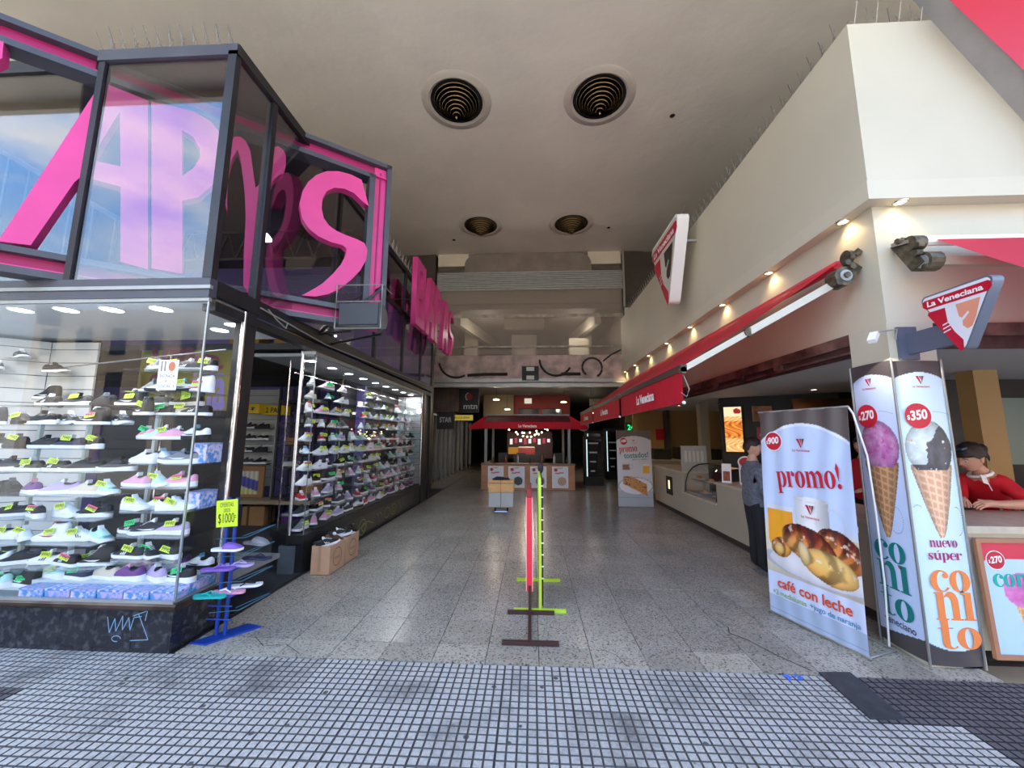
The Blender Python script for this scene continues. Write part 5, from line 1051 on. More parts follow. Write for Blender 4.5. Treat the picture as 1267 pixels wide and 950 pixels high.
# string of bulbs
sb = thing('bulb_string', 'string of round warm bulbs hanging under the kiosk awning', 'lights', (-.1, 12.3, 1.6))
for k, (x, z) in enumerate([(-.72, 1.80), (-.50, 1.72), (-.46, 1.66), (-.30, 1.71), (-.28, 1.60), (-.15, 1.58), (-.06, 1.71), (-.02, 1.58), (.1, 1.64), (.15, 1.76), (.22, 1.66), (.32, 1.72), (.42, 1.84), (.5, 1.80), (-.25, 1.7), (.16, 1.68)]):
    y = 12.3 + .12 * (k % 3); MB().ball((x, y, z), .026, 8).build('bulb', mat('bulb_glow', (255, 232, 190), emit=6), sb); MB().tube([(x, y, z + .03), (x, y, 2.28)], .004, 4).build('cord', M_black, sb)
l = bpy.data.lights.new('bulbs', 'POINT'); l.energy = 16; l.color = (1, .8, .55); l.shadow_soft_size = .02; o = bpy.data.objects.new('bulbs', l); COL.objects.link(o); o.parent = sb; o.location = (0, .1, -.1)
# on and in the kiosk
def jar(x, y, z, r, h, c, label, nm='bottle', cat='bottle', grp='bottles and jars on the kiosk counter'):
    t = thing(nm, label, cat, (x, y, z), group=grp); smoothed(MB().lathe([(r * .9, 0), (r, .01), (r, h * .62), (r * .45, h * .78), (r * .4, h * .93)], (x, y, z), 12).build('body', c, t)); MB().lathe([(r * .45, h * .93), (r * .45, h)], (x, y, z), 10).build('cap', M_dark, t); return t
for k in range(7): jar(-1.2 + .38 * k, 12.2 + .05 * (k % 2), .765, .035, .2 + .05 * (k % 3), [mat('jar_dark', (44, 34, 30), .2), mat('jar_amber', (120, 70, 30), .2), mat('jar_clear', (150, 150, 150), .1)][k % 3], f'{NTH[k]} bottle on the kiosk counter, from the left')
ma = thing('coffee_machine', 'dark red and steel coffee machine inside the kiosk', 'coffee machine', (-.15, 13, .1)); MB().box(-.6, .3, 12.9, 13.3, .1, 1.0).build('cabinet', M_dark, ma); MB().box(-.45, .1, 12.92, 13.25, 1.0, 1.22).build('body', mat('machine_red', (110, 20, 20), .3), ma); MB().box(-.43, .08, 12.94, 13.22, 1.22, 1.25).build('top_tray', M_steel, ma)
bk = thing('back_display', 'glowing pink and white back display of the kiosk with hanging glasses', 'display', (-.1, 14.2, .8)); MB().box(-.9, .75, 14.2, 14.25, .8, 1.75).build('panel', mat('display_dim', (66, 36, 46), .5), bk)
for k in range(9): MB().box(-.8 + .17 * k, -.7 + .17 * k, 14.18, 14.2, 1.3 + .04 * (k % 3), 1.5 + .03 * (k % 2)).build('lit_card', [mat('card_white', (220, 214, 216), emit=.6), mat('card_pink', (180, 60, 90), emit=.3)][k % 2], bk)
MB().box(-.85, -.4, 14.17, 14.2, .95, 1.2).build('yellow_panel', mat('panel_yellow', (180, 130, 40), emit=.25), bk)
for k in range(4):
    x = -.95 + .6 * k; t = thing('bar_stool', f'{NTH[k]} dark high-backed chair inside the kiosk, from the left', 'chair', (x, 12.75, 0), group='dark chairs in the kiosk'); MB().box(x - .15, x + .15, 12.6, 12.9, .62, .66).build('seat', M_dark, t); MB().box(x - .15, x + .15, 12.88, 12.91, .66, 1.05).build('backrest', M_dark, t)
    for a in (-.13, .13):
        for b in (12.62, 12.88): MB().bar((x + a, b, .1), (x + a, b, .62), .025).build('leg', M_black, t)
# people-sized dark chairs left of the kiosk are omitted where nothing shows
# ---- trolley with boxes
tr = thing('hand_trolley', 'metal hand trolley loaded with two boxes in front of the kiosk', 'trolley', (-.65, 8.5, 0))
for x in (-.78, -.52):
    MB().lathe([(.001, -.02), (.06, -.02), (.065, 0), (.06, .02), (.001, .02)], (x, 8.48, .065), 16, 'x').build('wheel', M_black, tr); MB().tube([(x, 8.58, .1), (x, 8.6, .72)], .012, 6).build('rail', M_chrome, tr)
MB().tube([(-.78, 8.48, .065), (-.78, 8.36, .02), (-.52, 8.36, .02), (-.52, 8.48, .065)], .012, 6).build('foot', M_chrome, tr); MB().tube([(-.78, 8.48, .065), (-.52, 8.48, .065)], .01, 6).build('axle', M_chrome, tr); MB().box(-.82, -.48, 8.3, 8.56, .12, .135).build('plate', M_steel, tr)
t = thing('grey_crate', 'pale grey crate at the bottom of the trolley load', 'crate', (-.65, 8.42, .135)); MB().box(-.9, -.39, 8.25, 8.56, .135, .43).build('body', mat('pale_crate', (176, 178, 176), .5), t, bevel=.01)
t = thing('cardboard_box', 'brown cardboard box strapped on top of the trolley load', 'box', (-.65, 8.42, .43)); MB().box(-.91, -.38, 8.24, 8.56, .432, .675).build('body', mat('box_tan', (216, 168, 112), .7, noise=(6, .08)), t, bevel=.005)
MB().tube([(-.65, 8.232, .14), (-.65, 8.23, .44), (-.65, 8.23, .68), (-.65, 8.57, .685)], .004, 5).build('strap', M_ink, t); MB().tube([(-.915, 8.235, .62), (-.375, 8.235, .62)], .0035, 5).build('strap', M_ink, t)
bg_ = MB(); bg_.ball((-.68, 8.38, .70), .1, 10, (1.35, .8, .42)); bg_.ball((-.55, 8.4, .69), .07, 10, (1.2, .8, .4)); bg_.ball((-.77, 8.36, .69), .06, 10, (1.2, 1, .5)); o = bg_.build('dark_bag', mat('bag_navy', (26, 26, 40), .7), smooth=True); props(o, 'crumpled dark bag lying on the trolley boxes', 'bag')

# ---- narrow sign stands seen edge on
sr = thing('sign_stand', 'narrow red panel stand on brown steel feet, seen edge on', 'stand', (-.02, 3.45, 0))
M_brown = mat('brown_steel', (62, 38, 36), .5)
for y, h in ((3.22, .012), (3.74, .012)): MB().box(-.235 if y < 3.5 else -.225, .205 if y < 3.5 else .2, y - .015, y + .015, 0, .03).build('foot', M_brown, sr)
MB().box(-.035, -.008, 3.24, 3.73, .0, .028).build('spine', M_brown, sr); MB().box(-.034, -.01, 3.72, 3.745, .02, .25).build('leg', M_brown, sr); MB().box(-.034, -.01, 4.36, 4.385, 0, .25).build('leg', M_brown, sr) if False else None
MB().box(-.034, -.008, 3.74, 4.3, .02, .045).build('spine', M_brown, sr)
FRD = MB(); FRD.box(-.052, .0, 3.73, 4.35, .20, 1.02); FRD.build('red_panel', mat('red_stand_panel', (226, 44, 62), .45), sr)
for a in (-.056, -.0): MB().box(a, a + .006, 3.725, 3.74, .2, 1.03).build('edge_trim', mat('pale_pink_trim', (246, 176, 176), .4), sr)
MB().box(-.045, -.005, 3.76, 4.3, 1.02, 1.10).build('top_holder', mat('maroon_holder', (140, 26, 40), .4), sr)
gs = thing('sign_stand', 'lime green steel stand with a black panel behind the red one, seen edge on', 'stand', (.09, 4.15, 0))
M_lime = mat('lime_steel', (186, 218, 56), .45)
for y in (3.79, 4.55): MB().box(-.17, .31, y - .014, y + .014, 0, .028).build('foot', M_lime, gs)
MB().box(.062, .088, 3.78, 3.806, .02, 1.2).build('leg', M_lime, gs); MB().box(.062, .088, 4.54, 4.566, .02, 1.2).build('leg', M_lime, gs); MB().box(.062, .088, 3.79, 4.56, 1.18, 1.205).build('top_bar', M_lime, gs); MB().box(.062, .088, 3.79, 4.56, .2, .22).build('lower_bar', M_lime, gs)
MB().box(.09, .105, 3.83, 4.54, .04, 1.18).build('black_panel', M_ink, gs)
for k in range(9): MB().box(.086, .11, 3.80, 3.815, .28 + .105 * k, .29 + .105 * k).build('clip', M_whitep, gs)
MB().ball((.1, 4.5, 1.24), .04, 8, (.8, 1, 1.6)).build('black_knob', M_ink, gs)
# blue scrap
mb = MB(); r5 = random.Random(3)
for i in range(9):
    x, y = 1.73 + r5.uniform(-.05, .05), 2.89 + r5.uniform(-.025, .025); mb.poly([(x, y, .004), (x + .03, y + r5.uniform(-.01, .02), r5.uniform(.006, .02)), (x + .015, y + .025, r5.uniform(.006, .018))])
props(mb.build('plastic_scrap', mat('blue_scrap', (60, 110, 220), .4)), 'crumpled blue plastic scrap on the sidewalk tiles', 'litter')
# ================================================================== RIGHT: cafe
M_counter = mat('counter_face', (176, 168, 150), .5, noise=(1.2, .05)); M_stone = mat('counter_stone', (196, 186, 166), .35, noise=(8, .12)); M_kick = mat('kick_plate', (48, 34, 30), .5)
ct = thing('cafe_counter', 'long pale counter of the cafe along the passage and the street side', 'counter', (3.3, 6, 0))
def cb(x0, x1, y0, y1, z0, z1, nm, m): return MB().box(x0, x1, y0, y1, z0, z1).build(nm, m, ct)
cb(3.0, 3.55, 3.55, 6.6, .1, .84, 'front_body', M_counter); cb(3.0, 3.55, 6.6, 8.0, .1, .50, 'low_body', M_counter); cb(3.0, 3.55, 8.0, 9.8, .1, .88, 'far_body', M_counter); cb(3.02, 3.5, 3.55, 9.78, .02, .1, 'kick_plate', M_kick)
cb(2.97, 3.6, 3.55, 6.62, .84, .875, 'stone_top', M_stone); cb(2.97, 3.6, 6.6, 8.0, .50, .53, 'low_shelf', M_stone); cb(2.97, 3.6, 8.0, 9.85, .88, .92, 'stone_top', M_stone); cb(2.99, 3.0, 7.98, 8.0, .53, .88, 'end_cap', M_stone)
cb(3.17, 9, 3.14, 3.7, .1, .91, 'street_body', mat('counter_front_cream', (214, 206, 186), .5, noise=(1.2, .04))); cb(3.12, 9, 3.1, 3.78, .91, .96, 'street_top', M_stone); cb(3.18, 9, 3.17, 3.7, .02, .1, 'street_kick', M_dark)
vg = thing('vent_grille', 'small dark framed niche light in the far counter face', 'niche', (3.0, 8.75, .42)); MB().box(2.985, 3.0, 8.6, 8.95, .36, .74).build('frame', M_dark, vg); MB().box(2.98, 2.986, 8.72, 8.8, .48, .66).build('lamp', mat('niche_lamp', (226, 208, 160), emit=1.2), vg)
# curved glass pastry case standing in the low part
pcs = thing('pastry_case', 'curved glass pastry case standing in the low gap of the counter', 'display case', (3.2, 7.3, .53))
def curve(x0, z0, r, n=8): return [(x0 - r * math.cos(PI / 2 * i / n) * .5, z0 + r * math.sin(PI / 2 * i / n)) for i in range(n + 1)]
P = [(3.02, .54), (3.03, .72), (3.08, .88), (3.18, 1.0), (3.3, 1.06), (3.5, 1.08)]
mb = MB()
for a, b in zip(P, P[1:]): mb.poly([(a[0], 6.66, a[1]), (b[0], 6.66, b[1]), (b[0], 7.94, b[1]), (a[0], 7.94, a[1])])
smoothed(mb.build('curved_pane', M_glassF, pcs))
for y in (6.66, 7.94): 
    mb = MB(); mb.tube([(p[0], y, p[1]) for p in P], .012, 6); mb.build('end_rib', M_dark, pcs)
    mb = MB(); mb.poly([(p[0], y, p[1]) for p in P] + [(3.5, y, .54)]); mb.build('end_pane', M_glassF, pcs)
MB().box(3.05, 3.5, 6.68, 7.92, .532, .56).build('tray', M_steel, pcs); MB().box(3.12, 3.5, 6.7, 7.9, .78, .79).build('glass_shelf', M_glassS, pcs); MB().box(3.48, 3.52, 6.66, 7.94, .54, 1.08).build('back', M_dark, pcs)
for k in range(5):
    t = thing('pastry', f'{NTH[k]} golden pastry in the curved pastry case, from the street', 'pastry', (3.25, 6.85 + .24 * k, .56 if k % 2 else .79), group='pastries in the curved case'); MB().ball((3.25, 6.85 + .24 * k, (.59 if k % 2 else .82)), .05, 8, (1, 1.5, .6)).build('bun', mat('pastry_gold', (190, 130, 64), .5, noise=(20, .2)), t, smooth=True); MB().box(3.17, 3.33, 6.77 + .24 * k, 6.93 + .24 * k, (.562 if k % 2 else .791), (.566 if k % 2 else .794)).build('paper', M_whitep, t)
mach = thing('glass_guard', 'square acrylic guard with a barred window on the far counter top', 'guard', (3.2, 8.1, .92)); MB().box(3.0, 3.5, 8.02, 8.05, .92, 1.42).build('panel', mat('acrylic_grey', (170, 172, 170), .3), mach)
for k in range(5): MB().box(3.06 + .08 * k, 3.11 + .08 * k, 8.01, 8.02, 1.1, 1.32).build('bar', mat('pale_bar', (206, 206, 200), .4), mach)
cd = thing('counter_card', 'white menu card leaning on the counter by the pastry case', 'card', (3.1, 6.45, .875)); mb = MB(frame((3.05, 6.5, .876), (.35, -.3, 0), (.0, .15, 1))); mb.box(0, .14, 0, .3, -.003, 0); mb.build('card', M_whitep, cd); mb = MB(frame((3.05, 6.5, .876), (.35, -.3, 0), (0, .15, 1))); mb.box(.02, .12, .03, .18, 0, .001); mb.build('picture', mat('food_print', (150, 80, 60), .6, noise=(30, .4)), cd)
cd = thing('counter_card', 'white and red round-topped promotion card behind the pastry case', 'card', (3.35, 6.2, .875)); F = frame((3.2, 6.25, .876), (1, -.2, 0), (0, 0, 1)); mb = MB(F); mb.box(0, .2, 0, .3, -.003, 0); mb.prism(disc(.1, .34, .11, .09), -.003, .0); mb.build('card', M_whitep, cd); mb = MB(F); mb.prism(disc(.1, .34, .09, .07), 0, .001); mb.build('red_badge', M_red2, cd); mb = MB(F); mb.box(.02, .18, .03, .22, 0, .001); mb.build('picture', MATS['food_print'], cd)
for k in range(3): props(MB().box(3.3 + .02 * k, 3.5, 5.2 + .3 * k, 5.4 + .3 * k, .875, 1.1 + .05 * k).build('till_box', M_dark, bevel=.01), f'{NTH[k]} dark till machine on the near counter behind the banner', 'till', 'tills on the near counter')
# back walls
M_bk = mat('cafe_black', (20, 17, 17), .45); M_tanw = mat('cafe_tan_wall', (170, 136, 84), .65)
struct('wall_cafe_back', MB().box(3.02, 8.5, 12.6, 12.7, 0, 2.42), M_tanw); struct('column_cafe', MB().prism([(4.05, 9.5), (4.25, 9.5), (4.25, 9.7), (4.05, 9.7)], 0, 2.42), mat('column_beige', (170, 158, 136), .6))
struct('column_cafe_edge', MB().box(3.0, 3.1, 11.6, 11.75, 0, 2.5), mat('gold_edge', (160, 128, 70), .5, .3))
struct('wall_cafe_side', MB().prism([(4.0, 8.4), (5.6, 7.3), (9, 7.3), (9, 7.5), (5.65, 7.5), (4.05, 8.55)], 0, 2.42), M_bk)
struct('wall_cafe_right', MB().box(5.0, 12, 5.7, 5.85, 0, 2.42), mat('dark_wood_wall', (40, 24, 20), .5, noise=(3, .3)))
struct('wall_cafe_end', MB().box(12.7, 12.8, 3.4, 12.6, 0, 2.42), M_bk); struct('column_tan', MB().box(5.36, 5.64, 4.9, 5.1, .935, 2.42), mat('column_gold', (178, 142, 90), .6))
lb = thing('lightbox', 'narrow lit picture box of pastries on the black cafe wall', 'lightbox', (4.1, 8.3, 1.25)); FL = frame((4.04, 8.33, 1.3), (.83, -.56, 0), (0, 0, 1)); mb = MB(FL); mb.box(-.04, .36, -.04, .96, -.02, .0); mb.build('frame', M_dark, lb)
lm = bpy.data.materials.new('lit_print'); lm.use_nodes = True; t_ = lm.node_tree; b_ = t_.nodes['Principled BSDF']; at_ = t_.nodes.new('ShaderNodeAttribute'); at_.attribute_name = 'Col'; t_.links.new(at_.outputs['Color'], b_.inputs['Base Color']); t_.links.new(at_.outputs['Color'], b_.inputs['Emission Color']); b_.inputs['Emission Strength'].default_value = .8
def lbf(U, V):
    n = np.sin(U * 17 + 9 * np.sin(V * 13)) * np.cos(V * 23 + 5 * U); c = np.stack([205 + 30 * n, 160 + 40 * n, 100 + 40 * n], 1); m = (V > .3) & (V < .68); c[m] = np.stack([190 + 50 * n[m], 110 + 50 * n[m], 40 + 20 * n[m]], 1); m = V > .78; c[m] = (226, 200, 160); c[(U - .75) ** 2 / .05 + (V - .9) ** 2 / .004 < 1] = (130, 24, 30); return c
o = picture(lbf, .32, .92, 20, 50, FL @ Matrix.Translation((0, 0, .002)), lb); o.data.materials[0] = lm
signs = thing('cafe_sign', 'small red lettered sign on the black cafe wall right of the lightbox', 'sign', (4.6, 7.9, 1.5)); FR = frame((4.5, 8.0, 1.5), (.83, -.56, 0), (0, 0, 1)); mb = MB(FR); mb.box(0, .5, 0, .3, -.01, .005); mb.build('panel', M_red2, signs); write('La Veneciana', .05, .12, .4, .05, FR, signs, M_whitep, z=.007)
sq = thing('cafe_sign', 'small square red sign on the tan cafe wall at the back', 'sign', (3.75, 12.58, 1.4)); MB().box(3.95, 4.4, 12.57, 12.6, 1.5, 1.85).build('panel', M_red2, sq)
sf = thing('cup_shelf', 'warm lit wooden shelf niche high on the cafe back wall', 'shelf', (5, 7.3, 1.95)); MB().box(4.75, 6.4, 7.24, 7.3, 1.7, 2.3).build('back', mat('warm_wood', (84, 48, 26), .5, noise=(4, .3)), sf); MB().box(4.7, 6.45, 7.0, 7.3, 1.9, 1.93).build('board', MATS['warm_wood'], sf); MB().box(4.3, 4.65, 7.7, 7.75, 1.9, 2.2).build('poster', mat('poster_warm', (170, 120, 90), .6, noise=(9, .5)), sf)
for k in range(5): jar(4.95 + .26 * k, 7.12, 1.93, .045, .16, [mat('cup_pale', (210, 180, 140), .4), MATS['jar_amber']][k % 2], f'{NTH[k]} pale cup on the high warm shelf, from the left', 'cup', 'cup', 'cups on the high cafe shelf')
mn = thing('menu_board', 'black menu board with fine rows of dim lettering on the cafe back wall', 'menu board', (6, 7.2, 1)); MB().box(6.5, 8.4, 7.24, 7.3, .9, 2.35).build('board', M_bk, mn)
for k in range(14): MB().box(6.6 + .03 * (k % 3), 8.2 - .12 * (k % 4), 7.235, 7.24, 1.0 + .095 * k, 1.018 + .095 * k).build('text_line', mat('dim_text', (96, 90, 84), .6), mn)
m2 = thing('menu_board', 'black menu board with blurred grey rows behind the red-jacketed server', 'menu board', (5.1, 5.65, 1)); MB().box(4.6, 5.3, 5.62, 5.7, 1.2, 2.35).build('board', M_bk, m2)
for k in range(10): MB().box(4.66, 5.1 + .02 * (k % 4), 5.615, 5.62, 1.35 + .095 * k, 1.37 + .095 * k).build('text_line', MATS['dim_text'], m2)
lw = thing('glass_cabinet', 'pale lit glass screen at the far right of the cafe wall', 'cabinet', (6.2, 5.6, 1.3)); MB().box(6.25, 7.4, 5.62, 5.69, 1.25, 2.15).build('screen', mat('pale_screen', (120, 132, 126), .3), lw)
bc = thing('back_counter', 'dark steel back counter behind the servers', 'counter', (5, 4.9, 0)); MB().box(4.6, 8, 4.6, 5.2, .02, .9).build('body', M_dark, bc); MB().box(4.55, 8, 4.55, 5.22, .9, .93).build('top', M_steel, bc)
b2 = thing('back_counter', 'dark back counter with cups seen between banner and pillar', 'counter', (4.5, 6.3, 0)); MB().box(4.0, 6.3, 6.0, 6.5, .02, .95).build('body', M_dark, b2); MB().box(3.98, 6.3, 5.98, 6.52, .95, .98).build('top', M_steel, b2)
for k in range(6): jar(4.15 + .28 * k, 6.15, .98, .05, .24, [M_whitep, M_steel, M_red2][k % 3], f'{NTH[k]} container on the dark back counter behind the banner', 'container', 'container', 'containers on the back counter')
bt = thing('green_bottle', 'green glass bottle on the back counter beside the server', 'bottle', (4.93, 4.62, .93)); smoothed(MB().lathe([(.055, 0), (.06, .02), (.06, .17), (.05, .22), (.022, .28), (.02, .34)], (4.93, 4.68, .93), 16).build('body', mat('green_glass', (20, 130, 50), .1), bt)); MB().lathe([(.023, .34), (.023, .37), (.001, .37)], (4.93, 4.68, .93), 12).build('cap', mat('green_cap', (60, 160, 80), .4), bt)
for k in range(5): jar(5.05 + .12 * k, 4.66 + .03 * (k % 2), .93, .04, .13, mat('glass_clutter', (120, 120, 116), .15), f'{NTH[k]} drinking glass right of the green bottle', 'drinking_glass', 'glass', 'glasses on the back counter')
for k, (x, y) in enumerate([(3.9, 10.4), (4.6, 9.6), (5.3, 8.9), (4.9, 6.9), (6.3, 6.7), (5.6, 5.0), (3.6, 11.3), (3.3, 11.6)]):
    downlight(x, y, 2.42, f'{NTH[k]} small downlight in the cafe ceiling, from the back', 'downlights in the cafe ceiling', r=.045, energy=7)
for k, (x, w, h, z) in enumerate([(3.5, .5, .3, .9), (4.2, .4, .35, .9), (4.9, .5, .3, .9)]): props(MB().box(x, x + w, 11.4, 11.9, .95, .95 + h).build('dark_machine', M_dark, bevel=.02), f'{NTH[k]} dark coffee machine along the tan wall, from the left', 'machine', 'machines along the tan wall')
bb = thing('back_counter', 'dim counter along the tan wall at the back of the cafe', 'counter', (4.3, 11.6, 0)); MB().box(3.2, 5.6, 11.3, 12.0, .02, .92).build('body', M_counter, bb); MB().box(3.15, 5.65, 11.25, 12.05, .92, .95).build('top', M_stone, bb)

# ---- awnings
def fabric(P00, P01, P11, P10, nx, ny, sag=0.0, wav=0.0):
    mb = MB(); A, B, C, D = map(Vector, (P00, P01, P11, P10)); g = []
    for j in range(ny + 1):
        row = []
        for i in range(nx + 1):
            u, v = i / nx, j / ny; p = (A * (1 - u) + D * u) * (1 - v) + (B * (1 - u) + C * u) * v; p.z += -sag * math.sin(PI * v) + wav * math.sin(u * 40) * v; row.append(mb.v(p))
        g.append(row)
    for j in range(ny):
        for i in range(nx): mb.bm.faces.new((g[j][i], g[j][i + 1], g[j + 1][i + 1], g[j + 1][i]))
    return mb
def valance(x, y0, y1, z0, z1, dirn=(0, 1, 0), n=60, amp=.006):
    mb = MB(); top = []; bot = []; L = y1 - y0
    for i in range(n + 1):
        y = y0 + L * i / n; a = amp * math.sin(i * 1.9) + amp * .6 * math.sin(i * .7); top.append(mb.v((x, y, z1))); bot.append(mb.v((x + a, y, z0)))
    for i in range(n): mb.bm.faces.new((top[i], top[i + 1], bot[i + 1], bot[i]))
    return mb
M_bark = mat('awning_bar_brown', (74, 44, 42), .5); M_arm = mat('awning_arm_white', (196, 194, 180), .35); M_brk = mat('cast_bracket', (92, 84, 68), .45, .4, noise=(16, .5))
segs = [(3.72, 6.28), (6.4, 9.1), (9.2, 11.5)]
for k, (y0, y1) in enumerate(segs):
    t = thing('passage_awning', f'{["nearest", "middle", "farthest"][k]} red awning over the cafe counter in the passage', 'awning', (2.1, (y0 + y1) / 2, 1.93), group='red awnings along the passage')
    smoothed(fabric((2.76, y0 - (.3 if k == 0 else .05), 3.16), (1.46, y0, 2.29), (1.46, y1, 2.29), (2.76, y1, 3.16), 8, 8, .02).build('canopy', M_red, t))
    MB().tube([(2.77, y0 - .27, 3.14), (2.77, y1, 3.14)], .045, 10).build('roller', mat('roller_pink', (200, 60, 80), .5), t)
    MB().box(1.43, 1.49, y0, y1, 2.22, 2.29).build('front_bar', M_bark, t)
    smoothed(valance(1.44, y0, y1, 1.92, 2.225).build('valance', M_red, t)); MB().tube([(1.44, y0, 1.92), (1.44, y1, 1.92)], .008, 6).build('hem_rod', mat('hem_red', (150, 16, 34), .5), t)
    FV = frame((1.432, y1, 1.92), (0, -1, 0), (0, 0, 1)); L = y1 - y0; write('La Veneciana', L * .38, .1, .75, .12, FV, t, M_whitep, bold=.03, z=.006)
    MB().ball((1.44, y0 - .01, 1.92), .018, 6).build('hem_cap', M_whitep, t)
    for ya, s in ((y0 - .32, 1), (y1 - .05, -1)) if k == 0 else ((y1 - .05, -1),):
        yb = y0 + .03 if s == 1 else y1 - .1
        E = Vector((2.05, ya + (.16 if s == 1 else -.3), 2.60)); A = Vector((2.72, ya, 2.97)); Bq = Vector((1.46, yb, 2.245))
        E = A.lerp(Bq, .56) 
        MB().bar(A, E, .05, .065).build('upper_arm', M_arm, t); MB().bar(E, Bq, .042, .055).build('fore_arm', M_arm, t)
        MB().tube([E + Vector((0, -.03, 0)), E + Vector((0, .03, 0))], .042, 10).build('elbow', M_brk, t); MB().tube([Bq + Vector((0, -.03, -.01)), Bq + Vector((0, .02, -.01))], .035, 10).build('end_joint', M_brk, t)
    if k == 0:
        mb = MB(); mb.tube([(2.78, 3.33, 3.16), (2.74, 3.33, 3.16)], .06, 12); mb.build('roller_end', M_brk, t); MB().tube([(2.70, 3.30, 2.98), (2.70, 3.42, 2.98)], .085, 14).build('pivot_drum', M_brk, t); MB().bar((2.84, 3.36, 3.1), (2.7, 3.38, 2.95), .06, .1).build('bracket_plate', M_brk, t); MB().bar((2.86, 3.32, 3.22), (2.74, 3.34, 3.1), .03, .05).build('bracket_lug', M_brk, t)
        MB().tube([(1.46, 3.75, 2.2), (1.5, 3.72, 2.05), (1.48, 3.74, 1.98), (1.43, 3.74, 2.02)], .006, 5).build('loose_wire', MATS['grey_cable'], t)
def bolts(t, pts, r, ax):
    for p in pts:
        p = Vector(p); d = Vector((.022, 0, 0)) if ax == 'x' else Vector((0, .022, 0)); MB().tube([p - d, p + d], r, 8).build('bolt', M_brk, t)
fa = bpy.data.objects['passage_awning']
bolts(fa, [(2.70, 3.29, 2.98), (2.76, 3.30, 3.06), (2.73, 3.31, 3.10), (2.82, 3.32, 3.19), (2.64, 3.31, 2.92)], .026, 'y'); MB().tube([(2.70, 3.285, 2.98), (2.70, 3.30, 2.98)], .05, 14).build('drum_cap', M_steel, fa)
t = thing('street_awning', 'pinkish red awning folding out over the street side of the cafe', 'awning', (5, 2.7, 2.0))
smoothed(fabric((3.18, 3.04, 3.18), (3.18, 1.9, 2.16), (8.5, 1.9, 2.16), (8.5, 3.04, 3.18), 12, 8, .03).build('canopy', mat('pinkish_red_fabric', (214, 60, 84), .7, trans=.35, noise=None), t))  # pinker red than the passage awning fabric
MB().tube([(3.1, 3.04, 3.15), (8.5, 3.04, 3.15)], .04, 10).build('roller', M_whitep, t); MB().box(3.18, 8.5, 1.87, 1.93, 2.1, 2.17).build('front_bar', M_bark, t); smoothed(valance(0, 0, 1, 0, 1).build('unused', M_red, t)) if False else None
MB().bar((3.08, 3.02, 2.97), (4.4, 2.55, 2.72), .05, .065).build('arm', mat('awning_arm_dull', (176, 170, 150), .35, .3), t); MB().bar((4.4, 2.55, 2.72), (4.4, 1.9, 2.14), .045, .055).build('arm', MATS['awning_arm_dull'], t)
MB().bar((3.0, 3.12, 3.18), (3.02, 3.0, 2.92), .05, .1).build('bracket_plate', M_brk, t); MB().tube([(2.98, 3.02, 3.12), (3.07, 3.02, 3.12)], .06, 12).build('roller_end', M_brk, t); MB().tube([(3.02, 2.98, 2.95), (3.12, 2.98, 2.95)], .075, 14).build('pivot_drum', M_brk, t); MB().bar((2.92, 3.1, 3.14), (3.0, 3.02, 3.14), .03, .03).build('bracket_lug', M_brk, t)

bolts(t, [(2.985, 2.97, 3.02), (3.0, 2.965, 3.08), (3.03, 2.96, 2.90), (2.95, 3.06, 3.16)], .024, 'x'); MB().tube([(3.01, 2.98, 2.95), (3.02, 2.98, 2.95)], .05, 14).build('drum_cap', M_steel, t)
# ---- triangular signs: outline a(width) x b(height), point down
def rtri(w, h, r, skew=.5, n=6):
    V_ = [Vector((0, h)), Vector((w, h)), Vector((w * skew, 0))]; out = []
    for i in range(3):
        p, a, b = V_[i], V_[i - 1], V_[(i + 1) % 3]; da = (a - p).normalized(); db = (b - p).normalized(); ang = da.angle(db); L = r / math.tan(ang / 2); s, e = p + da * L, p + db * L; c = p + (da + db).normalized() * (r / math.sin(ang / 2))
        a0 = math.atan2(s.y - c.y, s.x - c.x); a1 = math.atan2(e.y - c.y, e.x - c.x); d = (a1 - a0 + PI) % (2 * PI) - PI
        out += [(c.x + r * math.cos(a0 + d * k / n), c.y + r * math.sin(a0 + d * k / n)) for k in range(n + 1)]
    return out
def trisign(t, F, w, h, th, casem, facem, skew=.5, r=.06, bands=True, middle=None, txt=True):
    me = plate([rtri(w, h, r, skew)], th, Matrix.Translation((0, 0, -th))); bm = bmesh.new(); bm.from_mesh(me); bmesh.ops.recalc_face_normals(bm, faces=bm.faces); bm.to_mesh(me); bm.free(); place(me, 'casing', casem, F, t)
    k = w
    def sc(P): return [(x * w, y * h) for x, y in P]
    place(plate([rtri(w * .94, h * .94, r * .8, skew)], 0), 'white_face', facem, F @ Matrix.Translation((w * .03, h * .035, .002)), t)
    G = F @ Matrix.Translation((0, 0, .004))
    place(plate([sc([(.09, .93), (.91, .93), (.945, .90), (.945, .84), (.90, .79), (.11, .79), (.06, .84), (.06, .90)])], 0), 'red_band', M_red2, G, t)
    s = skew
    place(plate([sc([(.13, .74), (.36, .74), (.37, .52), (.44, .36), (s + .03, .22), (s + .02, .08), (s - .02, .07), (.115, .70)])], 0), 'red_wedge', M_red2, G, t)
    place(plate([sc([(.50, .74), (.80, .74), (.72, .50), (.66, .38), (.60, .36), (.55, .42), (.56, .52), (.52, .56)])], 0), 'peach_wedge', middle, G, t)
    for q in range(3): place(plate([sc([(.30, .50 - .055 * q), (.40, .53 - .055 * q), (.40, .51 - .055 * q), (.30, .48 - .055 * q)])], 0), 'fork_prong', facem, F @ Matrix.Translation((0, 0, .006)), t)
    place(plate([sc([(.55, .52), (.64, .60), (.65, .575), (.57, .49)])], 0), 'fork_curl', facem, F @ Matrix.Translation((0, 0, .006)), t)
    if txt: write('La Veneciana', w * .13, h * .82, w * .72, h * .085, F, t, M_whitep, bold=.03, z=.006)
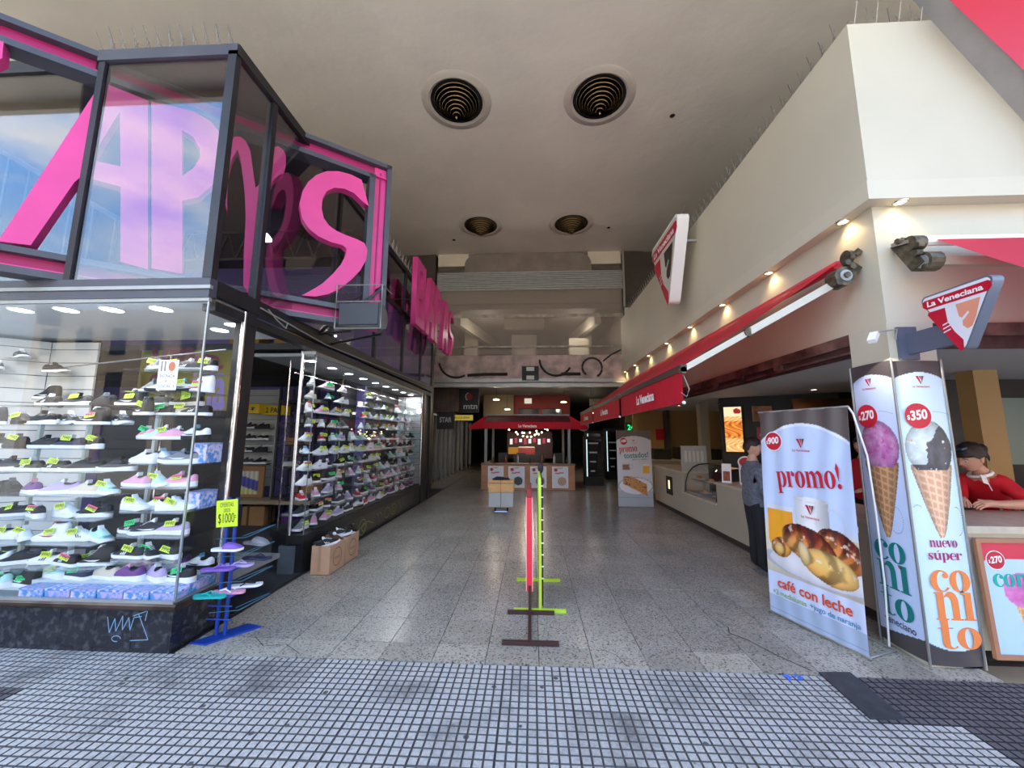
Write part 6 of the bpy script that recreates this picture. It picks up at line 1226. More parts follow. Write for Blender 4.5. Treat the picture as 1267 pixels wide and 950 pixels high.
M_face = mat('sign_white_face', (226, 226, 236), .4); M_peach = mat('sign_peach', (226, 150, 122), .5)
t = thing('blade_sign', 'small triangular cafe sign on a grey arm at the corner pillar', 'sign', (2.9, 2.75, 2.15))
trisign(t, frame((2.9, 2.93, 2.15), (0, -1, 0), (0, 0, 1)), .49, .48, .07, mat('sign_grey_case', (112, 120, 134), .4, .3), M_face, .5, .035, middle=M_peach)
MB().box(2.915, 2.955, 2.66, 3.1, 2.24, 2.40).build('arm', mat('arm_blue_grey', (88, 94, 112), .45), t); MB().box(2.86, 3.0, 3.075, 3.1, 2.2, 2.46).build('wall_plate', MATS['arm_blue_grey'], t)
t = thing('blade_sign', 'triangular cafe sign standing off the cream wall above the passage awnings', 'sign', (2.4, 6.7, 3.8))
trisign(t, frame((2.4, 7.45, 3.8), (0, -1, 0), (0, 0, 1)), 1.47, 1.47, .19, M_whitep, mat('sign_cream_face', (206, 200, 186), .5), .55, .09, middle=mat('sign_brown', (60, 50, 46), .5))
MB().bar((2.55, 6.3, 4.9), (2.8, 6.3, 4.9), .04).build('bracket', M_steel, t); MB().bar((2.55, 7.0, 4.9), (2.8, 7.0, 4.9), .04).build('bracket', M_steel, t)
spikes('short bird spikes on top of the mid triangular sign', (2.5, 6.1, 5.27), (2.5, 7.3, 5.27), 10, 9)
t = thing('large_triangle_sign', 'very large triangular cafe sign on the upper street wall, cut by the frame', 'sign', (5.2, 3.0, 3.0))
# far slanted edge runs from (3.40,5.40) to (4.11,4.21)
dx, dz = .707, -1.19; L = math.hypot(dx, dz)
def bigpt(k): return (3.12 + dx / L * k, 5.87 + dz / L * k)
FBg = frame((3.12, 2.9, 3.55), (1, 0, 0), (0, 0, 1))
trisign(t, FBg, 2.76, 2.34, .2, mat('sign_dirty_grey', (150, 148, 146), .5, noise=(4, .08)), M_face, .5, .06, middle=M_peach)
for x in (3.9, 4.9): MB().bar((x, 2.95, 5.0), (x, 3.12, 5.0), .06).build('bracket', M_steel, t)

# small spot on the pillar
t = thing('wall_spotlight', 'small white spotlight on a thin arm on the corner pillar', 'spotlight', (2.7, 3.1, 2.4)); MB().tube([(2.85, 3.09, 2.36), (2.85, 3.07, 2.44), (2.72, 3.06, 2.42), (2.66, 3.04, 2.40)], .006, 6).build('arm', M_steel, t); MB().bar((2.655, 3.04, 2.40), (2.60, 3.01, 2.33), .05, .035).build('head', M_whitep, t)
l = bpy.data.lights.new('spotlight', 'SPOT'); l.energy = 6; l.spot_size = 1.6; l.color = (1, .9, .75); o = bpy.data.objects.new('spotlight', l); COL.objects.link(o); o.parent = t; o.location = (-.13, -.11, -.12); o.rotation_euler = Vector((.6, .2, -1)).to_track_quat('-Z', 'Y').to_euler()

# ---- printed banners
M_brownp = mat('print_brown', (92, 80, 76), .6); M_vred = mat('print_red', (196, 28, 52), .5); M_teal = mat('print_teal', (0, 122, 118), .5); M_orng = mat('print_orange', (240, 136, 72), .5); M_plum = mat('print_plum', (168, 34, 92), .5); M_navyp = mat('print_dark', (60, 62, 84), .5)
M_or2 = mat('print_rust', (216, 76, 40), .5); M_tblue = mat('print_blue', (70, 140, 180), .5); M_lime2 = mat('print_olive', (140, 170, 90), .5)
def logo(t, F, x, y, s, name=True, c=M_vred, z=.002):
    G = F @ Matrix.Translation((x, y, z)); place(plate([[(0, 1 * s), (.32 * s, 1 * s), (.62 * s, .0), (.5 * s, 0)]], 0), 'logo_stroke', c, G, t); place(plate([[(.42 * s, s), (.66 * s, s), (.6 * s, .5 * s)]], 0), 'logo_stroke', c, G, t); place(plate([[(.7 * s, s), (1.0 * s, s), (.66 * s, .1 * s)]], 0), 'logo_stroke', mat('print_umber', (110, 80, 60), .5), G, t)
    if name: write('La Veneciana', x - .55 * s, y - .48 * s, 2.1 * s, .28 * s, F, t, c, bold=.012, z=z)
def badge(t, F, x, y, r, s, ring=True, z=.003, c=M_vred):
    if ring: place(plate([disc(x, y, r * 1.1)], 0), 'badge_ring', M_whitep, F @ Matrix.Translation((0, 0, z - .001)), t)
    place(plate([disc(x, y, r)], 0), 'badge', c, F @ Matrix.Translation((0, 0, z)), t); write(s[1:], x - r * .58, y - r * .40, r * 1.34, r * .8, F, t, M_whitep, name='price_lettering', bold=.035, shear=.15, z=z + .0015, rot=.12); write('$', x - r * .86, y - r * .36, r * .22, r * .42, F, t, M_whitep, name='price_lettering', bold=.02, z=z + .0015)
def sstep(a, b, x): q = np.clip((x - a) / (b - a), 0, 1); return q * q * (3 - 2 * q)
def blend(c, col, m): return c * (1 - m[:, None]) + np.array(col, float) * m[:, None]
def hsh(U, V, k): return (np.sin(U * 127.1 * k + V * 311.7) * 43758.5453) % 1
def fbm(U, V, f, seed=0):
    r = np.zeros_like(U); a = .5
    for o_ in range(4):
        x = U * f + seed + 17.3 * o_; y = V * f + seed * 1.7; xi, yi = np.floor(x), np.floor(y); xf, yf = x - xi, y - yi; xf = xf * xf * (3 - 2 * xf); yf = yf * yf * (3 - 2 * yf)
        h = lambda a_, b_: (np.sin(a_ * 127.1 + b_ * 311.7) * 43758.5453) % 1
        r += a * ((h(xi, yi) * (1 - xf) + h(xi + 1, yi) * xf) * (1 - yf) + (h(xi, yi + 1) * (1 - xf) + h(xi + 1, yi + 1) * xf) * yf); a /= 2; f *= 2.1
    return r
# near croissant banner .8 x 1.83
W1, H1 = .80, 1.83
def f_promo(U, V):
    X, Y_ = U * W1, V * H1; c = np.tile(np.array([196., 212, 244]), (len(U), 1)); n = fbm(U * .8, V * 1.8, 9, 3)
    c += (n[:, None] - .5) * 6
    tb = 1.70 - .16 * ((X - .4) / .4) ** 2; c = blend(c, (226, 234, 250), sstep(-.02, -.008, Y_ - tb - .0) * 1.0); c = blend(c, (92, 82, 80), (Y_ > tb + .012).astype(float))
    # table scene between .38 and .95
    sc_ = (Y_ < .80) & (Y_ > .36); c[sc_] = np.stack([222 - 30 * U, 206 - 50 * U, 176 - 70 * U], 1)[sc_] * (1 - .25 * sstep(.5, .36, Y_)[sc_, None]); c = blend(c, (222, 214, 200), sstep(.9, .78, Y_) * (Y_ > .36) * .6)
    # mug
    mug = (X > .30) & (X < .60) & (Y_ > .66) & (Y_ < 1.06 + .02 * np.sqrt(np.clip(1 - ((X - .45) / .15) ** 2, 0, 1))); sh = 1 - .35 * np.abs((X - .42) / .2) ** 2; c[mug] = (np.array([236., 236, 240])[None] * sh[:, None])[mug]
    rim = (np.abs(((X - .45) / .15) ** 2 + ((Y_ - 1.06) / .02) ** 2 - 1) < .22); c[rim] = (206, 206, 214)
    hd = ((X - .61) / .11) ** 2 + ((Y_ - .88) / .14) ** 2; m = (hd < 1) & (hd > .66) & (X > .59); c[m] = (196, 206, 226)
    # juice glass
    j = (X > .03 + .02 * (1 - Y_)) & (X < .275 - .02 * (.93 - Y_)) & (Y_ > .62) & (Y_ < .93); c[j] = np.stack([250 - 70 * np.abs(U - .18) * 2, 176 - 120 * np.abs(U - .18) * 1.5, 40 + 0 * U], 1)[j]; m = (X > .03) & (X < .28) & (Y_ > .93) & (Y_ < .965); c[m] = (214, 220, 226)
    # plate
    pd = ((X - .5) / .52) ** 2 + ((Y_ - .50) / .13) ** 2; m = (pd < 1) & (Y_ < .58) & (Y_ > .33); c[m] = np.stack([236 - 40 * pd, 234 - 40 * pd, 236 - 30 * pd], 1)[m]; m = (pd > .8) & (pd < 1) & (Y_ < .55) & (Y_ > .33); c[m] = (180, 178, 186)
    def lump(cx, cy, rx, ry, ang, hi, lo, seed, ridges=0, dark=None):
        nonlocal c
        ca, sa = math.cos(ang), math.sin(ang); x = (X - cx) * ca + (Y_ - cy) * sa; y = -(X - cx) * sa + (Y_ - cy) * ca; d = (x / rx) ** 2 + (y / ry) ** 2; m = d < 1
        n = fbm(X, Y_, 14, seed); sh = np.clip(.5 + .55 * (y / ry) + .25 * (x / rx), 0, 1); k = np.clip(1 - d, 0, 1) ** .5
        col = np.array(lo, float)[None] * (1 - sh[:, None]) + np.array(hi, float)[None] * sh[:, None]
        seg = np.sin(x / rx * ridges * .55 + 1.6 * (y / ry) ** 2 + 1.5 * n) if ridges else 0 * x
        if dark is not None: col = blend(col, dark, np.clip(sstep(-.15, .75, y / ry + .9 * (n - .45) + .35 * seg) * 1.05, 0, 1))
        if ridges: col *= (1 - .42 * sstep(.55, 1.0, np.abs(seg)) + .12)[:, None]
        spec = sstep(.60, .72, fbm(X, Y_, 24, seed + 5)) * (y / ry > .05); col = blend(col, (255, 240, 226), spec * .75); col *= (.62 + .45 * k)[:, None]; c[m] = col[m]
    lump(.66, .70, .20, .135, -.55, (176, 84, 40), (206, 140, 66), 4, 12, (104, 34, 22)); lump(.15, .60, .10, .085, .2, (222, 160, 80), (196, 130, 50), 9, 7, (190, 110, 50)); lump(.13, .585, .05, .05, 0, (236, 200, 130), (226, 180, 96), 2)
    lump(.40, .68, .24, .145, -.32, (190, 100, 50), (214, 150, 80), 1, 13, (112, 36, 24)); lump(.56, .54, .225, .125, -.22, (236, 196, 120), (224, 164, 84), 7, 5); lump(.36, .60, .05, .10, .2, (244, 226, 180), (214, 176, 110), 12)
    # lower text ground
    m = Y_ < .365 - .05 * 0 ; c[m] = (206, 216, 244); m = Y_ < .16; c[m] = (168, 186, 214); m = (np.abs(Y_ - .045) < .002); c[m] = (140, 156, 184)
    c *= (1 + .05 * np.sin(U * 31 + 2 * np.sin(V * 5)) * sstep(.35, .95, np.abs(V - .5) * 2))[:, None]
    return c
bn1 = thing('promotion_banner', 'tall croissant and coffee promotion banner beside the corner pillar', 'banner', (2.3, 3.55, 0))
F1 = frame((2.20, 3.92, .012), (.285, -.91, 0), (.03, 0, 1))
fold = lambda U, V: .006 * np.sin(U * 26 + 1.5 * np.sin(V * 4)) * (.3 + V) 
picture(f_promo, W1, H1, 130, 290, F1, bn1, 'printed_cloth', fold); 
picture(lambda U, V: np.tile(np.array([190., 194, 204]), (len(U), 1)), W1, H1, 30, 20, F1, bn1, 'cloth_back', lambda U, V: fold(U, V) - .003)
MB().tube([F1 @ Vector((-.01, H1, -.004)), F1 @ Vector((W1 + .01, H1, -.004))], .009, 8).build('top_bar', M_steel, bn1)
MB().tube([F1 @ Vector((-.01, 0.005, -.004)), F1 @ Vector((W1 + .01, 0.005, -.004))], .008, 8).build('bottom_bar', M_steel, bn1)
MB().tube([F1 @ Vector((W1, H1 + .005, -.01)), F1 @ Vector((W1 + .0, H1 - .05, -.06)), F1 @ Vector((W1 + .0, 1.45, -.17)), F1 @ Vector((W1 - .03, 1.0, -.25)), F1 @ Vector((W1 - .05, .5, -.30)), F1 @ Vector((W1 - .08, .015, -.33))], .007, 8).build('tension_rod', M_whitep, bn1)
MB().tube([F1 @ Vector((W1, .006, 0)), F1 @ Vector((W1 - .04, .006, -.33)), F1 @ Vector((W1 - .3, .006, -.34))], .007, 6).build('foot_rod', M_steel, bn1)
zz = .012
badge(bn1, F1, .145, 1.55, .082, '$900', z=zz); logo(bn1, F1, .37, 1.50, .075, z=zz)
serif('promo!', .17, 1.08, .56, .26, F1, bn1, M_vred, rot=.09, z=zz); logo(bn1, F1, .41, .94, .075, z=zz)
write('café con leche', .10, .245, .62, .085, F1, bn1, M_or2, bold=.02, z=zz, rot=.0); write('+2 medialunas', .05, .175, .31, .045, F1, bn1, M_lime2, bold=.008, z=zz); write('+jugo de naranja', .39, .165, .38, .055, F1, bn1, M_tblue, bold=.01, z=zz)
# far banner
def f_tost(U, V):
    X, Y_ = U * .79, V * 1.73; c = np.tile(np.array([208., 208, 214]), (len(U), 1)); tb = 1.60 - .1 * ((X - .4) / .4) ** 2; c[Y_ > tb] = (100, 88, 84)
    m = Y_ < .36; c[m] = (176, 184, 192); m = np.abs(Y_ - .2) < .004; c[m] = (150, 158, 166)
    pd = ((X - .4) / .4) ** 2 + ((Y_ - .46) / .2) ** 2; m = (pd < 1); c[m] = (226, 226, 230); m = (pd > .84) & (pd < 1); c[m] = (170, 168, 172)
    n = fbm(X, Y_, 16, 3); m = (np.abs((X - .4) * .5 + (Y_ - .5)) < .13) & (X > .12) & (X < .66) & (Y_ < .68); c[m] = np.stack([206 + 40 * (n - .5), 150 + 60 * (n - .5), 92 + 60 * (n - .5)], 1)[m]; m &= (n > .58); c[m] = (150, 84, 40)
    m = (np.abs(X - .2) < .1) & (np.abs(Y_ - .9) < .09); c[m] = (196, 196, 200); m = (np.abs(X - .2) < .08) & (np.abs(Y_ - .89) < .06); c[m] = (134, 100, 80); m = ((X - .31) ** 2 + (Y_ - .9) ** 2 < .0025) & ((X - .31) ** 2 + (Y_ - .9) ** 2 > .0012); c[m] = (170, 170, 178)
    m = (np.abs(X - .66) < .075) & (np.abs(Y_ - .83) < .09); c[m] = (240, 184, 70); m = (np.abs(X - .66) < .078) & (np.abs(Y_ - .945) < .02); c[m] = (226, 226, 226); return c
b3 = thing('promotion_banner', 'toasted sandwich promotion banner standing far down by the counter', 'banner', (2.38, 9.2, 0)); F3 = frame((1.985, 9.22, .012), (1, 0, 0), (0, .01, 1))
picture(f_tost, .79, 1.73, 64, 130, F3, b3, 'printed_cloth'); mb = MB(F3); mb.box(0, .79, 0, 1.73, -.012, -.004); mb.build('cloth_back', M_whitep, b3)
MB().bar((2.38, 9.28, .02), (2.38, 9.3, 1.7), .02).build('rear_pole', M_steel, b3); MB().bar((2.38, 9.25, .012), (2.38, 9.6, .012), .02).build('foot', M_steel, b3)
badge(b3, F3, .16, 1.48, .085, '$1080', z=.004); logo(b3, F3, .36, 1.46, .055, z=.004); serif('promo', .06, 1.17, .42, .16, F3, b3, M_vred, rot=.08, z=.004); write('tostados!', .16, 1.08, .56, .13, F3, b3, mat('print_teal2', (60, 140, 140), .5), bold=.02, z=.004, rot=.06); write('jamón y queso', .34, 1.03, .34, .045, F3, b3, M_navyp, z=.004, rot=.06)
# cone banners
def f_cone(kind):
    def f(U, V):
        w, h = (.36, 2.17); X, Y_ = U * w, V * h; base = (192, 208, 240) if kind == 0 else (206, 230, 246); c = np.tile(np.array(base, float), (len(U), 1))
        tb = 2.08 - .05 * ((X - w / 2) / (w / 2)) ** 2; c[Y_ > tb] = (74, 68, 70); bb = .10 + .05 * ((X - w / 2) / (w / 2)) ** 2 if kind else .08 + .06 * U ** 1; c[Y_ < bb] = (74, 68, 70)
        cx = w * .52; top = 1.36; tip = .80 if kind == 0 else .86
        hw = .135 * np.clip((Y_ - tip) / (top - tip), 0, 1) ** .8 + .012; m = (np.abs(X - cx) < hw) & (Y_ > tip) & (Y_ < top + .02)
        g = np.minimum(np.abs(((X - cx) / (hw + .02) * 3.2 + 0.0) % 1 - .5), np.abs(((Y_ * 17)) % 1 - .5)); line = g > .36; gx = np.abs(((X - cx) / (hw + .03) * 3) % 1 - .5) > .36; gy = np.abs((Y_ * 18 + .6 * (X - cx) / .1) % 1 - .5) > .34; line = gx | gy
        sh = 1 - .35 * ((X - cx) / hw) ** 2; A = (186, 132, 92) if kind == 0 else (226, 170, 132); Bc = (222, 176, 130) if kind == 0 else (246, 206, 172); c[m] = (np.where(line[:, None], np.array(Bc, float), np.array(A, float)) * sh[:, None])[m]
        d = ((X - cx) / .165) ** 2 + ((Y_ - 1.50) / .21) ** 2; n = fbm(X, Y_, 22, 5 + kind); m = (d < 1 + .1 * (n - .5)) & (Y_ > 1.34)
        if kind == 0: col = np.stack([206 + 60 * (n - .5), 140 + 130 * (n - .5), 196 + 70 * (n - .5)], 1); col = blend(col, (196, 60, 120), sstep(.62, .7, fbm(X, Y_, 50, 8)) * .7)
        else:
            q = X - cx + .9 * (1.5 - Y_) * .4 + .12 * (n - .5); col = np.where((q < -.01)[:, None] & (Y_ > 1.38)[:, None], np.stack([196 + 70 * (n - .3), 212 + 60 * (n - .3), 212 + 60 * (n - .3)], 1), np.stack([56 + 50 * n, 54 + 50 * n, 60 + 54 * n], 1)); col = blend(col, (226, 176, 120), (sstep(.72, .76, fbm(X, Y_, 30, 2)) * (Y_ > 1.5)) * .9); col = blend(col, (246, 250, 250), sstep(.70, .74, fbm(X, Y_, 24, 31)))
        col = col * (1 - .3 * np.clip(d, 0, 1) ** 2)[:, None]; c[m] = col[m]
        return c
    return f
def conebanner(F, kind, label, bend):
    t = thing('cone_banner', label, 'banner', tuple(F.translation)); picture(f_cone(kind), .36, 2.17, 74, 330, F, t, 'printed_sheet', bend); off = .004
    logo(t, F, .145 if kind == 0 else .15, 1.99, .06, z=.02); badge(t, F, .125 if kind == 0 else .13, 1.745, .095, '$270' if kind == 0 else '$350', ring=False, z=.02)
    cc = M_teal if kind == 0 else M_orng; z = .02
    if kind == 0:
        serif('co', .05, .62, .26, .155, F, t, cc, z=z); serif('ni', .06, .42, .26, .20, F, t, cc, z=z, idot=False); place(plate([disc(.255, .60, .014)], 0), 'dot', M_or2, F @ Matrix.Translation((0, 0, z)), t); serif('to', .06, .215, .26, .20, F, t, cc, z=z); write('veneciano', .07, .155, .25, .05, F, t, M_navyp, bold=.01, z=z, rot=-.03)
    else:
        serif('nuevo', .09, .795, .19, .05, F, t, M_plum, z=z); serif('súper', .07, .69, .23, .085, F, t, M_plum, z=z); serif('co', .06, .49, .27, .15, F, t, cc, z=z); serif('ni', .07, .305, .27, .19, F, t, cc, z=z, idot=False); place(plate([disc(.265, .487, .013)], 0), 'dot', M_lime2, F @ Matrix.Translation((0, 0, z)), t); serif('to', .07, .115, .28, .19, F, t, cc, z=z)
    # dotted loop lines
    mb = MB(F @ Matrix.Translation((0, 0, z)));
    for a in range(0, 300, 9):
        for (cx, cy, rx, ry, s_, e_) in (((.03, 1.2, .05, .12, 90, 260), (.27, .95, .06, .1, -120, 80)) if kind == 0 else ((.04, 1.0, .05, .09, 60, 300), (.30, .98, .04, .1, -90, 90))):
            if s_ <= a - 120 <= e_:
                x, y = cx + rx * math.cos(math.radians(a - 120)), cy + ry * math.sin(math.radians(a - 120))
                if .008 < x < .352: mb.poly([(x - .003, y - .002, 0), (x + .003, y - .002, 0), (x + .003, y + .002, 0), (x - .003, y + .002, 0)])
    for i in range(10): mb.poly([(.24 + .012 * i, 1.78 - .001 * i * i * .3, 0), (.246 + .012 * i, 1.78 - .001 * i * i * .3, 0), (.246 + .012 * i, 1.776 - .001 * i * i * .3, 0), (.24 + .012 * i, 1.776 - .001 * i * i * .3, 0)])
    mb.build('dotted_line', M_navyp, t, kind='stuff'); 
    return t
bow = lambda U, V: .018 * np.sin(PI * U)
t = conebanner(frame((2.79, 3.46, .03), (-.0, -1, 0), (0, 0, 1)), 0, 'lilac ice cream cone banner on the passage side of the corner pillar', bow)
t = conebanner(frame((2.79, 3.09, .02), (1, 0, 0), (0, 0, 1)), 1, 'chocolate dipped cone banner on the street side of the corner pillar', bow)
pr = thing('banner_frame', 'thin aluminium edging rods holding the two cone banners', 'frame', (2.8, 3.1, 0))
for p in ((2.78, 3.075), (3.155, 3.085), (2.785, 3.47)): MB().tube([(p[0], p[1], .0), (p[0], p[1], 2.2)], .008, 8).build('rod', M_alu, pr)
# bin beside the pillar
bi = thing('litter_bin', 'cream plastic litter bin with a dark band between banner and pillar', 'bin', (2.58, 3.62, 0))
def rbox(x0, x1, y0, y1, z0, z1, nm, m, bev, par): return smoothed(MB().box(x0, x1, y0, y1, z0, z1).build(nm, m, par, bevel=bev))
M_binc = mat('bin_cream', (222, 212, 184), .4)
mb = MB(); P0 = [(2.50, 3.50), (2.67, 3.50), (2.67, 3.72), (2.50, 3.72)]; P1 = [(2.46, 3.46), (2.70, 3.46), (2.70, 3.76), (2.46, 3.76)]
A = [mb.v((*p, .0)) for p in P0]; B_ = [mb.v((*p, .66)) for p in P1]; mb.bm.faces.new(A[::-1]); mb.bm.faces.new(B_)
for i in range(4): mb.bm.faces.new((A[i], A[(i + 1) % 4], B_[(i + 1) % 4], B_[i]))
smoothed(mb.build('body', M_binc, bi, bevel=.02)); rbox(2.49, 2.69, 3.49, 3.73, .0, .09, 'foot', M_binc, .02, bi); rbox(2.455, 2.705, 3.455, 3.765, .66, .78, 'band', mat('bin_band', (44, 48, 58), .4), .015, bi); rbox(2.445, 2.715, 3.445, 3.775, .78, .90, 'lid', M_binc, .035, bi)
MB().box(2.50, 2.66, 3.447, 3.452, .69, .76).build('opening', M_ink, bi); MB().box(2.62, 2.66, 3.478, 3.482, .35, .6).build('label_sticker', M_vred, bi)
# framed cone poster on the street counter
fp = thing('framed_poster', 'wood framed ice cream poster leaning on the street counter', 'poster', (3.55, 3.08, .1)); F5 = frame((3.24, 3.07, .11), (1, 0, 0), (0, .03, 1))
def f_p5(U, V):
    X, Y_ = U * .62, V * .74; c = np.tile(np.array([188., 216, 232]), (len(U), 1)); c[Y_ > .62 + .06 * (X - .1)] = (214, 50, 74); m = np.abs((Y_ * 6) % 1) < .015; c[m & (Y_ < .5)] = (150, 176, 196)
    n = fbm(X, Y_, 22, 5); d = ((X - .26) / .15) ** 2 + ((Y_ - .42) / .12) ** 2; cone = (np.abs(X - .27) < .11 * np.clip((Y_) / .36, 0, 1)) & (Y_ < .36); gl = (np.abs((X * 30) % 1 - .5) > .38) | (np.abs((Y_ * 26 + X * 6) % 1 - .5) > .38); c[cone] = np.where(gl[:, None], np.array([246., 190, 120]), np.array([222., 150, 84]))[cone]
    m = d < 1; c[m] = np.stack([222 + 50 * (n - .5), 130 + 120 * (n - .5), 190 + 80 * (n - .5)], 1)[m]; return c
picture(f_p5, .62, .74, 80, 90, F5, fp, 'printed_sheet')
for a in ((-.03, 0, -.03, .77), (.62, .65, -.03, .77)): mb = MB(F5); mb.box(a[0], a[1], a[2], a[3], -.015, .012); mb.build('frame_side', mat('frame_wood', (170, 120, 92), .5), fp)
for a in ((0, .62, -.03, 0), (0, .62, .74, .77)): mb = MB(F5); mb.box(a[0], a[1], a[2], a[3], -.015, .012); mb.build('frame_side', MATS['frame_wood'], fp)
badge(fp, F5, .09, .62, .06, '$270', z=.003); serif('conito', .05, .44, .42, .12, F5, fp, mat('print_turq', (0, 170, 160), .5), z=.003)
# ================================================================== PEOPLE
M_skin = mat('skin', (206, 158, 134), .5); M_skin2 = mat('skin_lips', (176, 96, 92), .4); M_hair = mat('hair_dark', (34, 24, 22), .55, noise=(40, .5)); M_eye = mat('eye_white', (226, 224, 220), .3); M_iris = mat('iris', (40, 26, 20), .2)
M_jack = mat('jacket_red', (196, 14, 34), .7, noise=(6, .08)); M_slack = mat('trousers_black', (26, 26, 32), .8); M_sweat = mat('sweatshirt_grey', (98, 102, 112), .85, noise=(30, .25)); M_shoen = mat('shoe_navy_dark', (24, 28, 44), .6); M_apron = mat('apron_grey', (150, 138, 126), .8)
def skin_body(J, E, mats, name, parent, sub=2, root='pelvis', hem=None):
    """J: {joint: (x,y,z,r)}, E: [(a,b,material index)] in parent-local coordinates: one continuous skinned surface"""
    names = list(J); me = bpy.data.meshes.new(name); me.from_pydata([J[n][:3] for n in names], [(names.index(a), names.index(b)) for a, b, _ in E], [])
    o = bpy.data.objects.new(name, me); COL.objects.link(o); o.modifiers.new('skin', 'SKIN'); sl = me.skin_vertices[0].data if me.skin_vertices else None
    if sl is None: me.skin_vertices.new() if hasattr(me.skin_vertices, 'new') else None; sl = me.skin_vertices[0].data
    for i, n in enumerate(names):
        r = J[n][3]; sl[i].radius = (r, J[n][4] if len(J[n]) > 4 else r); sl[i].use_root = (n == root)
    o.modifiers['skin'].use_smooth_shade = True
    m = o.modifiers.new('sub', 'SUBSURF'); m.levels = sub; m.render_levels = sub
    dg = bpy.context.evaluated_depsgraph_get(); out = bpy.data.meshes.new_from_object(o.evaluated_get(dg)); bpy.data.objects.remove(o); bpy.data.meshes.remove(me)
    out.name = name
    for mm_ in mats: out.materials.append(mm_)
    P = [Vector(J[n][:3]) for n in names]; seg = [(P[names.index(a)], P[names.index(b)], k) for a, b, k in E]
    for f in out.polygons:
        c = f.center; best = 1e9; bi = 0
        for a, b, k in seg:
            d = b - a; t = max(0, min(1, (c - a).dot(d) / max(1e-9, d.length_squared))); q = (c - a - d * t).length
            if q < best - 1e-5: best = q; bi = k
        if hem and bi == 2 and c.z > hem: bi = 0
        if hem and bi == 0 and c.z < hem: bi = 2
        f.material_index = bi; f.use_smooth = True
    return link(name, out, parent)
def head(parent, M, s=1.0, face=True, long_hair=False):
    """local head: x forward, z up, height .23; M places it in parent space"""
    mb = MB(M); nu, nv = 40, 30; grid = []
    for j in range(nv + 1):
        th = PI * j / nv; row = []
        for i in range(nu):
            ph = 2 * PI * i / nu; x, y, z = math.sin(th) * math.cos(ph), math.sin(th) * math.sin(ph), -math.cos(th)
            rx, ry, rz = .092, .072, .115
            X, Y_, Z = x * rx, y * ry, z * rz
            if z < 0: k = -z; Y_ *= 1 - .28 * k; X = X * (1 - .12 * k) + (.012 * k if x > 0 else .03 * k * -x)
            fr = max(0, x)
            g = lambda cy, cz, sy, sz: math.exp(-((Y_ - cy) / sy) ** 2 - ((Z - cz) / sz) ** 2)
            X += fr * (.022 * g(0, -.022, .011, .014) + .012 * g(0, .0, .008, .022) + .007 * g(0, -.058, .02, .008) + .010 * g(0, -.092, .022, .016) - .010 * g(.031, .008, .015, .012) - .010 * g(-.031, .008, .015, .012) + .004 * g(.03, .028, .022, .007) + .004 * g(-.03, .028, .022, .007) + .004 * g(.04, -.03, .018, .018) + .004 * g(-.04, -.03, .018, .018) - .004 * g(0, -.045, .02, .004))
            row.append(mb.v((X * s, Y_ * s, Z * s)))
        grid.append(row)
    for a, b in zip(grid, grid[1:]):
        for i in range(nu): mb.bm.faces.new((a[i], a[(i + 1) % nu], b[(i + 1) % nu], b[i]))
    bmesh.ops.remove_doubles(mb.bm, verts=mb.bm.verts, dist=1e-6)
    mb.build('head', M_skin, parent, smooth=True, world=False)
    for sg_ in (-1, 1):
        e_ = MB(M); e_.ball((.079 * s, sg_ * .030 * s, .006 * s), .0095 * s, 10, (.8, 1.3, .55)); e_.build('eye', M_eye, parent, smooth=True, world=False)
        e_ = MB(M); e_.ball((.0855 * s, sg_ * .030 * s, .004 * s), .0045 * s, 8, (.6, 1, 1)); e_.build('iris', M_iris, parent, smooth=True, world=False)
        e_ = MB(M); e_.tube([(.086 * s, sg_ * .015 * s, .026 * s), (.088 * s, sg_ * .03 * s, .032 * s), (.078 * s, sg_ * .046 * s, .027 * s)], [.0022 * s, .003 * s, .0015 * s], 6); e_.build('eyebrow', M_hair, parent, world=False)
        e_ = MB(M); e_.ball((-.004 * s, sg_ * .073 * s, -.006 * s), .026 * s, 10, (.62, .25, 1.1)); e_.build('ear', M_skin, parent, smooth=True, world=False)
    e_ = MB(M); e_.ball((.087 * s, 0, -.055 * s), .02 * s, 10, (.4, 1, .3)); e_.build('lips', M_skin2, parent, smooth=True, world=False)
    mb = MB(M); grid = []
    for j in range(17):
        th = PI * (1 - j / 16 * .62); row = []
        for i in range(30):
            ph = 2 * PI * i / 30; x, y, z = math.sin(th) * math.cos(ph), math.sin(th) * math.sin(ph), -math.cos(th)
            lim = 1.0
            fz = .38 if x > .35 else (.16 if x > -.32 else -.62)
            if z < fz: z = fz + (z - fz) * .08
            k = 1.13 + .02 * math.sin(i * 5.1 + j) ; row.append(mb.v((x * .098 * k * s - .006 * s, y * .078 * k * s, z * .118 * k * s)))
        grid.append(row)
    for a, b in zip(grid, grid[1:]):
        for i in range(30): mb.bm.faces.new((a[i], a[(i + 1) % 30], b[(i + 1) % 30], b[i]))
    mb.build('hair', M_hair, parent, smooth=True, world=False)
    if long_hair:
        mb = MB(M); mb.ball((-.10 * s, 0, .03 * s), .045 * s, 10, (1, 1, 1)); mb.build('hair_bun', M_hair, parent, smooth=True, world=False)
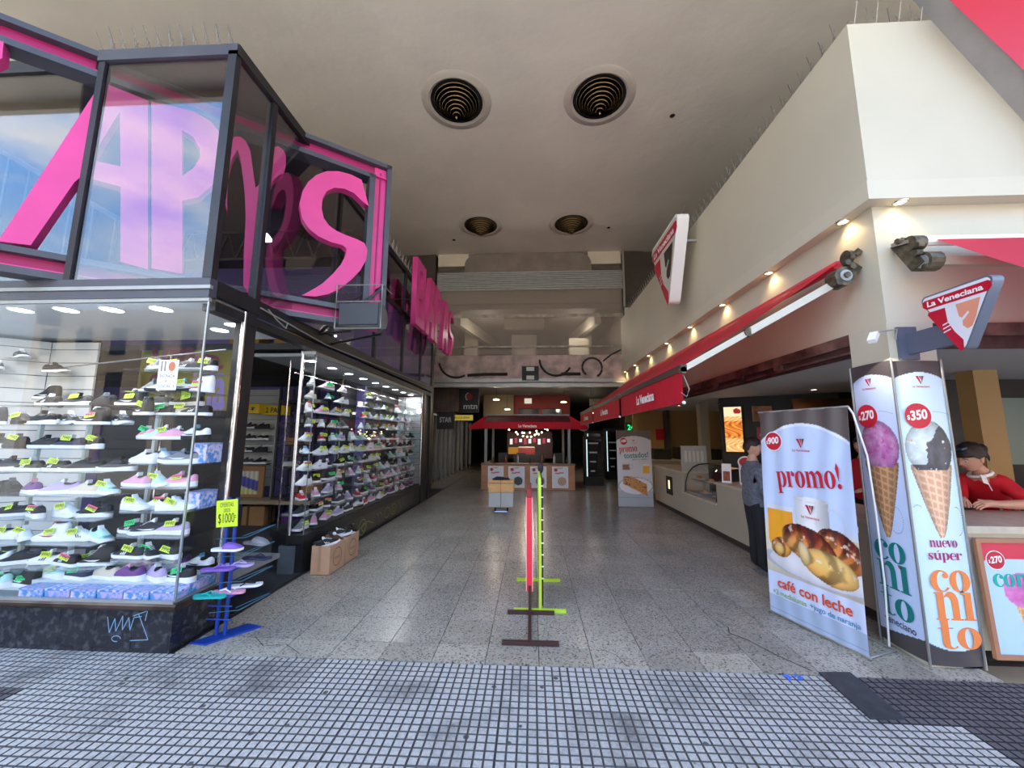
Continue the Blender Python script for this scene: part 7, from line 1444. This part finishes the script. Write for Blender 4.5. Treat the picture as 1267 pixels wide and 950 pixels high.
def fingers(J, E, hand, d, up, side, mi, r=.0085, curl=.3, pre='l'):
    """five finger chains from the joint `hand`; d forward, up = back of the hand, side = thumb side"""
    h = Vector(J[hand][:3]); d = Vector(d).normalized(); up = Vector(up).normalized(); side = Vector(side).normalized()
    J[pre + 'palm'] = (*(h + d * .05), .022, .032); E.append((hand, pre + 'palm', mi)); pal = h + d * .05
    for i, (o_, L) in enumerate(((.028, .068), (.010, .078), (-.009, .072), (-.026, .056))):
        b = pal + side * o_ + d * .018; J[f'{pre}f{i}a'] = (*b, r * 1.1); E.append((pre + 'palm', f'{pre}f{i}a', mi)); m = b + (d * math.cos(curl) - up * math.sin(curl)) * L * .5; J[f'{pre}f{i}b'] = (*m, r); E.append((f'{pre}f{i}a', f'{pre}f{i}b', mi))
        q = m + (d * math.cos(curl * 2.4) - up * math.sin(curl * 2.4)) * L * .5; J[f'{pre}f{i}c'] = (*q, r * .8); E.append((f'{pre}f{i}b', f'{pre}f{i}c', mi))
    b = h + d * .02 + side * .03; J[pre + 't0'] = (*b, r * 1.3); E.append((hand, pre + 't0', mi)); q = b + (d * .75 + side * .6 - up * .25).normalized() * .045; J[pre + 't1'] = (*q, r); E.append((pre + 't0', pre + 't1', mi))
# --- server in red, leaning over the street counter
sv = thing('person', 'dark-haired person in red zip jacket leaning over the street counter', 'person', (4.45, 4.08, .02))
def rel(o, p): return (p[0] - o.location.x, p[1] - o.location.y, p[2] - o.location.z) + tuple(p[3:])
J = {k: rel(sv, v) for k, v in {
 'pelvis': (4.52, 4.10, .84, .15, .12), 'waist': (4.46, 4.07, .97, .135, .105), 'chest': (4.37, 4.0, 1.15, .15, .125), 'neckb': (4.30, 3.98, 1.25, .075), 'neck': (4.24, 3.95, 1.31, .048), 'skull': (4.20, 3.94, 1.36, .045),
 'shl': (4.36, 3.86, 1.18, .072), 'ell': (4.38, 3.72, 1.02, .052), 'wrl': (4.06, 3.66, 1.03, .033), 'hal': (3.97, 3.65, 1.035, .026, .03),
 'shr': (4.20, 4.10, 1.18, .072), 'elr': (4.08, 4.0, .99, .05), 'wrr': (3.92, 3.82, 1.04, .032), 'har': (3.87, 3.76, 1.05, .026, .03),
 'hipl': (4.50, 3.99, .80, .10), 'knl': (4.46, 3.95, .48, .075), 'anl': (4.50, 3.98, .1, .045), 'tol': (4.38, 3.95, .05, .035), 'hipr': (4.56, 4.20, .80, .10), 'knr': (4.54, 4.22, .48, .075), 'anr': (4.58, 4.24, .1, .045), 'tor': (4.46, 4.22, .05, .035)}.items()}
E = [('pelvis', 'waist', 3), ('waist', 'chest', 0), ('chest', 'neckb', 0), ('neckb', 'neck', 1), ('neck', 'skull', 1), ('chest', 'shl', 0), ('shl', 'ell', 0), ('ell', 'wrl', 1), ('wrl', 'hal', 1), ('chest', 'shr', 0), ('shr', 'elr', 0), ('elr', 'wrr', 1), ('wrr', 'har', 1),
     ('pelvis', 'hipl', 2), ('hipl', 'knl', 2), ('knl', 'anl', 2), ('anl', 'tol', 4), ('pelvis', 'hipr', 2), ('hipr', 'knr', 2), ('knr', 'anr', 2), ('anr', 'tor', 4)]
fingers(J, E, 'hal', (-1, .02, -.05), (0, 0, 1), (0, .6, .6), 1, pre='l'); fingers(J, E, 'har', (-.6, -.7, -.1), (0, 0, 1), (-.6, .6, .3), 1, pre='r')
skin_body(J, E, [M_jack, M_skin, M_slack, M_jack, M_black], 'body', sv)
hf = Vector((-.93, -.02, -.42)).normalized(); hu = Vector((-.30, -.20, .93)); hs = hu.cross(hf).normalized(); hu = hf.cross(hs).normalized()
Mh = Matrix((hf, hs, hu)).transposed().to_4x4(); Mh.translation = Vector(rel(sv, (4.15, 3.92, 1.42))); head(sv, Mh, 1.14, long_hair=True)
def lmesh(nm, mb, m, par, smooth=False): return mb.build(nm, m, par, smooth=smooth, world=False)
mb = MB(); c0 = Vector(rel(sv, (4.255, 3.96, 1.262))); mb.tube([c0 + Vector((.07 * math.cos(a), .078 * math.sin(a), .028 * math.cos(a))) for a in [2 * PI * i / 14 for i in range(15)]], .016, 6, cap=False); lmesh('collar', mb, M_whitep, sv, True)
mb = MB(); mb.poly([rel(sv, p) for p in ((4.19, 3.90, 1.265), (4.16, 3.855, 1.19), (4.20, 3.85, 1.175), (4.225, 3.885, 1.24))]); lmesh('collar_flap', mb, M_whitep, sv)
mb = MB(); mb.tube([rel(sv, p) for p in ((4.205, 3.875, 1.23), (4.24, 3.868, 1.12))], .004, 5); lmesh('zip', mb, M_whitep, sv)
mb = MB(); mb.poly([rel(sv, p) for p in ((4.30, 3.845, 1.16), (4.335, 3.83, 1.16), (4.325, 3.83, 1.12))]); lmesh('chest_mark', mb, M_whitep, sv)
mb = MB(); mb.bar(rel(sv, (4.07, 3.92, 1.51)), rel(sv, (4.01, 3.92, 1.49)), .13, .016); lmesh('cap_visor', mb, mat('cap_blue', (40, 70, 96), .6), sv)
mb = MB(); mb.poly([rel(sv, p) for p in ((4.36, 3.94, .98), (4.60, 4.0, .98), (4.64, 3.99, .62), (4.34, 3.93, .62))]); lmesh('apron', mb, M_apron, sv)
# --- customer in a grey sweatshirt, at the passage counter
cu_ = thing('person', 'person in grey sweatshirt and black trousers standing at the passage counter', 'person', (2.72, 4.98, 0))
J = {'pelvis': (0, 0, .84, .125, .15), 'waist': (.0, 0, .98, .12, .145), 'chest': (.01, 0, 1.15, .125, .16), 'neckb': (0, 0, 1.31, .07), 'neck': (.0, 0, 1.355, .05), 'skull': (.01, 0, 1.40, .045),
 'shl': (0, .17, 1.20, .07), 'ell': (.03, .22, .95, .052), 'wrl': (.2, .16, .92, .035), 'hal': (.26, .14, .92, .027, .03), 'shr': (-.0, -.17, 1.20, .07), 'elr': (-.02, -.23, .95, .054), 'wrr': (.14, -.18, .90, .036), 'har': (.22, -.16, .91, .027, .03),
 'hipl': (0, .09, .80, .10), 'knl': (.02, .10, .46, .072), 'anl': (-.01, .10, .10, .05), 'tol': (.12, .11, .045, .04), 'hipr': (0, -.09, .80, .10), 'knr': (.0, -.10, .46, .072), 'anr': (-.03, -.10, .10, .05), 'tor': (.10, -.12, .045, .04)}
E = [('pelvis', 'waist', 0), ('waist', 'chest', 0), ('chest', 'neckb', 0), ('neckb', 'neck', 1), ('neck', 'skull', 1), ('chest', 'shl', 0), ('shl', 'ell', 0), ('ell', 'wrl', 0), ('wrl', 'hal', 1), ('chest', 'shr', 0), ('shr', 'elr', 0), ('elr', 'wrr', 0), ('wrr', 'har', 1),
     ('pelvis', 'hipl', 2), ('hipl', 'knl', 2), ('knl', 'anl', 2), ('anl', 'tol', 4), ('pelvis', 'hipr', 2), ('hipr', 'knr', 2), ('knr', 'anr', 2), ('anr', 'tor', 4)]
J2 = dict(J); E2 = list(E)
fingers(J, E, 'hal', (1, -.1, 0), (0, 0, 1), (0, -1, 0), 1, pre='l'); fingers(J, E, 'har', (1, .1, 0), (0, 0, 1), (0, 1, 0), 1, pre='r')
skin_body(J, E, [M_sweat, M_skin, M_slack, M_sweat, M_shoen], 'body', cu_, hem=.80)
Mh = Matrix.Rotation(-.35, 4, 'Z') @ Matrix.Rotation(.15, 4, 'Y'); Mh.translation = Vector((.02, 0, 1.475)); head(cu_, Mh, .96)
for y in (.10, -.12):
    mb = MB(); mb.F = Matrix.Translation((.05, y, 0)); mb.box(-.07, .12, -.032, .032, 0, .014); lmesh('shoe_sole', mb, mat('sole_grey', (110, 112, 118), .6), cu_)
# --- second server, only glimpsed between banner and pillar
s3 = thing('person', 'person in red jacket glimpsed between the croissant banner and the pillar', 'person', (4.42, 5.45, .02), rz=PI * 1.1)
fingers(J2, E2, 'hal', (1, -.1, 0), (0, 0, 1), (0, -1, 0), 1, pre='l'); fingers(J2, E2, 'har', (1, .1, 0), (0, 0, 1), (0, 1, 0), 1, pre='r')
skin_body(J2, E2, [M_jack, M_skin, M_slack, M_jack, M_shoen], 'body', s3, hem=.80); Mh = Matrix.Identity(4); Mh.translation = Vector((.02, 0, 1.475)); head(s3, Mh, .96, long_hair=True)
